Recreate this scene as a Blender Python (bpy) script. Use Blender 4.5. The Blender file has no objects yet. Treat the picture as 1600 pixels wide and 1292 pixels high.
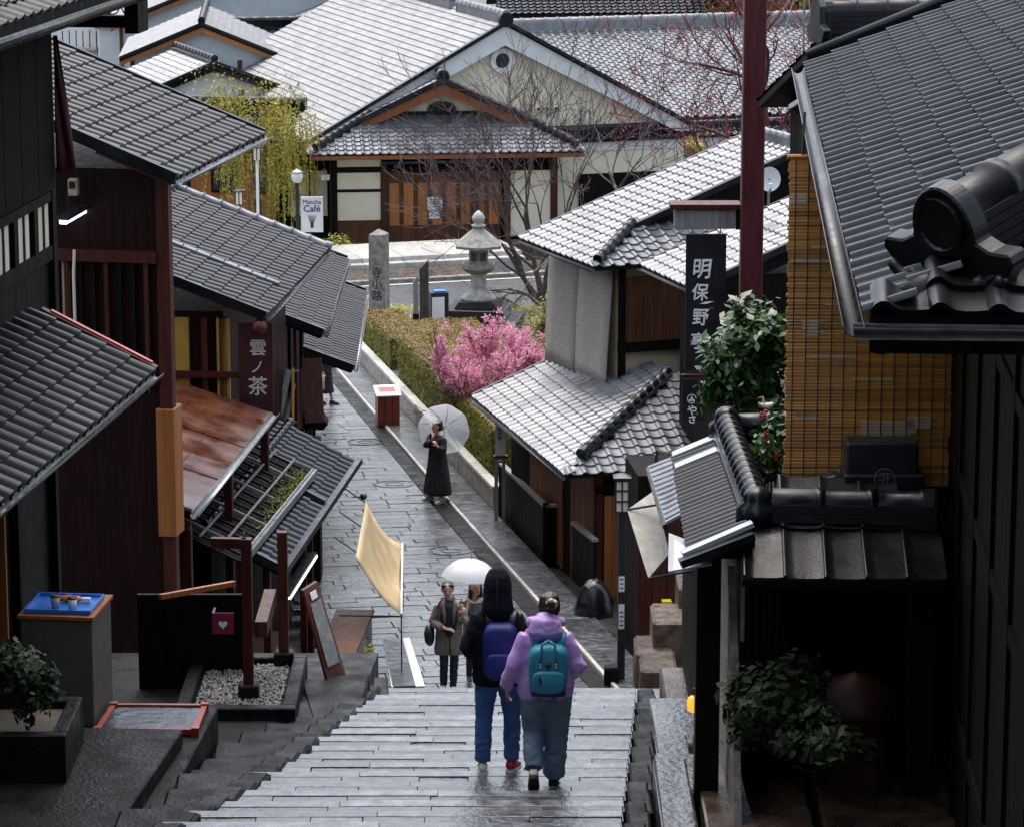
import bpy, bmesh, math, random
import numpy as np
from mathutils import Vector, Matrix, noise as mnoise
random.seed(7); RNG = np.random.default_rng(7)
scn = bpy.context.scene
COL = scn.collection
# ------------------------------------------------------------------ camera
F, PITCH, CX, CY, H = 5000.0, math.radians(12), 800.0, 646.0, 16.0
cam_d = bpy.data.cameras.new('camera'); cam = bpy.data.objects.new('camera', cam_d); COL.objects.link(cam)
cam.location = (0, 0, H); cam.rotation_euler = (math.pi/2 - PITCH, 0, 0)
cam_d.sensor_width = 36; cam_d.lens = F/1600*36; cam_d.clip_start = .3; cam_d.clip_end = 4000
scn.camera = cam
# ------------------------------------------------------------------ sky, sun, exposure
SUN_EL, SUN_AZ = math.radians(72), math.radians(-15)      # overcast, sun high behind the cloud
w = bpy.data.worlds.new('World'); scn.world = w; w.use_nodes = True
nt = w.node_tree; bg = nt.nodes['Background']
sky = nt.nodes.new('ShaderNodeTexSky'); sky.sky_type = 'NISHITA'; sky.sun_disc = False
sky.sun_elevation = SUN_EL; sky.sun_rotation = SUN_AZ; sky.dust_density = 4; sky.air_density = 1.0; sky.ozone_density = 1
hsv = nt.nodes.new('ShaderNodeHueSaturation'); hsv.inputs['Saturation'].default_value = .62
nt.links.new(sky.outputs[0], hsv.inputs['Color']); nt.links.new(hsv.outputs[0], bg.inputs[0])
bg.inputs[1].default_value = .15
sl = bpy.data.lights.new('sun', 'SUN'); sl.energy = .6; sl.angle = math.radians(70); sl.color = (1, .97, .93)
so = bpy.data.objects.new('sun', sl); COL.objects.link(so)
_d = Vector((math.sin(SUN_AZ)*math.cos(SUN_EL), math.cos(SUN_AZ)*math.cos(SUN_EL), math.sin(SUN_EL)))
so.rotation_euler = (-_d).to_track_quat('-Z', 'Y').to_euler(); so.location = (0, 60, 60)
vs = scn.view_settings; vs.view_transform = 'Standard'; vs.look = 'None'; vs.gamma = 1; vs.exposure = 1.3
# ------------------------------------------------------------------ pixel -> place
_c, _s = math.cos(PITCH), math.sin(PITCH)
CAM = np.array([0, 0, H])
def ray(px, py):
    a = (px-CX)/F; b = (CY-py)/F
    return np.array([a, _c+b*_s, -_s+b*_c])
def PD(px, py, D): return CAM + ray(px, py)*D
def PZ(px, py, z):
    r = ray(px, py); return PD(px, py, (z-H)/r[2])
def PY(px, py, Y):
    r = ray(px, py); return PD(px, py, Y/r[1])
GY = [-400, 0, 20.45, 32, 46.9, 64, 108, 200]
GZ = [40, 14.35, 8.3, 6.28, 1.55, .5, -1.8, -2.2]
def gz(Y): return float(np.interp(Y, GY, GZ))
def PG(px, py, dz=0, y0=47.0):
    r = ray(px, py); lo, hi = y0, 300
    f = lambda Y: H+r[2]*Y/r[1]-gz(Y)-dz
    for _ in range(60):
        m = (lo+hi)/2
        if f(m) > 0: lo = m
        else: hi = m
    return PD(px, py, lo/r[1])
def hdir(deg): a = math.radians(deg); return np.array([math.sin(a), math.cos(a), 0.])
def hright(deg): a = math.radians(deg); return np.array([math.cos(a), -math.sin(a), 0.])
UP = np.array([0, 0, 1.])
S2 = np.array([-.173, .985, 0]); T2 = np.array([.985, .173, 0])      # lower street: along, across
def ST(s, t, z=None):
    p = S2*s+T2*t
    p[2] = gz(p[1]) if z is None else z
    return p
# ------------------------------------------------------------------ things
def tag(o, label=None, cat=None, group=None, kind=None):
    for k, v in (('label', label), ('category', cat), ('group', group), ('kind', kind)):
        if v: o[k] = v
    return o
def thing(name, label, cat, loc, group=None):
    o = bpy.data.objects.new(name, None); COL.objects.link(o); o.location = [float(v) for v in loc]
    o.empty_display_size = .2
    return tag(o, label, cat, group)
def wloc(o):
    v = np.zeros(3)
    while o is not None: v = v+np.array(o.location); o = o.parent
    return v
def link(o, parent=None):
    COL.objects.link(o)
    if parent is not None: o.parent = parent
    return o
class MB:
    """collects faces in world coordinates; build() links them as one mesh object"""
    def __init__(s): s.v = []; s.f = []; s.n = 0
    def add(s, V, Fc):
        V = np.asarray(V, float); s.v.append(V); n = s.n
        s.f.extend([tuple(i+n for i in f) for f in Fc]); s.n += len(V); return s
    def box(s, o, ax, x0, x1, y0, y1, z0, z1):
        """box in the frame (origin o, axes ax = 3 unit vectors)"""
        o = np.asarray(o, float); X, Y, Z = ax
        V = [o+X*x+Y*y+Z*z for z in (z0, z1) for y in (y0, y1) for x in (x0, x1)]
        return s.add(V, [(0, 2, 3, 1), (4, 5, 7, 6), (0, 1, 5, 4), (2, 6, 7, 3), (0, 4, 6, 2), (1, 3, 7, 5)])
    def bar(s, a, b, wd, ht, up=UP):
        """rectangular bar from a to b"""
        a = np.asarray(a, float); b = np.asarray(b, float); d = b-a; L = np.linalg.norm(d); d = d/L
        sd = np.cross(d, up); ns = np.linalg.norm(sd)
        if ns < 1e-4: sd = np.array([1., 0, 0])
        else: sd = sd/ns
        u2 = np.cross(sd, d)
        return s.box(a, (sd, d, u2), -wd/2, wd/2, 0, L, -ht/2, ht/2)
    def tube(s, pts, r, n=8, cap=True):
        pts = [np.asarray(p, float) for p in pts]; k = len(pts)
        rr = [r]*k if np.isscalar(r) else r
        rings = []; ref = None
        for i in range(k):
            d = pts[min(i+1, k-1)]-pts[max(i-1, 0)]; d = d/(np.linalg.norm(d)+1e-9)
            if ref is None: ref = np.cross(d, [0.31, .2, 1.]) if abs(d[2]) < .98 else np.cross(d, [1., .2, 0])
            a = ref-d*np.dot(ref, d); a /= np.linalg.norm(a)+1e-9; b = np.cross(d, a); ref = a
            rings.append([pts[i]+rr[i]*(a*math.cos(2*math.pi*j/n)+b*math.sin(2*math.pi*j/n)) for j in range(n)])
        V = [p for rg in rings for p in rg]
        Fc = [(i*n+j, i*n+(j+1) % n, (i+1)*n+(j+1) % n, (i+1)*n+j) for i in range(k-1) for j in range(n)]
        if cap: Fc += [tuple(range(n))[::-1], tuple(range((k-1)*n, k*n))]
        return s.add(V, Fc)
    def loft(s, rings, cap=True):
        n = len(rings[0]); k = len(rings)
        V = [p for rg in rings for p in rg]
        Fc = [(i*n+j, i*n+(j+1) % n, (i+1)*n+(j+1) % n, (i+1)*n+j) for i in range(k-1) for j in range(n)]
        if cap: Fc += [tuple(range(n))[::-1], tuple(range((k-1)*n, k*n))]
        return s.add(V, Fc)
    def lathe(s, o, prof, n=16):
        """prof: (radius, z) pairs"""
        o = np.asarray(o, float)
        return s.loft([[o+np.array([r*math.cos(2*math.pi*j/n), r*math.sin(2*math.pi*j/n), z]) for j in range(n)] for r, z in prof])
    def slab(s, poly, vec):
        """polygon (world points) extruded by vec"""
        P = [np.asarray(p, float) for p in poly]; n = len(P); vec = np.asarray(vec, float)
        V = P+[p+vec for p in P]
        return s.add(V, [tuple(range(n))[::-1], tuple(range(n, 2*n))]+[(i, (i+1) % n, n+(i+1) % n, n+i) for i in range(n)])
    def quad(s, a, b, c, d): return s.add([a, b, c, d], [(0, 1, 2, 3)])
    def build(s, name, mat, parent=None, smooth=False, bev=0, fixn=True):
        V = np.concatenate(s.v) if s.v else np.zeros((0, 3))
        if parent is not None: V = V-wloc(parent); loc = (0, 0, 0)
        else:
            loc = (V.min(0)+V.max(0))/2; loc[2] = V[:, 2].min(); V = V-loc
        me = bpy.data.meshes.new(name); me.from_pydata(V.tolist(), [], s.f)
        if fixn:
            bm = bmesh.new(); bm.from_mesh(me); bmesh.ops.recalc_face_normals(bm, faces=bm.faces)
            if bev: bmesh.ops.bevel(bm, geom=list(bm.edges), offset=bev, segments=1, affect='EDGES', clamp_overlap=True)
            bm.to_mesh(me); bm.free()
        if smooth: me.polygons.foreach_set('use_smooth', [True]*len(me.polygons))
        me.materials.append(mat); me.update()
        o = bpy.data.objects.new(name, me); o.location = loc
        return link(o, parent)
def fast_mesh(name, V, Q, mat, parent=None, smooth=False):
    """many quads from numpy arrays"""
    V = np.asarray(V, float)
    if parent is not None: V = V-wloc(parent); loc = (0, 0, 0)
    else: loc = (V.min(0)+V.max(0))/2; loc[2] = V[:, 2].min(); V = V-loc
    me = bpy.data.meshes.new(name); Q = np.asarray(Q, np.int32); k = Q.shape[1]
    me.vertices.add(len(V)); me.vertices.foreach_set('co', V.astype(np.float32).ravel())
    me.loops.add(Q.size); me.loops.foreach_set('vertex_index', Q.ravel())
    me.polygons.add(len(Q)); me.polygons.foreach_set('loop_start', np.arange(0, Q.size, k, dtype=np.int32))
    me.polygons.foreach_set('loop_total', np.full(len(Q), k, np.int32))
    me.materials.append(mat); me.update(calc_edges=True)
    if smooth: me.polygons.foreach_set('use_smooth', np.ones(len(Q), bool))
    o = bpy.data.objects.new(name, me); o.location = loc
    return link(o, parent)
# ------------------------------------------------------------------ materials
M = {}
def mat(name, c1, c2=None, rough=.5, rvar=.1, scale=8, stretch=(1, 1, 1), bump=.15, bscale=40, metal=0, spec=.5, rand=0., emit=None, trans=0, alpha=1, sheen=0, detail=6, c3=None, rscale=None, coat=0, bstretch=None):
    m = bpy.data.materials.new(name); m.use_nodes = True; n = m.node_tree.nodes; l = m.node_tree.links
    b = n['Principled BSDF']; c2 = c2 or tuple(min(1, x*1.5) for x in c1)
    tc = n.new('ShaderNodeTexCoord'); mp = n.new('ShaderNodeMapping'); mp.inputs['Scale'].default_value = stretch
    geo = n.new('ShaderNodeNewGeometry'); l.new(geo.outputs['Position'], mp.inputs[0])
    nz = n.new('ShaderNodeTexNoise'); nz.inputs['Scale'].default_value = scale; nz.inputs['Detail'].default_value = detail
    l.new(mp.outputs[0], nz.inputs['Vector'])
    cr = n.new('ShaderNodeValToRGB'); e = cr.color_ramp.elements
    e[0].position = .3; e[0].color = (*c1, 1); e[1].position = .7; e[1].color = (*c2, 1)
    if c3: x = e.new(.52); x.color = (*c3, 1)
    l.new(nz.outputs[0], cr.inputs[0]); col = cr.outputs[0]
    if rand:
        oi = n.new('ShaderNodeObjectInfo'); mr = n.new('ShaderNodeMapRange')
        mr.inputs['To Min'].default_value = 1-rand; mr.inputs['To Max'].default_value = 1+rand
        l.new(oi.outputs['Random'], mr.inputs[0]); hv = n.new('ShaderNodeHueSaturation')
        l.new(mr.outputs[0], hv.inputs['Value']); l.new(col, hv.inputs['Color']); col = hv.outputs[0]
    l.new(col, b.inputs['Base Color'])
    n2 = n.new('ShaderNodeTexNoise'); n2.inputs['Scale'].default_value = rscale or scale*.6; n2.inputs['Detail'].default_value = 3
    l.new(mp.outputs[0], n2.inputs['Vector'])
    rr = n.new('ShaderNodeMapRange'); rr.inputs['From Min'].default_value = .3; rr.inputs['From Max'].default_value = .7
    rr.inputs['To Min'].default_value = max(.03, rough-rvar); rr.inputs['To Max'].default_value = min(1, rough+rvar)
    l.new(n2.outputs[0], rr.inputs[0]); l.new(rr.outputs[0], b.inputs['Roughness'])
    if bump:
        n3 = n.new('ShaderNodeTexNoise'); n3.inputs['Scale'].default_value = bscale; n3.inputs['Detail'].default_value = 5
        if bstretch:
            mp2 = n.new('ShaderNodeMapping'); mp2.inputs['Scale'].default_value = bstretch
            l.new(geo.outputs['Position'], mp2.inputs[0]); l.new(mp2.outputs[0], n3.inputs['Vector'])
        else: l.new(mp.outputs[0], n3.inputs['Vector'])
        bp = n.new('ShaderNodeBump'); bp.inputs['Strength'].default_value = bump; bp.inputs['Distance'].default_value = .02
        l.new(n3.outputs[0], bp.inputs['Height']); l.new(bp.outputs[0], b.inputs['Normal'])
    b.inputs['Metallic'].default_value = metal; b.inputs['Specular IOR Level'].default_value = spec
    b.inputs['Coat Weight'].default_value = coat; b.inputs['Coat Roughness'].default_value = .12
    if sheen: b.inputs['Sheen Weight'].default_value = sheen
    if trans: b.inputs['Transmission Weight'].default_value = trans
    if alpha < 1: b.inputs['Alpha'].default_value = alpha
    if emit: b.inputs['Emission Color'].default_value = (*emit[0], 1); b.inputs['Emission Strength'].default_value = emit[1]
    M[name] = m; return m
def leafmat(name, c1, c2, c3=None, rough=.45, trl=.35, scale=1.2):
    """foliage: colour varies per leaf and in clumps, light passes through"""
    m = bpy.data.materials.new(name); m.use_nodes = True; n = m.node_tree.nodes; l = m.node_tree.links
    b = n['Principled BSDF']; geo = n.new('ShaderNodeNewGeometry')
    nz = n.new('ShaderNodeTexNoise'); nz.inputs['Scale'].default_value = scale; nz.inputs['Detail'].default_value = 3
    l.new(geo.outputs['Position'], nz.inputs['Vector'])
    ad = n.new('ShaderNodeMath'); ad.operation = 'MULTIPLY_ADD'; ad.inputs[1].default_value = .55
    l.new(geo.outputs['Random Per Island'], ad.inputs[0])
    mu = n.new('ShaderNodeMath'); mu.operation = 'MULTIPLY'; mu.inputs[1].default_value = .5; l.new(nz.outputs[0], mu.inputs[0])
    l.new(mu.outputs[0], ad.inputs[2])
    cr = n.new('ShaderNodeValToRGB'); e = cr.color_ramp.elements
    e[0].position = .15; e[0].color = (*c1, 1); e[1].position = .85; e[1].color = (*(c3 or c2), 1)
    if c3: x = e.new(.5); x.color = (*c2, 1)
    l.new(ad.outputs[0], cr.inputs[0]); l.new(cr.outputs[0], b.inputs['Base Color']); b.inputs['Roughness'].default_value = rough
    t = n.new('ShaderNodeBsdfTranslucent'); l.new(cr.outputs[0], t.inputs['Color'])
    mx = n.new('ShaderNodeMixShader'); mx.inputs[0].default_value = trl
    l.new(b.outputs[0], mx.inputs[1]); l.new(t.outputs[0], mx.inputs[2]); l.new(mx.outputs[0], n['Material Output'].inputs['Surface'])
    M[name] = m; return m
# wet fired-clay roof tile
mat('tile', (.005, .006, .0075), (.016, .018, .022), .2, .09, 3, bump=.05, bscale=30, spec=.38, rand=.55)
mat('tile_dark', (.004, .0045, .005), (.012, .013, .015), .36, .14, 4, bump=.1, bscale=30, spec=.35, rand=.5)
mat('tile_sheen', (.07, .075, .083), (.17, .178, .19), .28, .14, 2.0, bump=.08, bscale=30, spec=.8, rand=.25)  # sky sheen on wet slopes put into a paler base colour
mat('tile_far', (.14, .148, .157), (.23, .24, .25), .38, .12, 3, bump=.1, bscale=30, spec=.7, rand=.2)  # distant roofs: reflected sky brightness put into the clay colour
mat('deck', (.005, .004, .004), (.012, .01, .009), .7, .1, spec=.2)
mat('wood_dark', (.0035, .0026, .0022), (.011, .0075, .006), .6, .12, 3, (6, 6, .4), bump=.25, bscale=14, spec=.1)
mat('wood_maroon', (.007, .0022, .0016), (.022, .0065, .0045), .55, .12, 3, (6, 6, .4), bump=.3, bscale=14, spec=.15)
mat('wood_red', (.04, .009, .005), (.09, .02, .011), .45, .12, 3, (6, 6, .4), bump=.15, bscale=14, rand=.2, spec=.3)
mat('wood_brown', (.05, .018, .008), (.12, .046, .02), .45, .12, 3, (8, 8, .4), bump=.2, bscale=14, rand=.2, spec=.3)
mat('wood_warm', (.13, .04, .012), (.25, .085, .026), .42, .12, 3, (8, 8, .4), bump=.25, bscale=14, rand=.25, spec=.4)
mat('wood_orange', (.26, .085, .02), (.42, .15, .035), .45, .12, 2, (8, 8, .3), bump=.2, bscale=14, rand=.15)
mat('wood_grey', (.16, .15, .14), (.3, .285, .27), .6, .12, 3, (8, 8, .5), bump=.25, bscale=20, rand=.2)
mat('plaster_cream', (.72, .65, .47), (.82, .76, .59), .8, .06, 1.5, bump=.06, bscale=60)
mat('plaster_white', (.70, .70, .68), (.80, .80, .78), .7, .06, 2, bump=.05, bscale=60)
mat('plaster_tan', (.40, .33, .2), (.5, .43, .29), .8, .06, 3, bump=.06)  # plaster in a darker tan than the cream
mat('plaster_blue', (.42, .47, .47), (.5, .55, .55), .6, .06, 2, bump=.04)
mat('yellow_post', (.42, .22, .03), (.55, .32, .06), .5, .1, 4, (5, 5, .5))
mat('stone', (.028, .030, .033), (.15, .155, .162), .17, .13, 7, bump=.45, bscale=22, rand=.4, rscale=1.5, detail=9, spec=.9)
mat('stone_step', (.018, .02, .022), (.10, .104, .11), .19, .15, 11, bump=.6, bscale=20, rand=.45, rscale=1.6, detail=9, spec=.9)
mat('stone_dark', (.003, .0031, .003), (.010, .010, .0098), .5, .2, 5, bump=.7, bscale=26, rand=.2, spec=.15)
mat('stone_pale', (.34, .33, .30), (.52, .51, .48), .6, .15, 5, bump=.5, bscale=30, c3=(.42, .41, .37), rand=.15)
mat('stone_moss', (.13, .125, .10), (.34, .33, .30), .6, .15, 7, bump=.6, bscale=30, c3=(.24, .23, .2), rand=.15)
mat('stone_brown', (.035, .024, .018), (.13, .09, .065), .3, .2, 6, bump=.5, bscale=30, rand=.25)
mat('granite_black', (.012, .012, .012), (.03, .03, .03), .2, .1, 20, bump=.05)
mat('joint', (.02, .02, .02), (.045, .043, .04), .4, .2, 4, bump=.4)
mat('earth', (.05, .04, .028), (.11, .09, .06), .8, .1, 2, bump=.6, bscale=20)
mat('asphalt', (.05, .052, .055), (.085, .087, .09), .38, .12, 6, bump=.4, bscale=120)
mat('paint_white', (.7, .7, .68), (.8, .8, .78), .5, .1, 3, bump=.05)
mat('metal_white', (.34, .37, .40), (.48, .51, .54), .3, .12, 6, bump=.08, bscale=8)
mat('metal_dark', (.012, .013, .015), (.028, .03, .033), .35, .12, 10, bump=.08)
mat('metal_grey', (.2, .21, .22), (.34, .35, .36), .32, .1, 10, metal=.6, bump=.06)
mat('copper', (.04, .013, .007), (.11, .035, .016), .26, .17, 3.2, bump=.25, bscale=3, spec=.55, rscale=1.6)
mat('pole_red', (.055, .006, .009), (.09, .012, .015), .45, .1, 4, (4, 4, .5), bump=.08)
mat('red_box', (.16, .02, .012), (.26, .04, .022), .4, .1, 5, (5, 5, .6), bump=.1)
mat('red_bright', (.45, .03, .012), (.6, .06, .02), .3, .1, 5, bump=.05)
mat('sign_black', (.006, .005, .008), (.012, .010, .014), .45, .1, 5, bump=.04)
mat('ink_white', (.78, .78, .78), (.85, .85, .85), .6, .05, 5, bump=0)
mat('ink_black', (.02, .02, .025), (.04, .04, .05), .6, .05, 5, bump=0)
mat('ink_blue', (.03, .035, .10), (.05, .06, .16), .6, .05, 5, bump=0)
mat('ink_brown', (.10, .05, .02), (.14, .07, .03), .6, .05, 5, bump=0)
mat('blue_paint', (.02, .13, .5), (.04, .2, .65), .35, .1, 5, bump=.02)
mat('glass_dark', (.015, .018, .02), (.03, .035, .04), .08, .03, 5, bump=0, spec=.6)
mat('tube_lamp', (.8, .8, .8), (.85, .85, .85), .4, .05, 5, bump=0, emit=((.9, .95, 1), 1.2))
mat('lamp_glow', (.8, .75, .6), (.85, .8, .7), .5, .05, 5, bump=0)
mat('orange_glow', (.8, .25, .03), (.9, .35, .05), .5, .05, 5, bump=0, emit=((1, .3, .03), .7))
mat('bark', (.028, .022, .018), (.075, .062, .05), .75, .1, 6, (3, 3, .8), bump=.6, bscale=12)
mat('bark_lichen', (.06, .055, .045), (.30, .29, .25), .8, .1, 7, bump=.7, bscale=14, c3=(.13, .12, .09))
mat('twig', (.045, .026, .024), (.10, .06, .055), .7, .1, 6, bump=0)
mat('twig_red', (.045, .014, .015), (.08, .026, .026), .7, .1, 6, bump=0)
# ------------------------------------------------------------------ roofs
_tile_cache = {}
PROF = {'bar': [(0, -.75), (.09, -.2), (.17, .45), (.27, .88), (.38, 1), (.49, .88), (.59, .45), (.68, -.25), (.8, -.85), (.9, -1.0), (1.0, -.75)],
        'plate_back': [(0, 0), (.08, .03), (.2, .08), (.4, .18), (.6, .3), (.8, .52), (.9, .8), (.955, 1.06), (.994, 1.0), (1.0, -.3)],
        'plate': [(0, -.3), (.006, 1.0), (.045, 1.06), (.1, .8), (.2, .52), (.4, .3), (.6, .18), (.8, .08), (.92, .03), (1.0, 0)],
        'wave': [(0, 0), (.06, .55), (.14, .92), (.22, 1), (.30, .82), (.38, .35), (.48, .02), (.66, -.12), (.86, -.08), (1.02, .06)],
        'flat': [(0, 0), (.02, .55), (.06, .6), (.11, .4), (.16, .05), (.3, -.02), (.55, -.08), (.8, -.04), (.97, .12), (1.01, .14)],
        'round': [(0, 0), (.04, .9), (.14, 1.7), (.25, 2), (.36, 1.7), (.46, .9), (.5, 0), (.7, -.1), (.9, -.05), (1.0, 0)]}
def tile_geo(wd, ln, amp, lip, prof):
    P = PROF[prof]; n = len(P); V = []; Q = []
    L = ln*1.12
    for y, zo in ((0, lip), (L*.5, lip*.5), (L, 0)):
        V += [(x*wd, y, a*amp+zo) for x, a in P]
    for r in range(2):
        Q += [(r*n+i, r*n+i+1, (r+1)*n+i+1, (r+1)*n+i) for i in range(n-1)]
    b = len(V)
    V += [(x*wd, 0, a*amp+lip) for x, a in P]+[(x*wd, .004, a*amp+lip-max(lip, .018)*1.05) for x, a in P]
    Q += [(b+i+1, b+i, b+n+i, b+n+i+1) for i in range(n-1)]
    return np.array(V, float), np.array(Q, np.int32)
def pip(P, x, y):
    c = False; n = len(P); j = n-1
    for i in range(n):
        if (P[i][1] > y) != (P[j][1] > y) and x < (P[j][0]-P[i][0])*(y-P[i][1])/(P[j][1]-P[i][1])+P[i][0]: c = not c
        j = i
    return c
def clip_poly(P, axis, lo, hi):
    for val, keep in ((lo, 1), (hi, -1)):
        out = []
        for i in range(len(P)):
            a, b = P[i], P[(i+1) % len(P)]; da = (a[axis]-val)*keep; db = (b[axis]-val)*keep
            if da >= 0: out.append(a)
            if da*db < 0:
                t = da/(da-db); out.append((a[0]+(b[0]-a[0])*t, a[1]+(b[1]-a[1])*t))
        P = out
        if not P: break
    return P
def roof_plane(parent, A, B, up, poly=None, wd=.28, ln=.24, amp=.03, lip=.03, m='tile', prof='wave', limit=300, thick=.07, jit=.006, far=False):
    """tiled slope: eave A->B, up = vector square to the eave reaching the ridge; poly = world outline (default the full rectangle).
    Makes a roof part (deck) under parent with roof_tile children (or one stuff child)"""
    A = np.asarray(A, float); B = np.asarray(B, float); up = np.asarray(up, float)
    U = B-A; LU = np.linalg.norm(U); U = U/LU; up = up-U*np.dot(up, U); LV = np.linalg.norm(up); Vv = up/LV
    N = np.cross(U, Vv)
    if N[2] < 0: A, B, U = B, A, -U; N = np.cross(U, Vv)
    poly = [A, B, B+up, A+up] if poly is None else [np.asarray(p, float) for p in poly]
    P2 = [(np.dot(p-A, U), np.dot(p-A, Vv)) for p in poly]
    d = MB().slab([A+U*x+Vv*y-N*.012 for x, y in P2], -N*thick).build('roof', M['deck'], parent)
    us = [p[0] for p in P2]; vvs = [p[1] for p in P2]
    nu = max(1, round((max(us)-min(us))/wd)); wd = (max(us)-min(us))/nu; nv = int(math.ceil((max(vvs)-min(vvs))/ln))
    items = []
    for j in range(nv):
        y = min(vvs)+j*ln
        strip = clip_poly(P2, 1, y+.02, y+ln)
        if not strip: continue
        xa, xb = min(p[0] for p in strip), max(p[0] for p in strip)
        for i in range(nu):
            x = min(us)+i*wd
            if x+wd*.5 < xa or x+wd*.5 > xb: continue
            if not pip(P2, x+wd*.5, min(y+ln*.5, max(vvs)-.01)): continue
            items.append((x, y))
    pos = [A+U*x+Vv*(y-.03) for x, y in items]
    order = sorted(range(len(items)), key=lambda k: np.linalg.norm(pos[k]-CAM))
    key = (round(wd, 3), ln, amp, lip, prof, m)
    G = tile_geo(wd, ln, amp, lip, prof); R = np.stack([U, Vv, N], 1)
    near = [] if far else order[:limit]; rest = order if far else order[limit:]
    if near:
        if key not in _tile_cache:
            me = bpy.data.meshes.new('roof_tile'); me.from_pydata(G[0].tolist(), [], G[1].tolist()); me.materials.append(M[m])
            me.polygons.foreach_set('use_smooth', [True]*len(me.polygons)); _tile_cache[key] = me
        me = _tile_cache[key]; off = wloc(d)
        for k in near:
            o = bpy.data.objects.new('roof_tile', me); p = pos[k]-off+N*random.uniform(0, jit)+U*random.uniform(-jit, jit)*.6+Vv*random.uniform(-jit, jit)
            a = random.uniform(-.012, .012); Rm = R @ np.array([[math.cos(a), -math.sin(a), 0], [math.sin(a), math.cos(a), 0], [0, 0, 1]])
            mt = Matrix([[*Rm[0], p[0]], [*Rm[1], p[1]], [*Rm[2], p[2]], [0, 0, 0, 1]]); o.matrix_basis = mt
            COL.objects.link(o); o.parent = d
    if rest:
        n = len(G[0]); V = np.concatenate([G[0] @ R.T + pos[k]+N*random.uniform(0, jit)+Vv*random.uniform(-jit, jit) for k in rest])
        Q = np.concatenate([G[1]+n*i for i in range(len(rest))])
        o = fast_mesh('roof_tiles', V, Q, M[m], d, True); o['kind'] = 'stuff'
    return d
_cap_cache = {}
def ridge(parent, a, b, r=.1, base=.12, seg=.3, m='tile', wid=None, ends=(True, True), objs=True):
    """ridge: layered base course and a row of half-round cap tiles, round end tiles"""
    a = np.asarray(a, float); b = np.asarray(b, float); d = b-a; L = np.linalg.norm(d); d = d/L
    sd = np.cross(d, UP); sd /= np.linalg.norm(sd); u = np.cross(sd, d); wid = wid or r*1.7
    mb = MB(); k = max(1, int(base/.05))
    for i in range(k):
        q = wid/2*(1.08-.12*i/max(1, k-1)); z0 = base*i/k; mb.box(a, (sd, d, u), -q, q, 0, L, z0, z0+base/k-.006)
    mb.box(a, (sd, d, u), -wid*.42, wid*.42, .01, L-.01, -.06, base)
    rb = mb.build('ridge', M[m], parent)
    n = max(1, round(L/seg)); sg = L/n; key = (round(r, 3), round(sg, 3), m)
    if key not in _cap_cache:
        c = MB(); K = 9
        def ring(y, rr): return [np.array([-math.cos(math.pi*j/(K-1))*rr, y, math.sin(math.pi*j/(K-1))*rr]) for j in range(K)]
        prof = [(0, r*1.0), (sg*.8, r*.96), (sg*.82, r*1.1), (sg*1.0, r*1.1), (sg*1.001, r*.9)]
        V = [p for y, rr in prof for p in ring(y, rr)]
        c.add(V, [(i*K+j, (i+1)*K+j, (i+1)*K+j+1, i*K+j+1) for i in range(len(prof)-1) for j in range(K-1)])
        me = bpy.data.meshes.new('ridge_tile'); me.from_pydata(np.concatenate(c.v).tolist(), [], c.f); me.materials.append(M[m])
        me.polygons.foreach_set('use_smooth', [True]*len(me.polygons)); _cap_cache[key] = me
    R = np.stack([sd, d, u], 1); off = wloc(rb)
    for i in range(n):
        o = bpy.data.objects.new('ridge_tile', _cap_cache[key]); p = a+d*sg*i+u*(base-.005)-off
        o.matrix_basis = Matrix([[*R[0], p[0]], [*R[1], p[1]], [*R[2], p[2]], [0, 0, 0, 1]]); COL.objects.link(o); o.parent = rb
    for e, p, dd in ((ends[0], a, -d), (ends[1], b, d)):
        if e:
            t = MB(); c0 = p+u*base
            t.loft([[c0+dd*x+(sd*math.cos(2*math.pi*j/14)+u*math.sin(2*math.pi*j/14))*rr for j in range(14)] for x, rr in ((-.05, r*1.1), (.03, r*1.15), (.06, r*1.1), (.062, r*.8), (.05, r*.75))])
            t.box(p+dd*.02, (sd, dd, u), -wid*.6, wid*.6, -.02, .03, -.05, base)
            t.build('ridge_end', M[m], rb)
    return rb
def gutter(parent, a, b, r=.06, m='metal_dark', drop=.02):
    a = np.asarray(a, float)-UP*drop; b = np.asarray(b, float)-UP*drop; d = b-a; d /= np.linalg.norm(d); sd = np.cross(d, UP); sd /= np.linalg.norm(sd)
    K = 8; out = []
    for rr in (r, r*.88):
        for p in (a, b): out.append([p+sd*rr*math.cos(math.pi+math.pi*j/(K-1))+UP*rr*math.sin(math.pi+math.pi*j/(K-1)) for j in range(K)])
    V = [p for rg in out for p in rg]; Fc = []
    for j in range(K-1): Fc += [(j, j+1, K+j+1, K+j), (2*K+j, 3*K+j, 3*K+j+1, 2*K+j+1), (j, 2*K+j, 2*K+j+1, j+1), (K+j, K+j+1, 3*K+j+1, 3*K+j)]
    Fc += [(0, K, 3*K, 2*K), (K-1, 3*K-1, 4*K-1, 2*K-1)]
    return MB().add(V, Fc).build('gutter', M[m], parent, smooth=True)
def rafters(parent, A, B, up, n, sec=.07, m='wood_brown', out=.02, frac=.5):
    """rafter ends under an eave, each a part"""
    A = np.asarray(A, float); B = np.asarray(B, float); up = np.asarray(up, float)
    for i in range(n):
        p = A+(B-A)*(i+.5)/n-UP*.14
        MB().bar(p+up*out, p+up*frac, sec, sec).build('rafter', M[m], parent)
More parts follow.
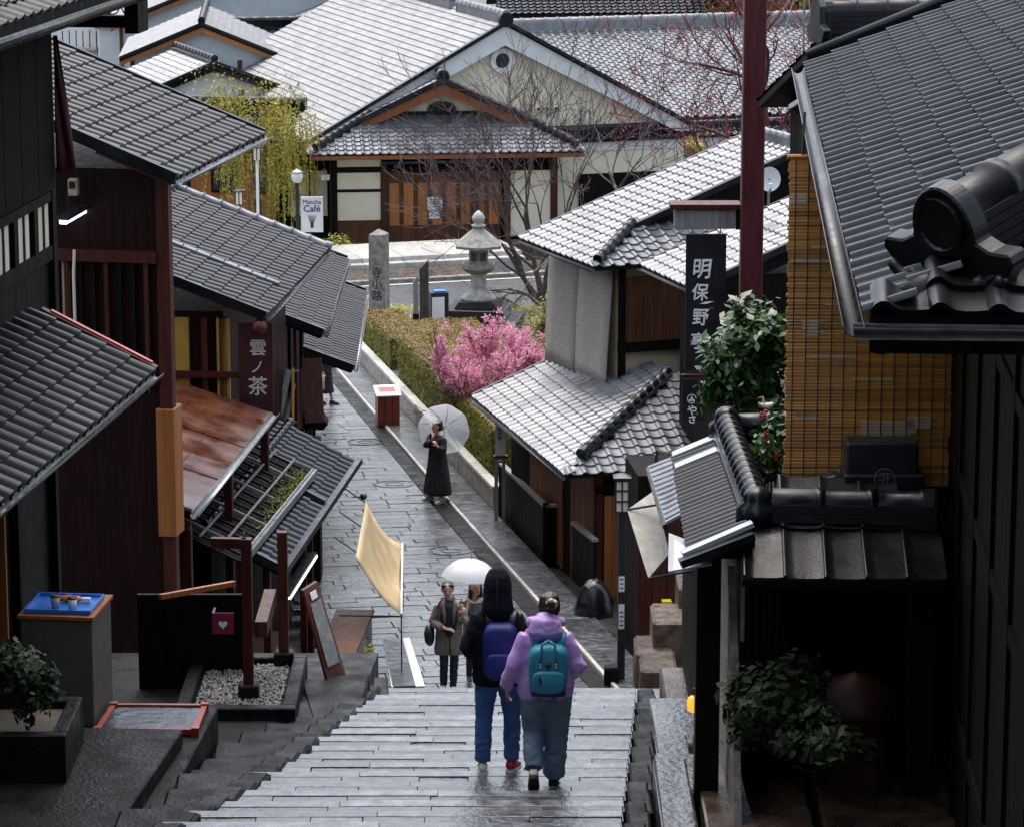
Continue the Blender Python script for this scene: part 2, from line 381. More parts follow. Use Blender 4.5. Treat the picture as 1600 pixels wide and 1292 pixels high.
# ------------------------------------------------------------------ ground, steps, street
def struct(o): o['kind'] = 'structure'; return o
xs = [-2500, -400, -80, -30, -12, -6, 0, 6, 12, 30, 80, 400, 2500]; ys = [-400, 0, 20.4, 25, 32, 46.9, 64, 85, 108, 140, 200, 600, 3500]
V = [(x, y, gz(y)-(.45 if y < 47 else .12)) for y in ys for x in xs]; n = len(xs)
struct(MB().add(V, [(j*n+i, j*n+i+1, (j+1)*n+i+1, (j+1)*n+i) for j in range(len(ys)-1) for i in range(n-1)]).build('ground', M['joint'], fixn=False))
def stone_geo(x0, x1, y0, y1, z0, z1, c=.012, j=.008, fr=None):
    """paving stone with a chamfered worn rim; fr maps (x, y) to the world plane"""
    r = lambda: random.uniform(-j, j)
    q = [(x0+abs(r()), y0+abs(r())), (x1-abs(r()), y0+abs(r())), (x1-abs(r()), y1-abs(r())), (x0+abs(r()), y1-abs(r()))]
    cx, cy = (x0+x1)/2, (y0+y1)/2
    inn = [(x+math.copysign(c, cx-x), y+math.copysign(c, cy-y)) for x, y in q]
    tz = [z1+r()*.5 for _ in range(4)]
    V = [(x, y, z0) for x, y in q]+[(x, y, z1-c) for x, y in q]+[(x, y, t) for (x, y), t in zip(inn, tz)]
    Fc = [(i, (i+1) % 4, 4+(i+1) % 4, 4+i) for i in range(4)]+[(4+i, 4+(i+1) % 4, 8+(i+1) % 4, 8+i) for i in range(4)]+[(8, 9, 10, 11)]
    if fr: V = [fr(*p) for p in V]
    return np.array(V, float), Fc
def stone(parent, name, m, *a, **k):
    V, Fc = stone_geo(*a, **k); return MB().add(V, Fc).build(name, M[m], parent, fixn=False)
XL = lambda Y: float(np.interp(Y, [20, 23, 25.5, 27.7, 31.8, 40], [-3.2, -2.6, -2.12, -1.8, -1.35, -1.3]))
XR = lambda Y: 1.26-(31.5-Y)*.053
stp = struct(thing('stone_steps', '', '', (0, 26, 6)))
# the visible flight: deep treads, each a smooth nosing course and a rough infill course
for k in range(22):
    y1 = 32-.525*k; z = 6.28+.092*k
    for (a, b, lo, hi, mm, dz) in ((y1-.15, y1, .8, 1.9, 'stone', 0), (y1-.525, y1-.156, .4, 1.0, 'stone_step', .0)):
        x = XL((a+b)/2)-random.uniform(.0, .25)
        while x < XR(b)-.05:
            w_ = random.uniform(lo, hi); x2 = min(x+w_, XR(b))
            if XR(b)-x2 < .25: x2 = XR(b)
            stone(stp, 'step_stone', mm, x+.001, x2-.001, a+.004, b-.003, z-.3, z+dz+random.uniform(-.007, .007), c=.003, j=.003)
            x = x2
# slanted kerb stones and side slabs right of the flight
for k in range(10):
    y1 = 31.9-1.05*k; z = 6.28+.184*k
    for i in range(2): stone(stp, 'kerb_stone', 'stone_dark', XR(y1)+.01, XR(y1)+.2, y1-.525*(i+1)+.01, y1-.525*i, z-.4, z+.03+.09*i, c=.02, j=.015)
for (x0, x1, y0, y1, z) in ((1.5, 2.0, 29.9, 31.6, 6.62), (1.32, 2.02, 28.3, 29.8, 6.86), (1.3, 1.62, 27.1, 28.2, 7.0), (1.64, 2.05, 27.0, 28.2, 7.1), (1.25, 2.1, 25.9, 26.95, 7.22), (1.15, 1.45, 22.9, 25.3, 7.72), (1.5, 2.35, 23.3, 25.3, 7.74), (2.4, 3.6, 22.6, 25.2, 7.8), (2.2, 3.6, 25.4, 27.2, 7.5)):
    stone(stp, 'side_slab', 'stone_step' if x0 < 1.49 else 'stone_brown', x0, x1, y0, y1, z-.9, z, c=.02, j=.02)
# the steep lower flight (hidden behind the crest) and the flight up to the camera
mb = MB()
for k in range(28):
    y0 = 32+.532*k; mb.box((0, 0, 0), np.eye(3), -1.7, 1.9, y0+.004, y0+.532, 6.28-.169*(k+1)-.5, 6.28-.169*(k+1)+(.0 if k else -.0))
mb.build('lower_flight', M['stone'], stp)
mb = MB()
for k in range(41):
    y1 = 20.4-.5*k; mb.box((0, 0, 0), np.eye(3), -4.5, XR(y1)+.3, y1-.5+.004, y1, 8.3+.148*k-.6, 8.3+.148*(k+1))
mb.build('upper_flight', M['stone'], stp)
# shop forecourts on the left
fc = struct(thing('shop_forecourt', '', '', (-4, 27, 7)))
EX = np.eye(3)
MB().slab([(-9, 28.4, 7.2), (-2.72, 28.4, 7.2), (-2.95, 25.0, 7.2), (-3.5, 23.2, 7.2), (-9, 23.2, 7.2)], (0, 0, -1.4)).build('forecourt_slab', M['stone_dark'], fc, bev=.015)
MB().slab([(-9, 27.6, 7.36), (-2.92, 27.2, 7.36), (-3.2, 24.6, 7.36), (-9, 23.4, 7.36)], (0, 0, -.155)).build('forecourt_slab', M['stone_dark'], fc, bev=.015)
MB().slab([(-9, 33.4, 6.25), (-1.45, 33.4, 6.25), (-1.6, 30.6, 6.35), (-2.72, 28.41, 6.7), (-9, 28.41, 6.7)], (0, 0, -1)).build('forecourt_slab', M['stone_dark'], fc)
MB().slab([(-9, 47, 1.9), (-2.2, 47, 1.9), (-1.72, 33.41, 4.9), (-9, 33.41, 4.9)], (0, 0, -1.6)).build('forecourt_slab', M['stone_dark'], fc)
# rough stones between the flight and the forecourt
y = 31.6
while y > 23.5:
    d = random.uniform(.5, .8); xa = XL(y); xb = float(np.interp(y, [23, 25, 28.4, 32], [-3.6, -2.98, -2.75, -1.7]))
    z = gz(y)-.06
    if xa-xb > .15: stone(stp, 'edge_stone', 'stone_dark', xb, xa-.01, y-d+.01, y, z-.5, z+random.uniform(-.02, .05), c=.03, j=.04)
    y -= d
# kerb of dark rough stones along the left edge of the flight
ys_ = list(np.arange(31.9, 22.6, -.42))
for q0, q1 in zip(ys_[:-1], ys_[1:]):
    a_ = np.array([XL(q0)-.02, q0, 0]); b_ = np.array([XL(q1)-.02, q1, 0]); dd_ = (b_-a_)/np.linalg.norm(b_-a_); nn_ = np.array([dd_[1], -dd_[0], 0])
    zz = gz((q0+q1)/2)+.0
    stone(stp, 'kerb_stone', 'stone_dark', -.02, .24, .01, float(np.linalg.norm(b_-a_))-.01, zz-.5, zz+random.uniform(-.01, .015), c=.03, j=.018, fr=lambda x, y, z, a_=a_, dd_=dd_, nn_=nn_: a_+nn_*x*(1 if nn_[0] < 0 else -1)+dd_*y+UP*z)
# lower street paving
SL = lambda s: float(np.interp(s, [45, 50, 56, 64, 75, 92, 100], [6.1, 6.2, 6.55, 7.2, 8.0, 8.2, 8.2]))-.35
stt = struct(thing('street', '', '', (-1, 60, .5)))
def frs(x, y, z): p = ST(y, x); p[2] += z; return p
items = []; s_ = 46.3; row = 0
while s_ < 91:
    d = random.uniform(.36, .5); t = SL(s_)-random.uniform(0, .7)
    while t < 9.42:
        w_ = random.uniform(.55, 1.15); t2 = min(t+w_, 9.45)
        if 9.45-t2 < .25: t2 = 9.45
        items.append((t+.003, t2-.003, s_+.017, s_+d-.017)); t = t2+.001
    s_ += d
rest = MB()
for i, (a, b, c_, d_) in enumerate(items):
    z = random.uniform(-.006, .006)
    if i < 300: stone(stt, 'paving_stone', 'stone', a, b, c_, d_, -.12, z, c=.006, j=.005, fr=frs)
    else: rest.add(*stone_geo(a, b, c_, d_, -.12, z, c=.006, j=.005, fr=frs))
tag(rest.build('paving_stones', M['stone'], stt, fixn=False), kind='stuff')
s_ = 46.6; 
while s_ < 90:
    d = random.uniform(1.1, 1.5)
    stone(stt, 'channel_slab', 'stone_dark', 9.46, 9.80, s_+.005, s_+d-.005, -.12, -.015, c=.01, j=.006, fr=frs)
    stone(stt, 'channel_kerb', 'stone_pale', 9.81, 9.885, s_+.002, s_+d-.002, -.12, .035, c=.012, j=.006, fr=frs)
    stone(stt, 'pavement_slab', 'stone', 9.89, 10.56, s_+.005, s_+d-.005, -.12, .02, c=.01, j=.008, fr=frs)
    s_ += d
# round covers set in the paving
for px, py, r in ((571, 690, .42), (616, 756, .42), (704, 860, .43)):
    p = PG(px, py); c_ = MocN = None
    mb = MB()
    for rr0, rr1, zz in ((r, r*.95, .008), (r*.45, r*.42, .007)):
        ring = lambda rad, z: [np.array([p[0]+rad*math.cos(2*math.pi*j/28), p[1]+rad*math.sin(2*math.pi*j/28), 0]) for j in range(28)]
        R4 = []
        for rad, z in ((rr0, -.03), (rr0, zz), (rr1, zz), (rr1, -.03)):
            R4.append([np.array([q[0], q[1], gz(q[1])+z]) for q in ring(rad, z)])
        mb.loft(R4, cap=False)
    mb.build('round_cover', M['joint'], stt)
# drain grating by the left shop
gp = [PG(598, 1000), PG(640, 997), PG(664, 1073), PG(612, 1075)]
nrm = UP*.02
mb = MB().slab([p+UP*.012 for p in gp], UP*.006); mb.build('drain_plate', M['paint_white'], stt)
g0 = [p+UP*.02 for p in gp]
for i in range(9):
    a = g0[0]+(g0[1]-g0[0])*(.08+.075*i); b = g0[3]+(g0[2]-g0[3])*(.08+.075*i)
    MB().bar(a, b, .045, .02).build('grating_bar', M['metal_dark'], stt)
# cross road, kerb and pavement in front of the hall
W2 = hright(-18); V2 = hdir(-18)
R0 = np.array([-3.0, 98.5, 0])
def RW(a, b, z): p = R0+W2*a+V2*b; p[2] = z; return p
struct(MB().slab([RW(-60, -3.6, -1.2), RW(60, -3.6, -1.2), RW(60, 4.2, -1.5), RW(-60, 4.2, -1.5)], (0, 0, -.3)).build('road', M['asphalt']))
struct(MB().slab([RW(-60, 3.7, -1.467), RW(60, 3.7, -1.467), RW(60, 3.85, -1.475), RW(-60, 3.85, -1.475)], (0, 0, .004)).build('road_marking', M['paint_white']))
pv = struct(thing('pavement', '', '', RW(0, 6, -1.5)))
for i in range(-26, 28):
    stone(pv, 'kerb_stone', 'stone_moss', i*.9, i*.9+.89, 4.25, 4.5, -1.8, -1.38, c=.02, j=.01, fr=lambda x, y, z: RW(x, y, z))
    stone(pv, 'pavement_slab', 'stone_brown' if i % 5 else 'stone', i*.9, i*.9+.89, 4.52, 6.6, -1.8, -1.4, c=.01, j=.006, fr=lambda x, y, z: RW(x, y, z))
for k, (b0, z) in enumerate(((6.62, -1.25), (7.0, -1.1))):
    for i in range(-3, 7): stone(pv, 'step_stone', 'stone_pale', i*1.4-4, i*1.4-2.61, b0, b0+3, -1.9, z, c=.02, j=.01, fr=lambda x, y, z: RW(x, y, z))
# garden terrace between street and road, behind a low stone wall
tp = [ST(61.5, 10.75, 1.0), ST(61.5, 26, 1.0), ST(91.5, 26, -.55), ST(91.5, 10.75, -.55)]
struct(MB().slab(tp, (0, 0, -1.2)).build('garden_bed', M['earth']))
lw = thing('low_stone_wall', 'low grey stone wall along the street below the clipped hedge', 'wall', ST(72, 10.65))
s_ = 62.4
while s_ < 90:
    d = random.uniform(1.3, 1.7); m_ = 'stone_moss'
    z0 = gz(ST(s_, 10.6)[1])
    stone(lw, 'wall_block', m_, 10.57, 10.74, s_+.006, s_+d-.006, -.2, .42, c=.015, j=.008, fr=frs)
    stone(lw, 'coping_stone', 'stone_pale', 10.55, 10.77, s_+.004, s_+d-.004, .422, .50, c=.015, j=.006, fr=frs)
    s_ += d
# ------------------------------------------------------------------ left row of shops
def edge(near, far, z):
    A = PZ(*near, z); B = PZ(*far, z); d = B-A; d /= np.linalg.norm(d); return A, B, d, np.array([d[1], -d[0], 0.])
def vertical_boards(parent, o, ax, x0, x1, z0, z1, n, m, name='board', th=.03, gap=.008, y=0):
    """boards standing side by side on the plane y of frame (o, ax)"""
    w_ = (x1-x0)/n
    for i in range(n): MB().box(o, ax, x0+w_*i+gap/2, x0+w_*(i+1)-gap/2, y-th, y+random.uniform(0, .006), z0, z1).build(name, M[m], parent)
# --- nearest shop: upper wall with reed screen, dark pent roof, open shop below
A, B, d, r = edge((0, 785), (240, 580), 9.7)
h1 = thing('wooden_shop', 'dark two storey wooden shop with reed screen and black pent roof above the counter', 'shop', (-6, 29, 7.2))
A2 = A-d*3.0; run, rise = 1.17, .57
upv = -r*run+UP*rise
roof_plane(h1, A2, B, upv, m='tile_dark', amp=.06, prof='bar', lip=.024, ln=.28)
gutter(h1, A2+r*.05, B+r*.05, .055)
MB().bar(B-UP*.03, B+upv-UP*.02, .10, .17).build('barge_board', M['wood_red'], h1)
MB().bar(B+d*.03+UP*.06+upv*.02, B+d*.03+upv*.9+UP*.07, .06, .04).build('red_flashing', M['red_bright'], h1)
MB().bar(B-UP*.17-r*.05, B-UP*.17-r*1.2, .1, .12).build('beam', M['wood_dark'], h1)
ax = (r, d, UP); O = B+d*1.0; O[2] = 0        # far end of the upper wall
O = B-r*1.22+d*.75; O[2] = 0
MB().box(O, ax, -5, 0, -9, 0, 9.9, 13.5).build('upper_wall', M['wood_dark'], h1)
MB().box(O, ax, -5, -.02, -9, -.02, 6.8, 9.9).build('lower_wall', M['deck'], h1)  # solid near-black block: darkness of the open shop put into its colour
MB().box(O, ax, -.02, .06, -.12, .02, 9.6, 13.3).build('corner_post', M['wood_dark'], h1)
MB().box(O, ax, 0, .05, -9, -.12, 10.72, 10.86).build('sill_beam', M['wood_dark'], h1)
MB().box(O, ax, 0, .05, -9, -.12, 11.32, 11.42).build('head_beam', M['wood_dark'], h1)
for i in range(5):
    wn = MB().box(O, ax, .0, .02, -.62-.75*i, -.16-.75*i, 10.86, 11.32).build('window', M['plaster_cream'], h1)
    MB().box(O, ax, .021, .04, -.40-.75*i, -.37-.75*i, 10.86, 11.32).build('mullion', M['wood_red'], wn)
    MB().box(O, ax, .0, .045, -.78-.75*i, -.64-.75*i, 10.86, 11.32).build('window_post', M['wood_dark'], h1)
# upper eave with gutter
e0 = O+r*.98; 
MB().box(O, ax, -4, 1.0, -9, .28, 13.5, 13.56).build('eave_boarding', M['wood_dark'], h1)
MB().box(O, ax, .96, 1.04, -9, .3, 13.36, 13.58).build('fascia', M['wood_dark'], h1)
for i in range(10): MB().box(O, ax, -.3, .95, -.1-.45*i, -.03-.45*i, 13.4, 13.5).build('rafter', M['wood_dark'], h1)
gutter(h1, O+r*1.12-d*9+UP*13.5, O+r*1.12+d*.3+UP*13.5, .06)
roof_plane(h1, O+r*1.05-d*9+UP*13.58, O+r*1.05+d*.3+UP*13.58, -r*3+UP*1.3, m='tile_dark', limit=60)
MB().box(O, ax, -.1, 1.0, .0, .12, 13.08, 13.2).build('hanging_beam', M['wood_dark'], h1)
MB().box(O, ax, .9, 1.04, -.3, .14, 13.05, 13.5).build('eave_bracket', M['wood_dark'], h1)
for k in range(4):
    q0, q1 = .15+.2*k, .42+.17*k
    pts = [O+r*(q0+(q1-q0)*t+.04*math.sin(9*t+k))+d*(.1+.03*k)+UP*(13.46-(.16+.05*k)*math.sin(math.pi*t)) for t in np.linspace(0, 1, 11)]
    MB().tube(pts, .008, 5, False).build('cable', M['metal_dark'], h1, smooth=True)
# lower shop front: posts and warm boards
for yy in (-.25, -1.7, -3.4): MB().box(O, ax, -.05, .07, yy-.12, yy, 6.7, 9.8).build('post', M['wood_dark'], h1)
for i in range(7): MB().box(O, ax, -.9+.14*i+.01, -.9+.14*(i+1)-.01, -2.32, -2.28, 7.3, 9.85).build('board', M['wood_orange' if i > 4 else 'wood_brown'], h1)
MB().box(O, ax, -2.2, 0, -2.6, -2.5, 7.2, 9.3).build('red_banner', M['wood_red'], h1)
rs = thing('reed_screen', 'dark reed screen hung on the upper wall of the nearest shop', 'screen', O+UP*11.5+r*.1)
for i in range(5):
    MB().box(O, ax, .07, .085, -.7-.62*i, -.1-.62*i, 11.45, 13.05).build('screen_panel', mat('reed_dark', (.008, .007, .006), (.02, .018, .016), .85, .1, 6, (2, 2, 60), spec=.1, bump=.6, bscale=8, bstretch=(2, 2, 60)) if 'reed_dark' not in M else M['reed_dark'], rs)
MB().tube([O+r*.08-d*3.2+UP*13.06, O+r*.08+UP*13.06], .025, 8).build('head_rail', M['wood_dark'], rs)
rc = thing('red_curtain', 'narrow dark red cloth strip hanging at the corner of the nearest shop', 'curtain', O+UP*11.6)
mb = MB(); rows = []
for i, z in enumerate(np.linspace(13.0, 11.6, 9)):
    wd = .05+.16*(i/8); rows.append([O+r*(.09+wd*f)+d*(-.03+.02*math.sin(f*9+z*4))+UP*z for f in np.linspace(0, 1, 7)])
n = 7; V = [p for rw in rows for p in rw]
mb.add(V, [(i*n+j, i*n+j+1, (i+1)*n+j+1, (i+1)*n+j) for i in range(8) for j in range(6)])
cl = mb.build('cloth', M['pole_red'], rc, smooth=True, fixn=False); sm = cl.modifiers.new('s', 'SOLIDIFY'); sm.thickness = .006
# --- second shop: high tiled roof
A, B, d, r = edge((275, 280), (412, 212), 10.5)
h2 = thing('tall_shop', 'tall dark wooden shop with glossy black tiled roof and a brown metal awning', 'shop', (-6, 42, 4))
A2 = A-d*.0; upv = -r*4.4+UP*1.78
roof_plane(h2, A2, B, upv, amp=.062, prof='bar', lip=.024, jit=.008, ln=.29)
MB().bar(A-d*.03+UP*.02, A-d*.03+upv+UP*.02, .07, .13).build('verge', M['tile_dark'], h2)
MB().bar(B+d*.03+UP*.02, B+d*.03+upv+UP*.02, .07, .13).build('verge', M['tile_dark'], h2)
gutter(h2, A+r*.06-d*.05, B+r*.06+d*.1, .055, 'metal_grey')
rafters(h2, A, B, upv, 9, .07, 'wood_brown', .03, .25)
ax = (r, d, UP); O = A-r*.27+d*.45; O[2] = 0; LN = float(np.linalg.norm(B-A))
MB().slab([O+UP*2, O+d*(LN-.6)-r*1.3+UP*2, O+d*(LN-.6)-r*6+UP*2, O-r*6+UP*2], UP*8.55).build('wall', M['wood_maroon'], h2)
MB().box(O, ax, -.12, .05, -.06, .1, 2, 10.5).build('corner_post', M['wood_red'], h2)
MB().box(O, ax, -3, -.12, -.10, -.002, 9.35, 9.5).build('beam', M['wood_red'], h2)
MB().box(O, ax, -3, -.12, -.10, -.002, 7.75, 7.9).build('beam', M['wood_dark'], h2)
for i in range(3):
    x = -1.55+.2*i-.25
    MB().box(O, ax, x, x+.1, -.03, -.002, 7.9, 9.33).build('plaster_panel', M['plaster_tan'], h2)
for i in range(16):
    x = -2.95+.177*i
    MB().box(O, ax, x, x+.055, -.075, -.01, 7.9, 9.35).build('slat', M['wood_dark' if i % 3 else 'wood_red'], h2)
MB().tube([O+r*-1.22-d*.1+UP*7.6, O+r*-1.22-d*.1+UP*9.2, O+r*-1.2-d*.1+UP*9.5], .022, 6).build('downpipe', M['plaster_cream'], h2)
MB().box(O, ax, -.17, .07, -.1, .3, 5.75, 7.45).build('end_board', M['wood_orange'], h2, bev=.01)
# strip lamp and white unit under its eave
tl = thing('strip_lamp', 'bright fluorescent strip lamp under the tall shop roof', 'lamp', O+r*-1.1-d*.3+UP*9.6)
a, b = PY(98, 348, O[1]-.3), PY(143, 322, O[1]+.4)
MB().bar(a, b, .1, .05).build('tube', M['tube_lamp'], tl); MB().bar(a+UP*.05, b+UP*.05, .16, .05).build('reflector', M['metal_dark'], tl)
for q in (.2, .8): MB().tube([a+(b-a)*q+UP*.06, a+(b-a)*q+UP*.34], .01, 5).build('hanger', M['metal_dark'], tl)
mu = thing('meter_box', 'small pale grey meter box on the tall shop wall', 'box', PY(116, 308, O[1]))
p = PY(108, 306, O[1]-.06); MB().box(p, (r, d, UP), 0, .12, -.05, .06, 0, .22).build('case', M['plaster_tan'], mu, bev=.01); MB().box(p, (r, d, UP), .02, .1, -.06, -.05, .1, .19).build('window', M['glass_dark'], mu)
# metal awning of the second shop
A, B, d, r = edge((300, 800), (425, 645), 5.5)
upn = -r*1.75+UP*.56
aw = MB().slab([A, B, B+upn, A+upn], (0, 0, -.04)).build('metal_awning', M['copper'], h2)
for f in (.33, .66): MB().bar(A+upn*f+UP*.006, B+upn*f+UP*.006, .02, .014).build('seam', M['copper'], aw)
for f in (.3, .62): MB().bar(A+(B-A)*f+UP*.006, A+(B-A)*f+upn+UP*.006, .016, .012).build('seam', M['copper'], aw)
gutter(h2, A+r*.05-d*.1, B+r*.05+d*.1, .06, 'metal_grey')
MB().tube([A-d*.04+UP*.02, A-d*.04+upn*1.0+UP*.06], .05, 8).build('verge_pipe', M['wood_red'], h2)
MB().bar(A-d*.1-UP*.16, A-d*.1+upn-UP*.16, .1, .14).build('verge_board', M['wood_red'], h2)
MB().box(A-r*1.9, (r, d, UP), -3, 0, .2, 7.0, -5, .5).build('lower_wall', M['wood_dark'], h2)
for q in (.02, .5, .98): p = A+(B-A)*q-r*.1; MB().box(p, (r, d, UP), -.06, .06, -.06, .06, gz(p[1])-p[2]-.6, -.04).build('post', M['wood_red'], h2)
# --- third shop
A, B, d, r = edge((415, 495), (510, 392), 7.0)
h3 = thing('tea_shop', 'dark wooden tea shop with grey tiled roof, round ridge tiles and yellow posts', 'shop', (-6, 53, 1))
upv = -r*2.85+UP*1.08
roof_plane(h3, A, B, upv, amp=.062, prof='bar', lip=.024, jit=.008, m='tile', ln=.29)
ridge(h3, A+upv*.97-d*.1, B+upv*.97+d*.15, .10, .22, m='tile')
MB().bar(A-d*.04+UP*.02, A-d*.04+upv+UP*.02, .09, .16).build('verge', M['tile_dark'], h3)
ridge(h3, B+d*.06+upv*1.0, B+d*.06, .085, .07, .34, m='tile_sheen')
q = A+(B-A)*.33+UP*.075
for i in range(11): MB().box(q+upv*(.05+.08*i), (d, upv/np.linalg.norm(upv), np.cross(d, -upv/np.linalg.norm(upv))), -.08, .08, 0, .23, -.05, .03).build('snow_tile', M['tile_sheen'], h3, bev=.01)
gutter(h3, A+r*.06, B+r*.06+d*.1, .055, 'metal_dark')
roof_plane(h3, A+upv+r*.02, B+upv+r*.02, -r*-1.0*-2.8-UP*1.05, limit=1, far=True)   # rear slope
ax = (r, d, UP); O = A-r*.75+d*.4; O[2] = 0; LN = float(np.linalg.norm(B-A))
MB().box(O, ax, -5, 0, 0, LN-.4, 0, 7.0).build('wall', M['wood_maroon'], h3)
for x, m_, wd in ((float(np.dot(PY(285, 560, O[1])-O, r)), 'yellow_post', .22), (float(np.dot(PY(350, 560, O[1])-O, r)), 'yellow_post', .2), (-.3, 'wood_red', .1), (0, 'wood_red', .12)):
    MB().box(O, ax, x-wd/2, x+wd/2, -.08, -.002, 4.2, 6.9).build('post', M[m_], h3)
MB().box(O, ax, -3, .3, -.16, -.082, 5.95, 6.05).build('rail', M['red_bright' if 0 else 'pole_red'], h3)
for i in range(4): MB().box(O, ax, -1.6+.13*i, -1.55+.13*i, -.05, -.002, 4.2, 6.9).build('slat', M['wood_dark'], h3)
MB().lathe(A-UP*.28-r*.1, [(0.001, 0), (.1, .02), (.13, .1), (.1, .2), (.04, .24), (.001, .25)], 12).build('eave_lantern', M['pole_red'], h3, smooth=True)
# --- fourth and fifth shops down the row
def row_house(name, label, near, far, z, run, rise, inset, m='tile', g='metal_dark'):
    A, B, d, r = edge(near, far, z); h = thing(name, label, 'shop', A-r*2-UP*(z-gz(A[1])))
    upv = -r*run+UP*rise
    roof_plane(h, A, B, upv, amp=.06, prof='bar', lip=.024, m=m, ln=.29); ridge(h, A+upv*.97, B+upv*.97, .09, .16, m=m)
    MB().bar(A-d*.04+UP*.03, A-d*.04+upv+UP*.03, .12, .16).build('verge', M['tile_dark'], h)
    MB().bar(B+d*.04+UP*.03, B+d*.04+upv+UP*.03, .09, .14).build('verge', M['tile_dark'], h)
    gutter(h, A+r*.05, B+r*.05, .05, g); rafters(h, A, B, upv, 14, .06, 'wood_dark', .03, .4)
    ax = (r, d, UP); O = A-r*inset+d*.25; O[2] = 0; LN = float(np.linalg.norm(B-A)); g0 = gz(A[1])
    MB().box(O, ax, -4, 0, 0, LN-.3, -.6, z-.02).build('wall', M['wood_dark'], h)
    for i in range(5): MB().box(O, ax, -.06, .06, LN*i/5, LN*i/5+.12, -.5, z-.05).build('post', M['wood_red' if i % 2 else 'wood_dark'], h)
    return h, A, B, d, r, O, ax, LN
h4 = row_house('narrow_shop', 'narrow wooden shop with steep grey tiled eave next down from the tea shop', (505, 522), (542, 408), 5.4, 2.2, .85, .9)
h5 = row_house('corner_shop', 'low wooden shop with pale gutter at the bend of the street', (552, 577), (571, 458), 3.2, 1.9, .72, 1.2, g='metal_grey')
# --- lower roofs in front of the tea shop
A, B, d, r = edge((385, 865), (490, 735), 4.4)
pg = thing('slatted_awning', 'mossy black slatted timber awning beneath the brown metal awning', 'awning', A-r*.5-UP*2.6)
upv = -r*.95+UP*.44; A2 = A-d*.3
MB().slab([A2-UP*.05, B-UP*.05, B+upv-UP*.05, A2+upv-UP*.05], (0, 0, -.03)).build('board_deck', M['wood_dark'], pg)
N_ = np.cross(d, -upv); N_ = N_/np.linalg.norm(N_); N_ = N_*np.sign(N_[2])
for i in range(16):
    p = A2+(B-A2)*(i+.5)/16
    MB().bar(p-UP*.01, p+upv-UP*.01, .035, .035).build('batten', M['wood_grey' if i % 4 == 1 else 'wood_dark'], pg)
for f in (.02, .34, .66): MB().bar(A2+upv*f+N_*.03, B+upv*f+N_*.03, .03, .025).build('cross_batten', M['wood_grey'], pg)
MB().bar(A2+r*.04-UP*.02, B+r*.04-UP*.02, .05, .1).build('front_board', M['metal_grey'], pg)
for q in (.03, .97):
    p = A2+(B-A2)*q-r*.05; MB().box(p, (r, d, UP), -.05, .05, -.05, .05, gz(p[1])-p[2]-.3, -.06).build('post', M['wood_red'], pg)
MB().box(A2-r*1.0, (r, d, UP), -1, 0, .3, 5, -2.5, .3).build('back_wall', M['wood_dark'], pg)
def leaf_quads(P, Nn, size, asp=1.6, jit=1.0):
    """one quad per point, random turn"""
    P = np.asarray(P, float); n = len(P); a = RNG.normal(size=(n, 3)); a /= np.linalg.norm(a, axis=1)[:, None]
    if Nn is not None: a = a*jit+np.asarray(Nn); a /= np.linalg.norm(a, axis=1)[:, None]
    b = RNG.normal(size=(n, 3)); b -= a*(a*b).sum(1)[:, None]; b /= np.linalg.norm(b, axis=1)[:, None]; c = np.cross(a, b)
    sz = size*RNG.uniform(.6, 1.3, n)[:, None]; b *= sz*asp*.5; c *= sz*.5
    V = np.stack([P-b, P-c*.9+b*.1, P+b, P+c*.9+b*.1], 1).reshape(-1, 3); Q = np.arange(4*n).reshape(-1, 4)
    return V, Q
leafmat('leaf_moss', (.05, .06, .012), (.16, .17, .03), (.26, .24, .04), .7, .1)
pp = np.array([A2+(B-A2)*RNG.beta(4, 2)+upv*abs(RNG.normal(0, .16))+N_*.03 for _ in range(700)])
o = fast_mesh('moss', *leaf_quads(pp, None, .035, 1.2), M['leaf_moss'], pg); o['kind'] = 'stuff'
# tiled pent roofs along the street
A, B, d, r = edge((440, 892), (556, 722), 4.0)
h6 = thing('street_stall', 'small street front stall with black tiled pent roof and dark verge boards', 'stall', A-r*.6-UP*2.4)
upv = -r*1.12+UP*.58
roof_plane(h6, A, B, upv, amp=.062, prof='bar', lip=.024, jit=.008, ln=.29)
MB().bar(A-d*.05+UP*.05, A-d*.05+upv+UP*.05, .1, .12).build('verge_board', M['metal_dark'], h6)
MB().bar(A+r*.06-d*.05+UP*.03, B+r*.06+UP*.03, .10, .10).build('eave_board', M['metal_dark'], h6)
MB().bar(A+(B-A)*.55+UP*.09, A+(B-A)*.55+upv+UP*.09, .12, .08).build('cross_board', M['metal_dark'], h6)
ridge(h6, A+upv, B+upv, .07, .08)
MB().box(A-r*1.1, (r, d, UP), -.8, 0, .3, 7, -2.8, .5).build('back_wall', M['wood_dark'], h6)
for q in (.06, .5): p = A+(B-A)*q-r*.3; MB().box(p, (r, d, UP), -.05, .05, -.05, .05, gz(p[1])-p[2]-.2, -.05).build('post', M['wood_red'], h6)
MB().box(A-r*.6+d*.2, (r, d, UP), -.25, .25, 0, 2.2, -2.4, -1.6).build('counter', M['wood_brown'], h6, bev=.02)
# strip lamp under the stall eave
tl = thing('strip_lamp', 'white strip lamp at the near eave corner of the street stall', 'lamp', PD(468, 900, 46.3))
a, b = PZ(449, 934, 3.55), PZ(491, 868, 3.62)
MB().bar(a, b, .10, .04).build('tube', M['tube_lamp'], tl); MB().bar(a+UP*.04-r*.03, b+UP*.04-r*.03, .14, .04).build('reflector', M['metal_dark'], tl)
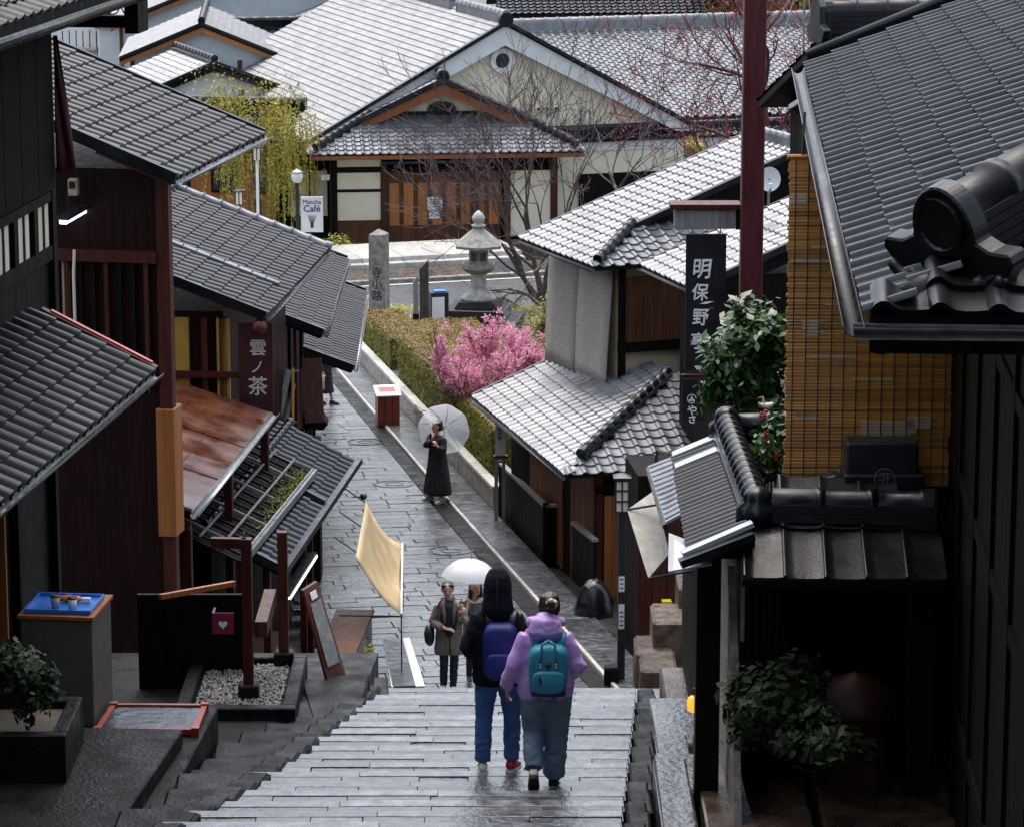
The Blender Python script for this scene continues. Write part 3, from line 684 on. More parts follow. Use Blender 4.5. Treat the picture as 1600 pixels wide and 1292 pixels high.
# beige tarpaulin awning
ta = thing('tarpaulin_awning', 'beige tarpaulin awning sloping from the stall roof to a low pole', 'awning', PD(600, 900, 50)-UP*1.2)
c0, c1 = PZ(572, 782, 3.6), PZ(556, 868, 3.5); c2, c3 = PG(627, 958, .95), PG(629, 850, 1.15)
rows = []; n = 11
for i in range(n):
    f = i/(n-1); a = c0+(c3-c0)*f; b = c1+(c2-c1)*f
    rows.append([a+(b-a)*g-UP*(.16*math.sin(math.pi*f)+.05*math.sin(math.pi*g)+.02*math.sin(9*g+4*f)) for g in np.linspace(0, 1, n)])
mat('tarp', (.50, .42, .26), (.62, .55, .38), .42, .15, 3, bump=.3, bscale=6, c3=(.62, .44, .22))
V = [p for rw in rows for p in rw]
cl = MB().add(V, [(i*n+j, i*n+j+1, (i+1)*n+j+1, (i+1)*n+j) for i in range(n-1) for j in range(n-1)]).build('canvas', M['tarp'], ta, smooth=True, fixn=False)
cl.modifiers.new('s', 'SOLIDIFY').thickness = .008
MB().tube([c3+UP*.02, c2-UP*.02], .018, 8).build('hem_pole', M['paint_white'], ta)
MB().tube([c2-UP*.05+r*.02, c2-UP*.06-r*1.0], .016, 6).build('strut', M['metal_dark'], ta)
for p in (c2, c3): MB().tube([p, np.array([p[0], p[1], gz(p[1])])], .012, 6).build('stay', M['metal_dark'], ta)
for f in (.05, .5, .95): MB().tube([c0+(c1-c0)*f+UP*.01, c0+(c1-c0)*f-r*.35+UP*.25], .012, 6).build('hook', M['metal_dark'], ta)
# ------------------------------------------------------------------ right side: near house with blind
A, B, d, r = edge((1360, 490), (1262, 100), 13.0)
g1 = thing('tiled_house', 'dark house with broad grey tiled eave and large ridge end ornament beside the steps', 'house', (5, 23, 7.5))
sl_ = .42; RUN = 5.0
upv = r*RUN+UP*RUN*sl_
hipv = (r+d)*RUN+UP*RUN*sl_
mat('tile_near', (.014, .016, .019), (.042, .046, .053), .27, .13, 4, bump=.05, bscale=30, spec=.6, rand=.6, rscale=3)
roof_plane(g1, A, B, upv, poly=[A, B, B+upv, A+hipv], amp=.03, lip=.026, prof='plate_back', m='tile_near', ln=.27, wd=.285, jit=.005)
roof_plane(g1, A, A+r*7, d*RUN+UP*RUN*sl_, poly=[A, A+r*7, A+r*7+d*RUN+UP*RUN*sl_, A+hipv], amp=.05, lip=.04, prof='wave', m='tile_dark', ln=.26, wd=.3)
ridge(g1, A+hipv*.1, A+hipv*.9, .15, .27, .42, m='tile_dark', wid=.34, ends=(False, False))
# ridge end ornament
hd = hipv/np.linalg.norm(hipv); hs = np.cross(hd, UP); hs /= np.linalg.norm(hs); hu = np.cross(hs, hd)
oc = A+hipv*.1
orn = MB(); prof = []
for j in range(15): a = math.pi*(-.02+1.04*j/14); prof.append((-math.cos(a)*.22, .18+math.sin(a)*.28))
prof = [(-.34, -.10), (-.46, .06), (-.44, .12), (-.31, .12)]+prof+[(.31, .12), (.44, .12), (.46, .06), (.34, -.10)]
orn.slab([oc-hd*.10+hs*x+hu*y for x, y in prof], hd*.14)
oo = orn.build('ridge_ornament', M['tile_dark'], g1, bev=.012)
MB().loft([[oc-hd*yy+hu*.24+(hs*math.cos(2*math.pi*j/20)+hu*math.sin(2*math.pi*j/20))*rr for j in range(20)] for yy, rr in ((.095, .165), (.13, .165), (.135, .135), (.12, .125))]).build('ornament_disc', M['tile_dark'], oo)
for sx in (-1, 1):
    pts = [oc-hd*.12+hs*sx*(.2+.13*t)+hu*(-.05-.12*t+.1*t*t) for t in np.linspace(0, 1.5, 8)]
    MB().tube(pts, [.06-.004*i for i in range(8)], 8).build('ornament_scroll', M['tile_dark'], oo, smooth=True)
MB().tube([oc-hd*.02-hu*.02, oc-hd*.45-hu*.06], .09, 12).build('corner_tile', M['tile_dark'], oo, smooth=True)
gutter(g1, A-r*.09-d*.1, B-r*.09+d*.1, .06, 'metal_dark', .05)
gutter(g1, A-r*.09-d*.09, A+r*7-d*.09, .075, 'metal_dark', .05)
MB().bar(A+r*.06-UP*.13, B+r*.06-UP*.13, .05, .18).build('fascia', M['wood_dark'], g1)
MB().bar(A+d*.06-UP*.13, A+r*7+d*.06-UP*.13, .05, .18).build('fascia', M['wood_dark'], g1)
MB().tube([B+d*.06+UP*.05, B+d*.06+upv+UP*.05], .07, 10).build('verge_pipe', M['tile_dark'], g1, smooth=True)
MB().slab([A+r*.1-UP*.1, B+r*.1-UP*.1, B+r*4-UP*.1, A+r*4-UP*.1], (0, 0, -.04)).build('soffit', M['wood_dark'], g1)
rafters(g1, A+d*.4, B, r*1.4, 26, .07, 'wood_dark', .05, 1)
ax = (r, d, UP); O = np.array([3.52, 25.2, 0])
MB().box(O, ax, 0, 4, -8.5, 0, 7, 12.85).build('street_wall', M['wood_dark'], g1)
MB().box(O, ax, -.75, 4, .02, 5.5, 5.5, 12.85).build('rear_wall', M['wood_dark'], g1)
MB().box(O, ax, -.16, -.02, -.2, -.05, 8.2, 12.9).build('porch_post', M['wood_dark'], g1)
MB().box(O, ax, .02, .09, -.22, -.01, 8.2, 12.3).build('yellow_strip', M['yellow_post'], g1)
for i in range(5): MB().box(O, ax, -.03, 0, -1.6-1.4*i, -1.5-1.4*i, 7.5, 12.8).build('post', M['wood_dark'], g1)
for z in (8.6, 10.4, 11.9): MB().box(O, ax, -.025, 0, -8.4, -.3, z, z+.12).build('rail', M['wood_dark'], g1)
# bamboo blind
pb0, pb1 = PY(1225, 740, 24.9), PY(1480, 770, 24.95); zt = PY(1236, 248, 24.9)[2]
bl = thing('bamboo_blind', 'tall honey coloured bamboo blind with torn pale patches hanging beneath the tiled eave', 'blind', (pb0+pb1)/2)
xa, xb = pb0[0], pb1[0]; za = pb0[2]-.1; Yb = 24.9
mat('bamboo', (.46, .175, .02), (.76, .39, .08), .45, .12, 5, (.7, 1, 60), bump=.5, bscale=6, bstretch=(.8, 1, 70), c3=(.6, .27, .04), rand=.4)
mat('bamboo_torn', (.66, .52, .33), (.8, .68, .5), .6, .1, 5, (.7, 1, 60), bump=.4, bscale=6, bstretch=(.8, 1, 70))
ns = 96; hz = (zt-za)/ns
for i in range(ns):
    z = za+hz*i; yy = Yb+.012*math.sin(i*.19); j = random.uniform(-.012, .012)
    MB().box((0, yy, 0), EX, xa+j, xb+j*.5, -.007, .007, z+.0015, z+hz-.0015).build('bamboo_slat', M['bamboo'], bl, fixn=False)
for i in range(13):
    x = xa+.05+(xb-xa-.1)*i/12
    MB().box((0, Yb, 0), EX, x-.004, x+.004, -.026, -.02, za, zt).build('cord', M['ink_black'], bl)
for px, py, ww, hh in ((1343, 655, 82, 75), (1255, 498, 28, 28), (1420, 513, 50, 32), (1255, 552, 90, 8), (1240, 405, 60, 6), (1268, 380, 50, 9), (1300, 300, 30, 12), (1330, 585, 60, 10), (1240, 640, 40, 16), (1415, 640, 40, 30), (1290, 470, 24, 8), (1236, 300, 30, 18)):
    p = PY(px, py, Yb-.03); q = PY(px+ww, py+hh, Yb-.03); k = max(1, int((p[2]-q[2])/hz)); mb = MB()
    for i in range(k): mb.box((0, Yb-.012, 0), EX, p[0]+random.uniform(-.02, .02), q[0]+random.uniform(-.03, .03), -.004, 0, q[2]+hz*i, q[2]+hz*(i+.75))
    mb.build('torn_patch', M['bamboo_torn'], bl)
MB().tube([(xa-.02, Yb, zt+.01), (xb+.02, Yb, zt+.01)], .022, 8).build('head_pole', M['wood_orange'], bl)
MB().tube([(xa+.1, Yb, zt+.02), (xa+.12, Yb+.1, zt+.35)], .012, 6).build('hanger', M['metal_dark'], bl)
MB().tube([(xb-.1, Yb, zt+.02), (xb-.12, Yb+.1, zt+.3)], .012, 6).build('hanger', M['metal_dark'], bl)
# ------------------------------------------------------------------ garden wall with tiled roof
gw = thing('roofed_garden_wall', 'garden wall roofed with heavy rounded ridge tiles turning the corner below the blind', 'wall', (2.3, 25.5, 7))
zr = 10.05; c0 = np.array([1.9, 24.1, zr]); c1 = np.array([1.86, 27.1, zr]); c2 = np.array([2.55, 27.25, zr]); cR = np.array([3.22, 24.0, zr])
def elbow(p, q, rr):    # short curved run of ridge at the corner
    return None
ridge(gw, c0+np.array([.12, 0, 0]), cR, .105, .14, .42, m='tile_dark', wid=.26, ends=(False, True))
ridge(gw, c0+np.array([-.0, .12, 0]), c1, .10, .12, .2, m='tile', wid=.24, ends=(False, False))
ridge(gw, c1+np.array([.1, .02, 0]), c2, .09, .1, .3, m='tile', wid=.22, ends=(False, False))
for p, rr in ((c0, .112), (c1, .107)):
    MB().lathe(p+UP*.0, [(rr*1.5, -.02), (rr*1.45, .1), (rr*1.0, .13), (rr*1.02, .17), (rr*.85, .215), (rr*.45, .245), (.001, .25)], 18).build('corner_ridge_tile', M['tile'], gw, smooth=True)
# front slope with broad flat tiles, side slope with narrow tiles
fA = np.array([1.62, 23.42, zr-.30]); fB = np.array([3.28, 23.36, zr-.30]); 
roof_plane(gw, fA, fB, np.array([0, .62, .29]), poly=[fA+np.array([.12, 0, 0]), fB, fB+np.array([0, .62, .29]), fA+np.array([.35, .62, .29])], wd=.33, ln=.6, amp=.045, lip=.03, prof='flat', m='tile_dark')
sA = np.array([1.38, 23.75, zr-.20]); sB = np.array([1.42, 27.15, zr-.20])
roof_plane(gw, sA, sB, np.array([.45, 0, .2]), wd=.125, ln=.48, amp=.03, lip=.02, prof='wave', m='tile')
for q in (0, .92):
    MB().bar(sB+np.array([-.03, -.12-q*.5, .04]), sB+np.array([.45, -.12-q*.5, .245]), .17, .02).build('metal_sheet', M['metal_white'], gw)
MB().bar(sA+np.array([-.08, -.06, .02]), sA+np.array([.46, .02, .24]), .10, .035).build('verge_plank', M['metal_white'], gw)
MB().bar(sA+np.array([-.1, -.16, -.03]), sA+np.array([.46, -.08, .17]), .10, .06).build('verge_plank', M['tile_dark'], gw)
MB().slab([PY(1045, 832, 24.3), PY(1112, 858, 24.2), PY(1112, 880, 23.9), PY(1044, 892, 23.9)], (0, 0, -.015)).build('flashing', M['metal_white'], gw)
MB().box((1.56, 24.0, 0), EX, 0, 1.7, 0, .18, 9.75, 9.95).build('front_beam', M['wood_dark'], gw)
MB().box((1.86, 24.3, 0), EX, 0, .18, 0, 2.8, 6.5, 9.9).build('side_wall', M['wood_dark'], gw)
MB().box((2.0, 24.35, 0), EX, 0, 1.5, .3, .42, 6.5, 9.8).build('front_wall', M['wood_dark'], gw)
for x, y in ((1.46, 24.4), (3.1, 24.05)): MB().box((x, y, 0), EX, 0, .19, 0, .2, 7.0, 9.8).build('post', M['wood_dark'], gw)
MB().slab([(1.72, 24.75, 9.5), (1.72, 24.2, 8.9), (1.72, 23.5, 7.6), (1.72, 25.9, 7.0), (1.72, 25.9, 9.4)], (.06, 0, 0)).build('slanted_panel', M['stone_moss'], gw)
for i in range(6): MB().box((1.80+.05*i, 24.3-.06*i, 0), EX, 0, .03, 0, .04, 9.0-.17*i, 9.7).build('slat', M['wood_grey' if i == 0 else 'wood_dark'], gw)
# small lean-to and board awning past the wall
le = thing('board_awning', 'pale grey board awning and ribbed lean-to roof overhanging the pavement beyond the garden wall', 'awning', (1.5, 30, 7))
pa = [PY(980, 796, 31.0), PY(1022, 766, 31.6), PY(1046, 864, 30.4), PY(1013, 903, 29.8)]
MB().slab(pa, (.01, .02, -.03)).build('board', M['metal_grey' if 0 else 'stone_pale'], le)
pa2 = [PY(1013, 728, 31.2), PY(1055, 712, 31.2), PY(1068, 800, 29.6), PY(1040, 815, 29.6)]
MB().slab(pa2, (0, 0, -.03)).build('ribbed_sheet', M['metal_white'], le)
for i in range(12):
    f = (i+.5)/12; a = pa2[0]+(pa2[3]-pa2[0])*f; b = pa2[1]+(pa2[2]-pa2[1])*f
    MB().tube([a+UP*.01, b+UP*.01], .022, 6).build('rib', M['metal_white'], le)
MB().tube([pa2[0]-UP*.03, pa2[3]-UP*.05], .03, 8).build('gutter', M['metal_dark'], le)
MB().tube([pa2[1], pa2[1]+UP*.06-np.array([.18, 0, 0]), pa2[1]-np.array([.2, 0, .3])], .022, 6).build('pipe', M['metal_dark'], le)
MB().box((1.75, 29.2, 0), EX, 0, .9, 0, 2.6, 5.5, 8.9).build('wall', M['wood_dark'], le)
for p in (pa[0], pa[3]): MB().tube([p, p+np.array([.45, .1, .05])], .012, 6).build('arm', M['metal_dark'], le)
# ------------------------------------------------------------------ two storey house on the right of the street
A, B, d, r = edge((885, 742), (740, 620), 3.2)
g2 = thing('grey_roofed_house', 'two storey house with silvery tiled roofs and weathered screens below the plum tree', 'house', ST(58, 13))
sl_ = .41; RUN = 2.7; upv = r*RUN+UP*RUN*sl_; hipv = (r+d)*RUN+UP*RUN*sl_
roof_plane(g2, A, B, upv, poly=[A, B, B+upv, A+hipv], m='tile_sheen', amp=.032, lip=.03, wd=.27, ln=.23)
roof_plane(g2, A, A+r*6, d*RUN+UP*RUN*sl_, poly=[A, A+r*6, A+r*6+d*RUN+UP*RUN*sl_, A+hipv], m='tile_sheen', amp=.04, lip=.03, wd=.28, ln=.25)
ridge(g2, A+hipv*.16, A+hipv*1.0, .095, .13, .26, m='tile', ends=(True, False))
gutter(g2, A-r*.05, B-r*.05, .05, 'metal_dark', .05)
MB().bar(B+d*.03+UP*.01, B+d*.03+upv+UP*.01, .08, .1).build('verge', M['tile'], g2)
rafters(g2, A+d*.3, B, r*.8, 16, .06, 'wood_dark', .05, 1)
ax = (r, d, UP); O = A+r*.75+d*.75; O[2] = 0
MB().box(O, ax, 0, 5, 0, 6.2, .2, 3.35).build('ground_floor', M['wood_dark'], g2)
vertical_boards(g2, O-r*.0, (d, -r, UP), .05, 1.6, .7, 3.2, 6, 'wood_warm', y=.03)
vertical_boards(g2, O, (d, -r, UP), 2.2, 4.6, .7, 3.2, 8, 'wood_warm', y=.03)
for i in range(6): MB().box(O, ax, .0+.95*i, .12+.95*i, -.05, 0, .2, 3.2).build('post', M['wood_red'], g2)
vertical_boards(g2, O, (r, d, UP), .15, .9, .6, 2.6, 5, 'wood_orange', y=0)
vertical_boards(g2, O, (r, d, UP), 1.15, 1.9, .6, 2.4, 5, 'wood_warm', y=0)
MB().box(O, ax, 0, 5, -.06, .0, 2.65, 2.8).build('lintel', M['wood_dark'], g2)
# upper storey
N0 = np.array([1.96, 59.3, 0]); d2 = hdir(-21); r2 = hright(-21); ax2 = (r2, d2, UP)
MB().box(N0, ax2, .06, 4.5, .06, 3.3, 3.2, 6.4).build('upper_floor', M['plaster_tan'], g2)
for x in (.06, 1.35, 2.5): MB().box(N0, ax2, x, x+.13, -.02, .06, 3.4, 6.35).build('post', M['wood_dark'], g2)
MB().box(N0, ax2, .05, 4.4, -.03, .06, 4.55, 4.75).build('beam', M['wood_dark'], g2)
MB().box(N0, ax2, .05, 4.4, -.06, .05, 3.75, 3.95).build('sill', M['wood_dark'], g2)
MB().box(N0, ax2, .22, 1.3, -.05, .0, 4.75, 6.0).build('shutter', M['wood_brown'], g2)
mat('reed', (.27, .235, .195), (.50, .45, .385), .7, .1, 4, (1.5, 1.5, 26), bump=.7, bscale=6, bstretch=(1, 1, 50), rand=.18, c3=(.40, .355, .30))
def reed(label, o, ax_, x0, x1, z0, z1, bulge, nm='reed_screen'):
    t = thing(nm, label, 'screen', o+ax_[0]*x0+UP*z0); k = 8
    for q in range(2):
        a0 = x0+(x1-x0)*q/2+.01; a1 = x0+(x1-x0)*(q+1)/2-.01; rows = []
        for i in range(k):
            f = i/(k-1); z = z1+(z0-z1)*f; rows.append([o+ax_[0]*(a0+(a1-a0)*g)+ax_[1]*(-.06-.10*f*bulge-.02*math.sin(5*g+3*f))+UP*(z-.03*g*f) for g in np.linspace(0, 1, 5)])
        V = [p for rw in rows for p in rw]
        c_ = MB().add(V, [(i*5+j, i*5+j+1, (i+1)*5+j+1, (i+1)*5+j) for i in range(k-1) for j in range(4)]).build('screen_panel', M['reed'], t, smooth=True, fixn=False)
        c_.modifiers.new('s', 'SOLIDIFY').thickness = .02
    MB().tube([o+ax_[0]*x0-ax_[1]*.06+UP*z1, o+ax_[0]*x1-ax_[1]*.06+UP*z1], .02, 6).build('head_pole', M['wood_grey'], t)
    return t
reed('weathered grey reed screens covering the upper side wall of the grey roofed house', N0+d2*3.2, (-d2, r2*1.0, UP), 0, 3.15, 3.85, 6.1, 1)
reed('narrow grey reed screen on the upper front wall behind the black hanging sign', N0, (r2, d2, UP), 1.45, 2.6, 4.0, 6.2, .6)
A, B = PZ(930, 418, 6.3), PZ(812, 372, 6.3); d = (B-A)/np.linalg.norm(B-A); r = np.array([d[1], -d[0], 0.]); sl_ = .37
q = 1.35; R_ = 4.9; h_ = A+(r+d)*q+UP*q*sl_; vt = A+d*q+r*R_+UP*R_*sl_
roof_plane(g2, A, B, r*R_+UP*R_*sl_, poly=[A, B, B+r*R_+UP*R_*sl_, vt, h_], m='tile_sheen', amp=.032, lip=.03, wd=.27, ln=.24, limit=300)
roof_plane(g2, A, A+r*3, d*q+UP*q*sl_, poly=[A, A+r*2.9, A+r*3.2+d*q+UP*q*sl_, h_], m='tile_sheen', amp=.045, lip=.03, wd=.28, ln=.25)
ridge(g2, A+(h_-A)*.1, h_, .085, .1, .24, m='tile', ends=(True, False))
ridge(g2, vt-d*.1, B+r*R_+UP*R_*sl_, .09, .16, .28, m='tile_sheen')
roof_plane(g2, vt+r*4-UP*4*sl_, B+r*(R_+4)+UP*(R_-4)*sl_, -r*4+UP*4*sl_, m='tile_sheen', far=True)
MB().bar(h_-d*.04+UP*.0, vt-d*.04+UP*.0, .12, .12).build('verge', M['tile_dark'], g2)
MB().bar(h_+d*.05-UP*.2, vt+d*.05-UP*.2, .06, .25).build('barge_board', M['wood_dark'], g2)
MB().slab([h_+d*.3-UP*.1, vt+d*.3-UP*.1, vt+d*.3-UP*2.2, h_+d*.3+r*.6-UP*.5], d*.1).build('gable_wall', M['wood_dark'], g2)
MB().bar(B+d*.03, B+d*.03+r*R_+UP*R_*sl_, .08, .1).build('verge', M['tile'], g2)
gutter(g2, A-r*.05, B-r*.05, .045, 'metal_dark', .05)
# ------------------------------------------------------------------ next roof to the right
B, A = PZ(1003, 415, 6.6), PZ(1078, 450, 6.6); d = (B-A)/np.linalg.norm(B-A); r = np.array([d[1], -d[0], 0.]); A = A-d*.1
g3 = thing('side_house', 'tall side house whose silvery tiled roof shows behind the black hanging sign', 'house', A+r*2-UP*5.5)
roof_plane(g3, A, B, r*5+UP*5*.38, m='tile_sheen', amp=.034, lip=.03, wd=.27, ln=.26)
MB().bar(A-d*.04, A-d*.04+r*5+UP*1.9, .1, .12).build('verge', M['tile_dark'], g3)
MB().bar(A+d*.05-UP*.2, A+d*.05+r*5+UP*1.7, .06, .24).build('barge_board', M['wood_dark'], g3)
gutter(g3, A-r*.05, B-r*.05, .045, 'metal_dark', .05)
MB().bar(B+d*.04, B+d*.04+r*5+UP*1.9, .05, .1).build('verge', M['wood_red'], g3)
MB().box(A+r*.6+d*.2, (r, d, UP), 0, 5, 0, 2.0, -6.5, .15).build('wall', M['wood_dark'], g3)
MB().box(A+r*1.0+d*.19, (r, d, UP), 0, 2, -.03, 0, -2.2, -.9).build('window', M['plaster_tan'], g3)
# red fronted shop and stone steps beside the lamp
g4 = thing('red_fronted_shop', 'red boarded shop front set back behind the lamp post', 'shop', (3.2, 50.5, 1.2))
vertical_boards(g4, np.array([2.05, 50.6, 0]), (hright(-6), hdir(-6), UP), 0, 1.9, 1.3, 3.6, 8, 'wood_red', y=0)
MB().box((2.05, 50.65, 0), (hright(-6), hdir(-6), UP), 0, 3, 0, 1.5, .8, 4.2).build('wall', M['wood_dark'], g4)
MB().box((2.0, 50.4, 0), (hright(-6), hdir(-6), UP), 0, 2, -.2, .1, 1.1, 1.45).build('sill_stone', M['stone_moss'], g4)
yb = thing('yellow_bin', 'small yellow box at the foot of the red shop front', 'box', (2.65, 50.2, 1.4))
MB().box(PY(1040, 965, 50.1), (hright(-6), hdir(-6), UP), -.06, .08, -.1, .06, 0, .26).build('case', mat('yellow', (.5, .42, .01), (.6, .52, .02), .4), yb, bev=.01)
MB().box(PY(1040, 965, 50.1), (hright(-6), hdir(-6), UP), -.065, .085, -.105, .065, .262, .30).build('lid', M['yellow'], yb)
ss = thing('stone_block_steps', 'brown speckled stone block steps climbing from the pavement beside the lamp post', 'steps', (2.4, 45.5, 1.6))
for (px, py, w_, dp, hh) in ((1022, 1100, .42, .7, .5), (1030, 1076, .55, .8, .75), (1024, 1044, .6, 1.0, .7), (1058, 1035, .75, 1.1, 1.1), (1085, 1010, .5, 1.2, 1.4)):
    p = PY(px, py, 45.0+(1100-py)*.03)
    MB().box(p, EX, -w_/2, w_/2, 0, dp, -1.2, hh-.45).build('stone_block', M['stone_brown'], ss, bev=.05)
# ------------------------------------------------------------------ hall with the cream gable
V2 = hdir(-18); W2 = hright(-18)
hall = thing('cream_hall', 'large cream hall with wide white edged gable, round window and silvery tiled roofs', 'hall', (-.5, 116, -1.8))
E0 = np.array([-7.13, 113.0, 2.0]); hw = 7.1; rs_ = 3.86; AP = E0+W2*hw+UP*rs_; E1 = E0+W2*2*hw
Ld = 19.0
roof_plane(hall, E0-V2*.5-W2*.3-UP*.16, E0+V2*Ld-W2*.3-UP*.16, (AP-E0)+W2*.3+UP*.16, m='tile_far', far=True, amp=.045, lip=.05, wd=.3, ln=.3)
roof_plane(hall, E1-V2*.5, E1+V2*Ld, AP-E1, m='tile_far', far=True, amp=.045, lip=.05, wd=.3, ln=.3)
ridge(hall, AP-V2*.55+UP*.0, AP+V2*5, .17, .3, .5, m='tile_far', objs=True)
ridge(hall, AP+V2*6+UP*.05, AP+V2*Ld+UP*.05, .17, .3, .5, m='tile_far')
ax = (W2, V2, UP)
MB().slab([E0+W2*.3-UP*3.9, E0+W2*.3-UP*.1, AP-UP*.25, E1-W2*.3-UP*.1, E1-W2*.3-UP*3.9], V2*.3).build('gable_wall', M['plaster_cream'], hall)
MB().box(E0, ax, .3, .6, .3, Ld-.5, -3.9, 0).build('side_wall', M['plaster_cream'], hall)
MB().box(E0, ax, 2*hw-.6, 2*hw-.3, .3, Ld-.5, -3.9, 0).build('side_wall', M['plaster_cream'], hall)
for S_, E_ in ((1, E0), (-1, E1)):
    dv = (AP-E_); dv = dv/np.linalg.norm(dv)
    MB().slab([E_-V2*.45-UP*.5-dv*.3, E_-V2*.45-UP*.02-dv*.3, AP-V2*.45-UP*.02, AP-V2*.45-UP*.8], V2*.12).build('barge_board', M['plaster_white'], hall)
    MB().bar(E_-V2*.52+UP*.02-dv*.3, AP-V2*.52+UP*.04, .24, .12).build('verge_tiles', M['tile'], hall)
mb = MB(); oc = AP-V2*.62+UP*.12
MB().loft([[oc+V2*y+(W2*math.cos(2*math.pi*j/16)+UP*math.sin(2*math.pi*j/16))*rr for j in range(16)] for y, rr in ((0, .26), (.1, .28), (.25, .28))]).build('gable_ornament', M['tile'], hall)
cw = AP-V2*.03-UP*1.38; 
def ringmesh(o, X, Y, Z, prof, n=28):
    mb = MB(); R_ = [[o+Y*y+(X*math.cos(2*math.pi*j/n)+Z*math.sin(2*math.pi*j/n))*rr for j in range(n)] for rr, y in prof]
    R_.append(R_[0]); return mb.loft(R_, cap=False)
rw = ringmesh(cw, W2, V2, UP, [(.45, .1), (.45, -.12), (.27, -.12), (.27, .1)]).build('round_window', M['plaster_white'], hall)
MB().loft([[cw+V2*y+(W2*math.cos(2*math.pi*j/20)+UP*math.sin(2*math.pi*j/20))*.275 for j in range(20)] for y in (-.02, .02)]).build('pane', M['glass_dark'], rw)
for i in range(3):
    p = AP+W2*(1.3+.34*i)-V2*.08-UP*3.15; v_ = MB().tube([p, p-V2*.22], .09, 10).build('vent_hood', M['plaster_white'], hall)
    MB().tube([p-V2*.225, p-V2*.235], .06, 8).build('vent_mouth', M['metal_dark'], v_)
# right wing
wg = thing('long_wing', 'long low wing with barrel ribbed grey tiled roof behind the hall gable', 'building', (8, 124, -2))
wr0 = PY(835, 48, 128.5); za, zb = wr0[2], 1.5
p0 = PZ(835, 50, za)-W2*1; p1 = p0+W2*19
dn = -V2*6.5; 
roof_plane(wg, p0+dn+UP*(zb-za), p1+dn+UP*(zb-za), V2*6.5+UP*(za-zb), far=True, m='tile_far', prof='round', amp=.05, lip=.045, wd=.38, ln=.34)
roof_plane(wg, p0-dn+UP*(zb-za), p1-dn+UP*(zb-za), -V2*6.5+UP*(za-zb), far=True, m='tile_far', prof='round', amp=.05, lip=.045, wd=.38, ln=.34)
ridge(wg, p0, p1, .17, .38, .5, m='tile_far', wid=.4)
MB().box(p0+dn*.9+UP*(zb-za), ax, 0, 19, 0, 10, -4, .25).build('wall', M['plaster_cream'], wg)
MB().bar(p0+dn+UP*(zb-za-.15), p1+dn+UP*(zb-za-.15), .1, .16).build('fascia', M['wood_red'], wg)
# cream boundary wall with its own small tiled roof, and low dark roofs below
bw = thing('cream_boundary_wall', 'cream boundary wall with white band and narrow tiled coping right of the porch', 'wall', (6, 114.5, -1.7))
q0 = PZ(905, 205, 1.85); q1 = q0+W2*9; q0 = q0-W2*2.2
roof_plane(bw, q0-V2*.5-UP*.3, q1-V2*.5-UP*.3, V2*.5+UP*.27, far=True, m='tile', amp=.04, lip=.04, wd=.28, ln=.28)
ridge(bw, q0, q1, .10, .12, .4, m='tile')
MB().box(q0, ax, 0, 11, -.25, 0, -3.8, -.15).build('wall', M['plaster_cream'], bw)
MB().box(q0, ax, 0, 11.01, -.30, -.251, -.72, -.36).build('white_band', M['plaster_white'], bw)
MB().box(q0, ax, 2.1, 11.01, -.32, -.251, -3.8, -1.55).build('dark_boarding', M['wood_dark'], bw)
# ------------------------------------------------------------------ entrance porch
po = thing('entrance_porch', 'timber entrance porch with orange doors, tiled hip roof and arched gable vent', 'porch', (-3, 110, -1.5))
a0 = np.array([-1.9, 110.4, 0])
oax = (hright(-6), hdir(-6), UP); X, Y, Z = oax
ez = 1.72; L0 = PZ(483, 243, ez); R0_ = L0+X*9.6; C0 = (L0+R0_)/2
pr = .47
# hip front slope, side slopes, and the gable on top
fr_run = 2.3; g_z = ez+fr_run*pr
fl = L0+X*fr_run+Y*fr_run+UP*fr_run*pr; frr = R0_-X*fr_run+Y*fr_run+UP*fr_run*pr
roof_plane(po, L0, R0_, Y*fr_run+UP*fr_run*pr, poly=[L0, R0_, frr, fl], m='tile_sheen', amp=.05, lip=.04, wd=.3, ln=.28)
D_ = 7.0; hw2 = 4.8; rdg = C0+Y*fr_run+UP*hw2*pr
for sx, e in ((1, L0), (-1, R0_)):
    up_ = X*sx*hw2+UP*hw2*pr
    ft = e+X*sx*fr_run+Y*fr_run+UP*fr_run*pr
    gv = e+X*sx*fr_run+Y*(fr_run-.55)+UP*fr_run*pr
    roof_plane(po, e, e+Y*D_, up_, poly=[e, e+Y*D_, e+Y*D_+up_, e+Y*(fr_run-.55)+up_, gv, ft], m='tile_sheen', amp=.05, lip=.04, wd=.3, ln=.28, limit=150)
    ridge(po, e+(ft-e)*.12, ft, .11, .16, .35, m='tile', ends=(True, False))
    top = C0+Y*(fr_run-.6)+UP*(hw2*pr); lowp = e+X*sx*(fr_run-.6)+Y*(fr_run-.6)+UP*(fr_run-.6)*pr
    MB().bar(lowp+UP*.1, top+UP*.1, .2, .16).build('verge_tiles', M['tile'], po)
    MB().slab([lowp-UP*.02, top-UP*.02, top-UP*.40, lowp-UP*.28], Y*.09).build('barge_board', M['wood_warm'], po)
ridge(po, C0+Y*(fr_run-.6)+UP*(hw2*pr+.05), C0+Y*D_+UP*(hw2*pr+.05), .14, .2, .4, m='tile')
oc = C0+Y*(fr_run-.62)+UP*(hw2*pr+.2); MB().loft([[oc+Y*y+(X*math.cos(2*math.pi*j/14)+UP*math.sin(2*math.pi*j/14)*1.2)*rr for j in range(14)] for y, rr in ((0, .22), (.1, .25), (.25, .25))]).build('gable_ornament', M['tile'], po)
MB().slab([fl+Y*.02, frr+Y*.02, rdg+Y*.02-UP*.1], Y*.12).build('gable_wall', M['plaster_cream'], po)
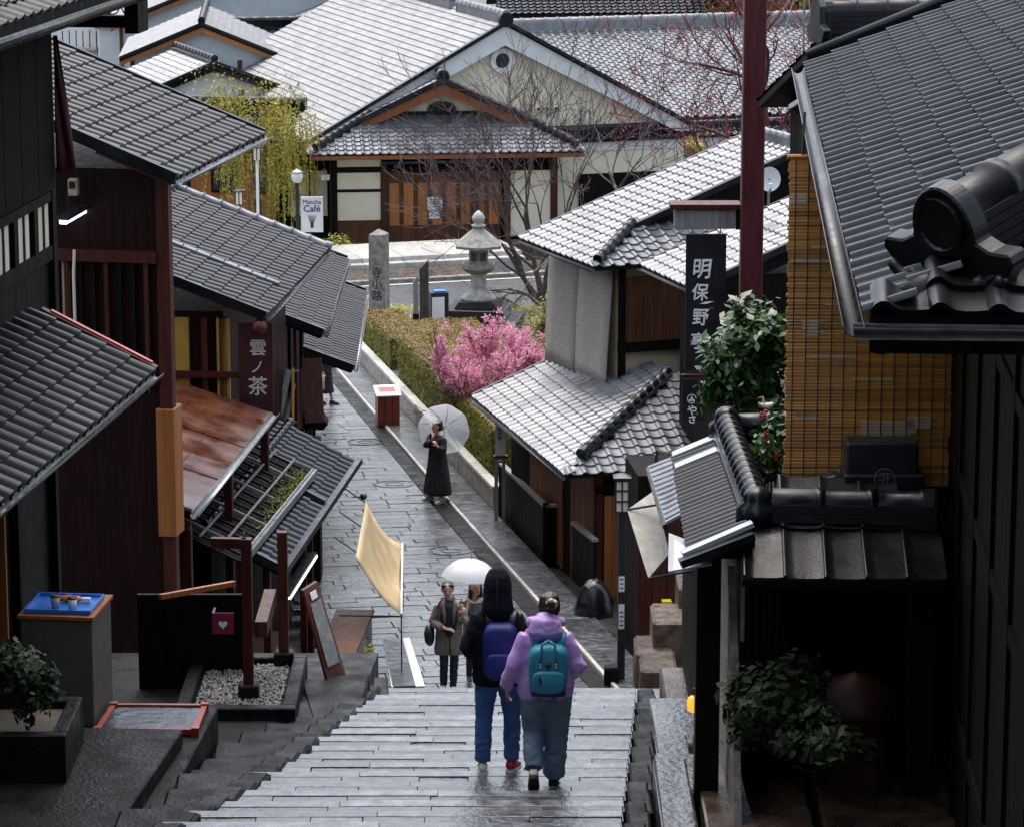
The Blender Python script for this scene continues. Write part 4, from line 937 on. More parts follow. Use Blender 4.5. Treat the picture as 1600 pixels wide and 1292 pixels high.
cv = rdg-UP*1.0+Y*.0; gvn = MB().loft([[cv-Y*y+(X*math.cos(2*math.pi*j/20)*.52+UP*math.sin(2*math.pi*j/20)*.3) for j in range(20)] for y in (.0, .05)]).build('gable_vent', M['glass_dark'], po)
for i in range(5): MB().box(cv-Y*.055, oax, -.42+.2*i, -.38+.2*i, 0, .01, -.2, .2).build('vent_bar', M['wood_dark'], gvn)
MB().bar(fl-Y*.03+UP*.07, frr-Y*.03+UP*.07, .12, .12).build('gable_sill', M['tile'], po)
MB().bar(L0-UP*.12+Y*.05, R0_-UP*.12+Y*.05, .12, .14).build('fascia', M['wood_warm'], po)
rafters(po, L0+X*.3, R0_-X*.3, Y*1.2, 22, .09, 'wood_brown', .05, 1)
# walls, posts, doors
O = L0+X*.9+Y*1.1; O[2] = 0; zb0, zt0 = -1.9, 1.75
MB().box(O, oax, 0, 7.9, .1, 5.5, zb0, zt0).build('core_wall', M['wood_dark'], po)
for x in (0, 1.75, 5.0, 6.1, 7.75): MB().box(O, oax, x-.1, x+.1, -.06, .12, zb0, zt0).build('post', M['wood_red' if x else 'wood_dark'], po)
MB().box(O, oax, -.1, 7.9, -.03, .1, .95, 1.12).build('lintel', M['wood_dark'], po)
def panel(x0, x1, z0, z1, m_, nm='wall_panel'): return MB().box(O, oax, x0, x1, .02, .1, z0, z1).build(nm, M[m_], po)
panel(.12, 1.63, .35, .93, 'plaster_cream'); panel(.12, 1.63, -.75, .25, 'plaster_cream'); panel(.12, 1.63, 1.14, 1.7, 'plaster_cream')
panel(.1, 1.65, -1.9, -.78, 'wood_brown'); MB().box(O, oax, .1, 1.65, -.01, .02, .25, .35).build('rail', M['wood_dark'], po)
panel(6.22, 7.63, -1.4, .93, 'plaster_cream')
for i in range(8):
    x0 = 1.87+i*.5; 
    if x0 > 5.9: break
    dr = MB().box(O, oax, x0, x0+.49, .0, .06, -1.5, .93).build('door', M['wood_brown'], po)
    MB().box(O, oax, x0+.08, x0+.41, -.012, .0, -.95, .55).build('door_panel', M['wood_orange'], dr)
MB().box(O, oax, 4.9, 5.1, -.08, .0, -1.5, 1.1).build('door_post', M['wood_red'], po)
MB().box(O, oax, 1.6, 6.2, -1.0, .0, 1.35, 1.45).build('inner_canopy', M['tile'], po)
MB().box(O, oax, -.2, 8.0, -1.2, .0, zb0-.2, -1.5).build('plinth', M['stone_brown'], po)
# left return: narrow wing of the porch
MB().box(O, oax, -2.0, -.11, .9, 1.1, zb0, zt0).build('side_wall', M['wood_dark'], po)
for x0, x1 in ((-.75, -.2), (-1.5, -.85)):
    MB().box(O, oax, x0, x1, .86, .9, -.7, .9).build('wall_panel', M['plaster_cream'], po)
MB().box(O, oax, -.45, -.15, -.1, -.02, .7, .9).build('wall_lamp', M['plaster_white'], po)
nb = thing('paper_notice', 'white paper notice pinned on the orange doors', 'notice', O+X*3.5-Z*.6-Y*.02)
MB().box(O, oax, 3.28, 3.80, -.03, -.014, -.42, .05).build('sheet', M['paint_white'], nb); MB().box(O, oax, 3.33, 3.70, -.031, -.014, -.72, -.44).build('sheet', M['paint_white'], nb)
for i in range(4): MB().box(O, oax, 3.34, 3.74, -.033, -.031, -.05-.08*i, -.03-.08*i).build('print_line', M['ink_black'], nb)
# ------------------------------------------------------------------ houses farther back
def gable_house(name, label, apex, base_w, rise, ang, length, wall_h, rm='tile_far', wm='plaster_blue', barge='wood_orange', gz_=None, ov=.5):
    """house whose gable faces the camera; apex = world point of the ridge end"""
    Xg, Yg = hright(ang), hdir(ang); axg = (Xg, Yg, UP); h = thing(name, label, 'house', apex-UP*(rise+wall_h)+Yg*1)
    for sx in (1, -1):
        e = apex-Xg*sx*base_w-UP*rise
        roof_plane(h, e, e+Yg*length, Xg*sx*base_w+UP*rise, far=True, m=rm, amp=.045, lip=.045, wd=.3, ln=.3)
        MB().slab([e+Yg*.06-UP*.02, apex+Yg*.06-UP*.02, apex+Yg*.06-UP*.3, e+Yg*.06-UP*.26], Yg*.08).build('barge_board', M[barge], h)
        MB().bar(e+UP*.06, apex+UP*.06, .16, .12).build('verge_tiles', M['tile'], h)
    ridge(h, apex, apex+Yg*length, .13, .2, .5, m='tile')
    e0, e1 = apex-Xg*(base_w-ov)-UP*(rise+.05), apex+Xg*(base_w-ov)-UP*(rise+.05)
    MB().slab([e0+Yg*.5-UP*wall_h, e0+Yg*.5, apex+Yg*.5-UP*.3, e1+Yg*.5, e1+Yg*.5-UP*wall_h], Yg*(length-.8)).build('wall', M[wm], h)
    for x in (-base_w+ov, -base_w*.45, base_w*.45, base_w-ov): MB().box(apex-UP*rise+Yg*.44, axg, x-.09, x+.09, 0, .05, -wall_h, -.1).build('post', M['wood_brown'], h)
    w_ = MB().box(apex-UP*rise+Yg*.45, axg, -.5, .5, 0, .04, -1.3, -.4).build('window', M['wood_dark'], h)
    MB().box(apex-UP*rise+Yg*.44, axg, -.42, .42, -.01, 0, -1.22, -.48).build('pane', M['glass_dark'], w_)
    return h
gable_house('gabled_house', 'pale blue walled house with orange gable boards behind the willow', PY(315, 40, 128), 3.3, 1.35, -4, 9, 3.2)
gable_house('gabled_house', 'house with a wide orange edged gable peeking over the hall ridge', PY(622, -8, 146), 4.2, 1.5, -8, 9, 3.5, wm='plaster_tan')
gable_house('gabled_house', 'wide house with sweeping tiled gable roof far behind the tall shop', PY(420, -60, 152), 7.5, 3.0, -6, 12, 3.5)
gable_house('storehouse', 'small grey white storehouse with lattice window left of the willow', PY(335, 100, 122), 2.6, 1.0, -20, 6, 3.0, wm='plaster_white', barge='tile')
def flat_house(name, label, p, w_, dp, hh, m_, ang=0, nw=(2, 2), roof='tile_far'):
    Xg, Yg = hright(ang), hdir(ang); axg = (Xg, Yg, UP); h = thing(name, label, 'house', p-UP*hh)
    MB().box(p, axg, -w_/2, w_/2, 0, dp, -hh, 0).build('wall', M[m_], h)
    MB().box(p, axg, -w_/2-.2, w_/2+.2, -.2, dp+.2, 0, .25).build('roof_slab', M[roof], h)
    for i in range(nw[0]):
        for j in range(nw[1]):
            x = -w_/2+w_*(i+.5)/nw[0]; z = -1.0-2.4*j
            f = MB().box(p, axg, x-.55, x+.55, -.05, -.002, z-.7, z+.4).build('window', M['metal_dark'], h)
            MB().box(p, axg, x-.47, x+.47, -.06, -.051, z-.62, z+.32).build('pane', M['glass_dark'], f)
    MB().tube([p-Yg*.08+Xg*w_*.1, p-Yg*.08+Xg*w_*.1-UP*hh], .06, 6).build('drain_pipe', M['metal_grey'], h)
    MB().box(p, axg, -w_*.3, w_*.1, -.9, -.002, -3.0, -2.85).build('balcony_slab', M['stone_pale'], h)
    for i in range(6): MB().box(p, axg, -w_*.3+w_*.08*i, -w_*.3+w_*.08*i+.05, -.88, -.83, -2.85, -2.0).build('railing_bar', M['metal_dark'], h)
    return h
flat_house('modern_house', 'white modern house far beyond the tall shop roof', PY(140, -15, 165), 4.4, 6, 7, 'plaster_white', 4)
flat_house('modern_house', 'pinkish white modern house with balcony right of the white one', PY(205, 45, 160), 3.2, 5, 6, 'paint_white', -8, (1, 2))
# tiled roofs along the top
def long_roof(name, label, p, L_, run, slope, ang, m_, wm, hh=3.5):
    Xg, Yg = hright(ang), hdir(ang); axg = (Xg, Yg, UP); h = thing(name, label, 'house', p-UP*(hh+run*slope)+Xg*L_/2)
    e = p-Yg*run-UP*run*slope
    roof_plane(h, e, e+Xg*L_, Yg*run+UP*run*slope, far=True, m=m_, amp=.045, lip=.05, wd=.32, ln=.3)
    e2 = p+Yg*run-UP*run*slope; roof_plane(h, e2, e2+Xg*L_, -Yg*run+UP*run*slope, far=True, m=m_, amp=.045, lip=.05, wd=.32, ln=.3)
    ridge(h, p, p+Xg*L_, .15, .25, .5, m='tile')
    MB().box(e, axg, .4, L_-.4, .7, 2*run-.7, -hh, .3).build('wall', M[wm], h)
    for i in range(int(L_/1.8)): 
        f = MB().box(e, axg, .6+1.8*i, 1.6+1.8*i, .64, .69, -1.8, -.5).build('window', M['wood_dark'], h)
        MB().box(e, axg, .68+1.8*i, 1.52+1.8*i, .62, .64, -1.7, -.6).build('pane', M['glass_dark'], f)
    return h
long_roof('tiled_house', 'dark roofed house directly behind the hall ridge', PY(770, -35, 150), 9.5, 3.2, .45, -6, 'tile', 'wood_brown')
long_roof('tiled_house', 'low house with pale blue sheet roof behind the gabled houses', PY(330, -25, 160), 9, 4.5, .35, -6, 'metal_white', 'plaster_blue')
long_roof('tiled_house', 'tiled house with dark eave left of the hall roof', PY(340, 42, 136), 6.5, 3.5, .5, -10, 'tile', 'wood_dark')
long_roof('tiled_house', 'ochre walled house behind the red flowering tree', PY(1100, -70, 158), 14, 3.4, .45, 2, 'tile', 'wood_orange')
long_roof('tiled_house', 'old house among the trees beyond the willow', PY(250, 165, 118), 5.5, 2.5, .45, 10, 'tile', 'wood_orange', 3.0)
# dark house beyond the near right house (ridge with end ornament)
g5 = thing('dark_roofed_house', 'dark house whose ridge and ridge end ornament rise behind the near right roof', 'house', (5.5, 33, 5))
p = PY(1290, 52, 33.5); Xg = hright(-14)
q = p+Xg*5+UP*.0
ridge(g5, p, q, .1, .24, .34, m='tile_dark', wid=.3, ends=(True, False))
for sx in (1, -1):
    Yg = hdir(-14)*sx
    roof_plane(g5, p-Yg*2.2-UP*.95, q-Yg*2.2-UP*.95, Yg*2.2+UP*.95, m='tile_dark', limit=80)
pr_ = [(-.2, -.1), (-.3, .05), (-.17, .1), (-.15, .28), (0, .42), (.15, .28), (.17, .1), (.3, .05), (.2, -.1)]
MB().slab([p-Xg*.12+hdir(-14)*x+UP*y for x, y in pr_], Xg*.08).build('ridge_ornament', M['tile_dark'], g5, bev=.01)
MB().box(p-UP*.7, (Xg, hdir(-14), UP), .25, 5, -1.8, 1.8, -7.0, -.1).build('wall', M['wood_dark'], g5)
# ------------------------------------------------------------------ vegetation
leafmat('leaf_hedge', (.06, .07, .012), (.18, .18, .028), (.34, .30, .05), .6, .25, 2.5)
leafmat('leaf_hedge_top', (.11, .06, .015), (.22, .12, .03), (.27, .25, .05), .65, .2, 1.1)
leafmat('leaf_yellow', (.30, .30, .05), (.50, .50, .12), (.62, .62, .2), .6, .3, 3)
leafmat('leaf_willow', (.20, .17, .02), (.40, .35, .05), (.56, .50, .13), .6, .35, 1.0)
leafmat('leaf_camellia', (.012, .035, .008), (.035, .09, .018), (.09, .17, .04), .22, .12, 4)
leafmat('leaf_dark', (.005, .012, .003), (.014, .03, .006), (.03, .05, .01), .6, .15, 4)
leafmat('blossom', (.50, .14, .27), (.76, .34, .47), (.90, .60, .68), .6, .4, 3)
leafmat('blossom_red', (.30, .012, .03), (.50, .03, .07), (.62, .08, .13), .6, .3, 3)
leafmat('leaf_autumn', (.10, .06, .015), (.24, .13, .03), (.16, .16, .03), .6, .3, 1)
def tree_segments(base, dirv, length, rad, depth, rng, spread=.55, kids=(2, 4), shrink=.72, up=.12, wob=.16, nseg=4, rshrink=.6, out=None, level=0):
    """recursive limbs: list of (points, radii, level)"""
    if out is None: out = []
    pts = [np.asarray(base, float)]; dv = np.asarray(dirv, float); dv = dv/np.linalg.norm(dv); rr = [rad]
    for i in range(nseg):
        dv = dv+rng.normal(0, wob, 3)+UP*up; dv /= np.linalg.norm(dv)
        pts.append(pts[-1]+dv*length/nseg); rr.append(rad*(1-(1-rshrink)*(i+1)/nseg))
    out.append((pts, rr, level))
    if depth > 0:
        for k in range(rng.integers(kids[0], kids[1]+1)):
            f = rng.uniform(.35, 1.0) if k else 1.0; i = min(nseg-1, int(f*nseg)); p = pts[i]+(pts[i+1]-pts[i])*(f*nseg-i)
            dd = pts[i+1]-pts[i]; dd = dd/np.linalg.norm(dd)+rng.normal(0, spread, 3)
            tree_segments(p, dd, length*shrink*rng.uniform(.75, 1.15), rr[i]*.62, depth-1, rng, spread, kids, shrink, up, wob, max(2, nseg-1), rshrink, out, level+1)
    return out
def tubes(segs, n=5, rmin=0.):
    Vs, Qs, off = [], [], 0
    for pts, rr, lv in segs:
        k = n if lv < 2 else 3; P = np.array(pts); m_ = len(P)
        T = np.gradient(P, axis=0); T /= np.linalg.norm(T, axis=1)[:, None]+1e-9
        ref = np.array([.3, .5, .8]); a = np.cross(T, ref); a /= np.linalg.norm(a, axis=1)[:, None]+1e-9; b = np.cross(T, a)
        th = np.arange(k)*2*math.pi/k
        R_ = P[:, None]+np.maximum(np.array(rr), rmin)[:, None, None]*(a[:, None]*np.cos(th)[None, :, None]+b[:, None]*np.sin(th)[None, :, None])
        Vs.append(R_.reshape(-1, 3))
        i, j = np.meshgrid(np.arange(m_-1), np.arange(k), indexing='ij')
        Qs.append(np.stack([i*k+j, i*k+(j+1) % k, (i+1)*k+(j+1) % k, (i+1)*k+j], -1).reshape(-1, 4)+off); off += m_*k
    return np.concatenate(Vs), np.concatenate(Qs)
def make_tree(name, label, base, segs, wood, twig=None, split=2, cat='tree', group=None, rmin=.0085):
    t = thing(name, label, cat, base, group)
    a = [s for s in segs if s[2] < split]; b = [s for s in segs if s[2] >= split]
    fast_mesh('trunk', *tubes(a, 7), M[wood], t, True)
    if b: fast_mesh('twigs', *tubes(b, 4, rmin), M[twig or wood], t, True)['kind'] = 'stuff'
    return t
def rng_(k): return np.random.default_rng(k)
# clipped hedges
def hedge(label, s0, s1, t0, t1, h, nf, nt_):
    c_ = ST((s0+s1)/2, (t0+t1)/2); hd_ = thing('clipped_hedge', label, 'hedge', c_)
    def zt(s): return float(np.interp(s, [61.5, 91.5], [1.0, -.55]))
    mb = MB(); P8 = []
    for dz in (-.1, h-.08):
        for s, t in ((s0+.1, t0+.1), (s1-.1, t0+.1), (s1-.1, t1-.1), (s0+.1, t1-.1)): P8.append(ST(s, t, zt(s)+dz))
    mb.add(P8, [(0, 1, 2, 3), (4, 5, 6, 7), (0, 1, 5, 4), (1, 2, 6, 5), (2, 3, 7, 6), (3, 0, 4, 7)]).build('core', M['bark'], hd_)
    def bump(s, t): return .05*mnoise.noise((s*.9, t*.9, 3))+.025*mnoise.noise((s*2.6, t*2.6, 8))
    pts = []; nr = []
    for _ in range(nf):
        side = RNG.random(); z = h*RNG.random()
        if side < .72: s = RNG.uniform(s0, s1); t = t0-.05+bump(s, z*3)+RNG.normal(0, .02); nv = -T2
        elif side < .88: t = RNG.uniform(t0, t1); s = s0-.02+bump(t, z*3); nv = -S2
        else: t = RNG.uniform(t0, t1); s = s1+.02+bump(t, z*3); nv = S2
        p = ST(s, t, zt(s)+z+bump(s, t)); pts.append(p); nr.append(nv)
    o = fast_mesh('side_foliage', *leaf_quads(pts, np.array(nr), .042, 1.6, .6), M['leaf_hedge'], hd_); o['kind'] = 'stuff'
    pts = []
    for _ in range(nt_):
        s = RNG.uniform(s0, s1); t = RNG.uniform(t0, t1); pts.append(ST(s, t, zt(s)+h+bump(s, t)+RNG.normal(0, .015)))
    o = fast_mesh('top_foliage', *leaf_quads(pts, np.tile(UP, (nt_, 1)), .042, 1.6, .7), M['leaf_hedge_top'], hd_); o['kind'] = 'stuff'
hedge('long clipped hedge with rusty brown top above the low stone wall', 64.2, 78.2, 10.9, 13.4, .98, 40000, 34000)
hedge('shorter clipped hedge between the dark gap and the stone pillar', 79.6, 83.3, 10.9, 13.6, .8, 8000, 8000)
hedge('low clipped hedge in front of the stone pillar', 83.5, 87.6, 10.9, 12.2, .55, 6000, 7000)
# plum tree
b_ = PD(782, 640, 71.5); b_[2] = .45; rg = rng_(3)
segs = []
for k in range(8):
    a = k*.8+.2; segs += tree_segments(b_+np.array([.05*math.cos(a), .05*math.sin(a), 0]), (math.cos(a)*(.55+.5*(k % 2)), math.sin(a)*(.5+.4*(k % 2)), 1.0-.6*(k % 2)), 1.1, .05, 3, rg, .5, (4, 5), .74, .09, .12)
pl = make_tree('plum_tree', 'small plum tree in full pink blossom behind the hedge', b_, segs, 'bark', 'twig', 2)
tips = [p for s in segs if s[2] >= 2 for p in s[0]]
tips = np.array(tips); ec = PD(783, 553, 71.5); er = np.array([1.5, 1.4, 1.3])
tips = tips[(((tips-ec)/er)**2).sum(1) < 1]; n = 42000; idx = RNG.integers(0, len(tips), n); P = tips[idx]+RNG.normal(0, .045, (n, 3))
pass
o = fast_mesh('blossom', *leaf_quads(P, None, .05, 1.15), M['blossom'], pl); o['kind'] = 'stuff'
# willow
b_ = np.array([-8.9, 110.5, -1.8]); rg = rng_(11)
segs = tree_segments(b_, (.03, -.1, 1), 3.6, .17, 0, rg, nseg=5, up=.25, wob=.05); top = segs[0][0][-1]
for k in range(9):
    a = k*.7; segs += [(p, r_, l+1) for p, r_, l in tree_segments(top-UP*rg.uniform(0, .6), (math.cos(a)*.8, math.sin(a)*.7, .9), 1.5, .06, 2, rg, .5, (2, 3), .75, .1, .15)]
wl = make_tree('willow_tree', 'yellow green weeping willow between the shop roofs and the cream hall', b_, segs, 'bark', 'twig', 2)
Vp = []; strand = []
ends = [p for s in segs if s[2] >= 2 for p in s[0]]
for k in range(270):
    p = np.array(ends[rg.integers(len(ends))]); L_ = rg.uniform(1.2, 3.9); dr = rg.normal(0, .35, 2); q = []
    for i in range(9):
        f = i/8; q.append(p+np.array([dr[0]*f**.6, dr[1]*f**.6, -L_*f+.25*math.sin(f*2.5)]))
    q = [x for x in q if x[2] > -1.7]
    if len(q) > 1:
        strand.append((q, [.008]*len(q), 3))
        for i in range(int(L_*11)):
            f = rg.random()*(len(q)-1); j = int(f); Vp.append(q[j]+(q[min(j+1, len(q)-1)]-q[j])*(f-j)+rg.normal(0, .03, 3))
for k in range(1800):
    p = np.array(ends[rg.integers(len(ends))]); Vp.append(p+rg.normal(0, .33, 3)+np.array([-.25, 0, .25]))
fast_mesh('strands', *tubes(strand, 3), M['leaf_willow'], wl)
o = fast_mesh('leaves', *leaf_quads(Vp, None, .055, 2.6), M['leaf_willow'], wl); o['kind'] = 'stuff'
# bare cherry trees before the porch
rg = rng_(21); b_ = np.array([1.0, 96.5, -1.25])
segs = []
for a, tl_, L_ in ((2.4, .55, 2.7), (3.4, .7, 2.3), (.4, .8, 2.9), (1.4, .5, 3.0), (5.0, .6, 2.1), (3.0, 1.1, 2.2)):
    segs += tree_segments(b_+rg.normal(0, .06, 3)*np.array([1, 1, 0]), (math.cos(a)*tl_, math.sin(a)*tl_*.6, 1), L_*1.05, .09, 5, rg, .36, (3, 3), .76, .06, .11, 4, .55)
make_tree('bare_tree', 'leafless tree with a fan of thin dark branches in front of the porch', b_, segs, 'bark', 'twig', 2)
rg = rng_(5); b_ = PY(1000, 330, 92); b_[2] = -1.0
segs = tree_segments(b_, (-.1, 0, 1), 3.2, .11, 0, rg, nseg=5, up=.2, wob=.1); q = segs[0][0][-2]
for dv in ((-1.3, -.1, .35), (.5, .1, 1), (-.5, 0, 1)): segs += [(p, r_, l+1) for p, r_, l in tree_segments(q, dv, 2.2, .07, 3, rg, .5, (2, 4), .7, .05, .18)]
make_tree('old_tree', 'old pruned tree with pale lichen covered limbs behind the grey roofed house', b_, segs, 'bark_lichen', 'twig', 3)
rg = rng_(8); b_ = PG(835, 500)+np.array([.3, 1.0, 0])
segs = []
for dv in ((-1, 0, .7), (.8, .2, .8), (-.3, 0, 1.1), (-1.3, -.3, .3)): segs += tree_segments(b_, dv, 1.5, .07, 3, rg, .6, (2, 4), .68, .02, .22)
make_tree('gnarled_plum', 'gnarled leafless plum with lichen spotted limbs beside the stone lantern', b_, segs, 'bark_lichen', 'twig', 2)
# red budded tree at the top right
rg = rng_(31); b_ = np.array([6.35, 78.0, -.5])
segs = tree_segments(b_, (.0, 0, 1), 9.2, .17, 0, rg, nseg=7, up=.3, wob=.03); tr = segs[0][0]
for k in range(22):
    p = tr[2+k % 6]; a = rg.uniform(0, 6.28); segs += [(x, y, l+1) for x, y, l in tree_segments(p, (math.cos(a), math.sin(a)*.6, .6), 1.9, .06, 4, rg, .45, (2, 3), .75, .08, .16)]
rt = make_tree('red_plum_tree', 'tall bare tree with red buds behind the dark red pole', b_, segs, 'twig_red', 'twig_red', 1)
tips = np.array([p for s in segs if s[2] >= 3 for p in s[0]]); P = tips[RNG.integers(0, len(tips), 4200)]; P = P+RNG.normal(0, .05, P.shape)
o = fast_mesh('buds', *leaf_quads(P, None, .05, 1.2), M['blossom_red'], rt); o['kind'] = 'stuff'
# leafy shrubs
def shrub(name, label, c_, rad, n, size, m_, stems=6, flat=1.0, cat='shrub', seed=1, base=None, clumps=26):
    rg = rng_(seed); c_ = np.asarray(c_, float); rad = np.asarray(rad, float); b_ = np.array([c_[0], c_[1], c_[2]-rad[2]]) if base is None else np.asarray(base, float)
    t = thing(name, label, cat, b_); segs = []
    for k in range(stems):
        e = c_+rg.normal(0, .4, 3)*rad; segs.append(([b_+rg.normal(0, .03, 3)*np.array([1, 1, 0]), (b_+e)/2+rg.normal(0, .08, 3)*rad, e], [.03*rad.max(), .022*rad.max(), .008], 0))
    fast_mesh('stems', *tubes(segs, 5), M['bark'], t, True)
    cl = rg.normal(0, 1, (clumps, 3)); cl /= np.linalg.norm(cl, axis=1)[:, None]; cl = cl*rg.uniform(.35, .95, clumps)[:, None]*rad
    idx = rg.integers(0, clumps, n); P = c_+cl[idx]+rg.normal(0, .17, (n, 3))*rad
    Nn = P-c_; Nn /= np.linalg.norm(Nn, axis=1)[:, None]+1e-6; Nn = Nn+UP*.6
    o = fast_mesh('leaves', *leaf_quads(P, Nn, size, 1.8, .8), M[m_], t); o['kind'] = 'stuff'
    return t
cc = PD(1168, 560, 34.0)
cm = shrub('camellia_tree', 'glossy dark green camellia tree beside the black hanging sign', cc, (.46, .45, .72), 5200, .07, 'leaf_camellia', 7, seed=2, base=(cc[0], cc[1], 6.4), cat='tree', clumps=40)
cc = PD(1208, 692, 27.0)
cb = shrub('camellia_bush', 'camellia bush with pink flowers at the left edge of the bamboo blind', cc, (.17, .2, .30), 1500, .05, 'leaf_camellia', 5, seed=4, base=(cc[0], cc[1], 7.4))
def flower(parent, p, r_, m_):
    mb = MB()
    for k in range(9):
        a = k*2.4; rr = r_*(.35+.07*k); q = p+np.array([math.cos(a)*rr*.6, math.sin(a)*rr*.6-.02, .01*k-.03]); 
        mb.loft([[q+np.array([math.cos(2*math.pi*j/6)*rr*.5*s_, math.sin(2*math.pi*j/6)*rr*.5*s_, z]) for j in range(6)] for s_, z in ((.3, -.01), (1, 0), (.7, .014))])
    mb.build('flower', M[m_], parent)
flower(cb, PD(1191, 652, 26.8), .05, 'blossom_red'); flower(cb, PD(1213, 715, 26.8), .03, 'blossom_red'); flower(cb, PD(1196, 683, 26.8), .03, 'blossom_red')
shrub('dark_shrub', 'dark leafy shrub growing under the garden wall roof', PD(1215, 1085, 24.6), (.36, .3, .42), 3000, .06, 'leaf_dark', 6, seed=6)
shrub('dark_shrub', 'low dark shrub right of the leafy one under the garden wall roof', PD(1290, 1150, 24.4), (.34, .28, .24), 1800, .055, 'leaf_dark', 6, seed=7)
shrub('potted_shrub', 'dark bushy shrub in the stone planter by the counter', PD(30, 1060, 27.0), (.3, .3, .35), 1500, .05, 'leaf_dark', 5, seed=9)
shrub('round_shrub', 'small yellow green clipped shrub below the cafe sign', PD(525, 388, 110)-UP*.1, (.62, .5, .5), 2600, .06, 'leaf_yellow', 4, seed=12)
shrub('green_shrub', 'fresh green shrub between plum blossom and grey roofed house', PD(860, 510, 74), (.35, .4, .8), 2200, .06, 'leaf_hedge', 5, seed=13, base=(PD(860, 510, 74)[0], PD(860, 510, 74)[1], .2))
shrub('lichen_clump', 'yellow green leaf clump in front of the cream boundary wall', PD(1084, 232, 92), (.35, .3, .3), 700, .06, 'leaf_yellow', 4, seed=14, base=(PD(1084, 232, 92)[0], PD(1084, 232, 92)[1], -1))
for i, (px, py, D_, lab) in enumerate(((1110, 10, 150, 'rusty autumn coloured tree on the skyline right of the dark roofed house'), (1250, -10, 140, 'brown green tree above the red budded tree'))):
    c_ = PD(px, py, D_); shrub('autumn_tree', lab, c_, (2.2, 2, 2.6), 6000, .16, 'leaf_autumn', 7, seed=40+i, base=(c_[0], c_[1], -2.0), cat='tree', clumps=50)
# ground cover
gc_ = []
for _ in range(9000):
    px, py = RNG.uniform(568, 662), RNG.uniform(488, 518); p = PZ(px, py, -.75); gc_.append(p+np.array([0, 0, abs(RNG.normal(0, .1))]))
o = fast_mesh('ground_cover', *leaf_quads(gc_, np.tile(UP, (len(gc_), 1)), .06, 1.6, .9), M['leaf_yellow']); tag(o, 'pale yellow green ground cover round the foot of the stone pillar', 'ground cover', kind='stuff')
gc_ = []
for _ in range(14000):
    s = RNG.uniform(62.5, 91.3); t = RNG.uniform(13.3, 19); p = ST(s, t); p[2] = float(np.interp(s, [61.5, 91.5], [1.0, -.55]))+.02+abs(RNG.normal(0, .05)); gc_.append(p)
o = fast_mesh('garden_grass', *leaf_quads(gc_, np.tile(UP, (len(gc_), 1)), .08, 1.8, .9), M['leaf_hedge']); tag(o, 'low brown green plants covering the garden bed', 'plants', kind='stuff')
# ------------------------------------------------------------------ street things
def text(body, parent, o, X, Z, h, m_, name='lettering', bold=.0, depth=.004, vertical=False, shear=0., wob=0, gap=1.08, sx=1.0):
    """flat raised lettering; o = top centre, X right, Z up; h = character height"""
    Y = np.cross(Z, X)      # points into the sign
    rows = list(body) if vertical else [body]; out = []
    for i, ch in enumerate(rows):
        c = bpy.data.curves.new('t', 'FONT'); c.body = ch; c.offset = 0; c.shear = shear; c.size = 1; c.align_x = 'CENTER'; c.resolution_u = 3
        ob = bpy.data.objects.new('t', c); COL.objects.link(ob); dg = bpy.context.evaluated_depsgraph_get()
        me = bpy.data.meshes.new_from_object(ob.evaluated_get(dg)); V = np.array([v.co for v in me.vertices]); Fc = [tuple(p.vertices) for p in me.polygons]
        COL.objects.unlink(ob); bpy.data.objects.remove(ob)
        if not len(V): continue
        V[:, 1] -= .35 if ord(ch[0]) > 255 else .33
        if wob: V = V+np.array([[wob*mnoise.noise((v[0]*3+i*7, v[1]*3, 1)), wob*mnoise.noise((v[0]*3, v[1]*3+i*5, 9)), 0] for v in V])
        W_ = [np.asarray(o)+X*v[0]*h*sx+Z*(v[1]*h-(i*gap+.5)*h) for v in V]
        mb = MB()
        for kx, kz in (((0, 0),) if not bold else ((0, 0), (1, 0), (-1, 0), (0, 1), (0, -1))): mb.add([p+X*kx*bold*h+Z*kz*bold*h+Y*(.0006*(kx+2*kz)) for p in W_], Fc)
        ob = mb.build(name, m_, parent, fixn=False); md = ob.modifiers.new('s', 'SOLIDIFY'); md.thickness = depth; md.offset = 0
        out.append(ob)
    return out
XA, YA = np.array([1., 0, 0]), np.array([0, 1., 0])
def PT(px, py):
    z = -.3
    for _ in range(30):
        p = PZ(px, py, z); z = float(np.interp(np.dot(p, S2), [61.5, 91.5], [1.0, -.55]))
    return PZ(px, py, z)
# tall pole with the black hanging sign
pl_ = thing('tall_pole', 'tall dark red square pole carrying the roofed sign bracket', 'pole', (3.1, 41, 2.5))
p0 = PD(1172, 500, 42); pt = PD(1181, -40, 42)
pd_ = np.array([p0[0], p0[1], 2.4])
MB().bar(pd_, np.array([p0[0], p0[1], 16.6]), .29, .27, YA).build('shaft', M['pole_red'], pl_, bev=.012)
MB().bar(PD(1150, 342, 42), PD(1165, 342, 42), .1, .28).build('bracket_arm', M['wood_dark'], pl_)
bq = PD(1053, 356, 42); 
MB().box(bq, (XA, YA, UP), 0, .80, -.14, .14, 0, .26).build('bracket_box', M['wood_grey'], pl_, bev=.01)
MB().slab([bq+np.array([-.06, -.2, .27]), bq+np.array([.86, -.2, .27]), bq+np.array([.86, .2, .27]), bq+np.array([-.06, .2, .27])], (0, 0, .06)).build('bracket_roof', M['wood_red'], pl_)
sg = thing('hanging_sign', 'tall black hanging sign with white brush lettering', 'sign', PD(1103, 585, 41.9))
s0, s1 = PD(1072, 366, 41.9), PD(1135, 586, 41.9)
bd = MB().box((s0[0], s0[1], 0), (XA, YA, UP), 0, s1[0]-s0[0], -.03, .03, s1[2], s0[2]).build('board', M['sign_black'], sg)
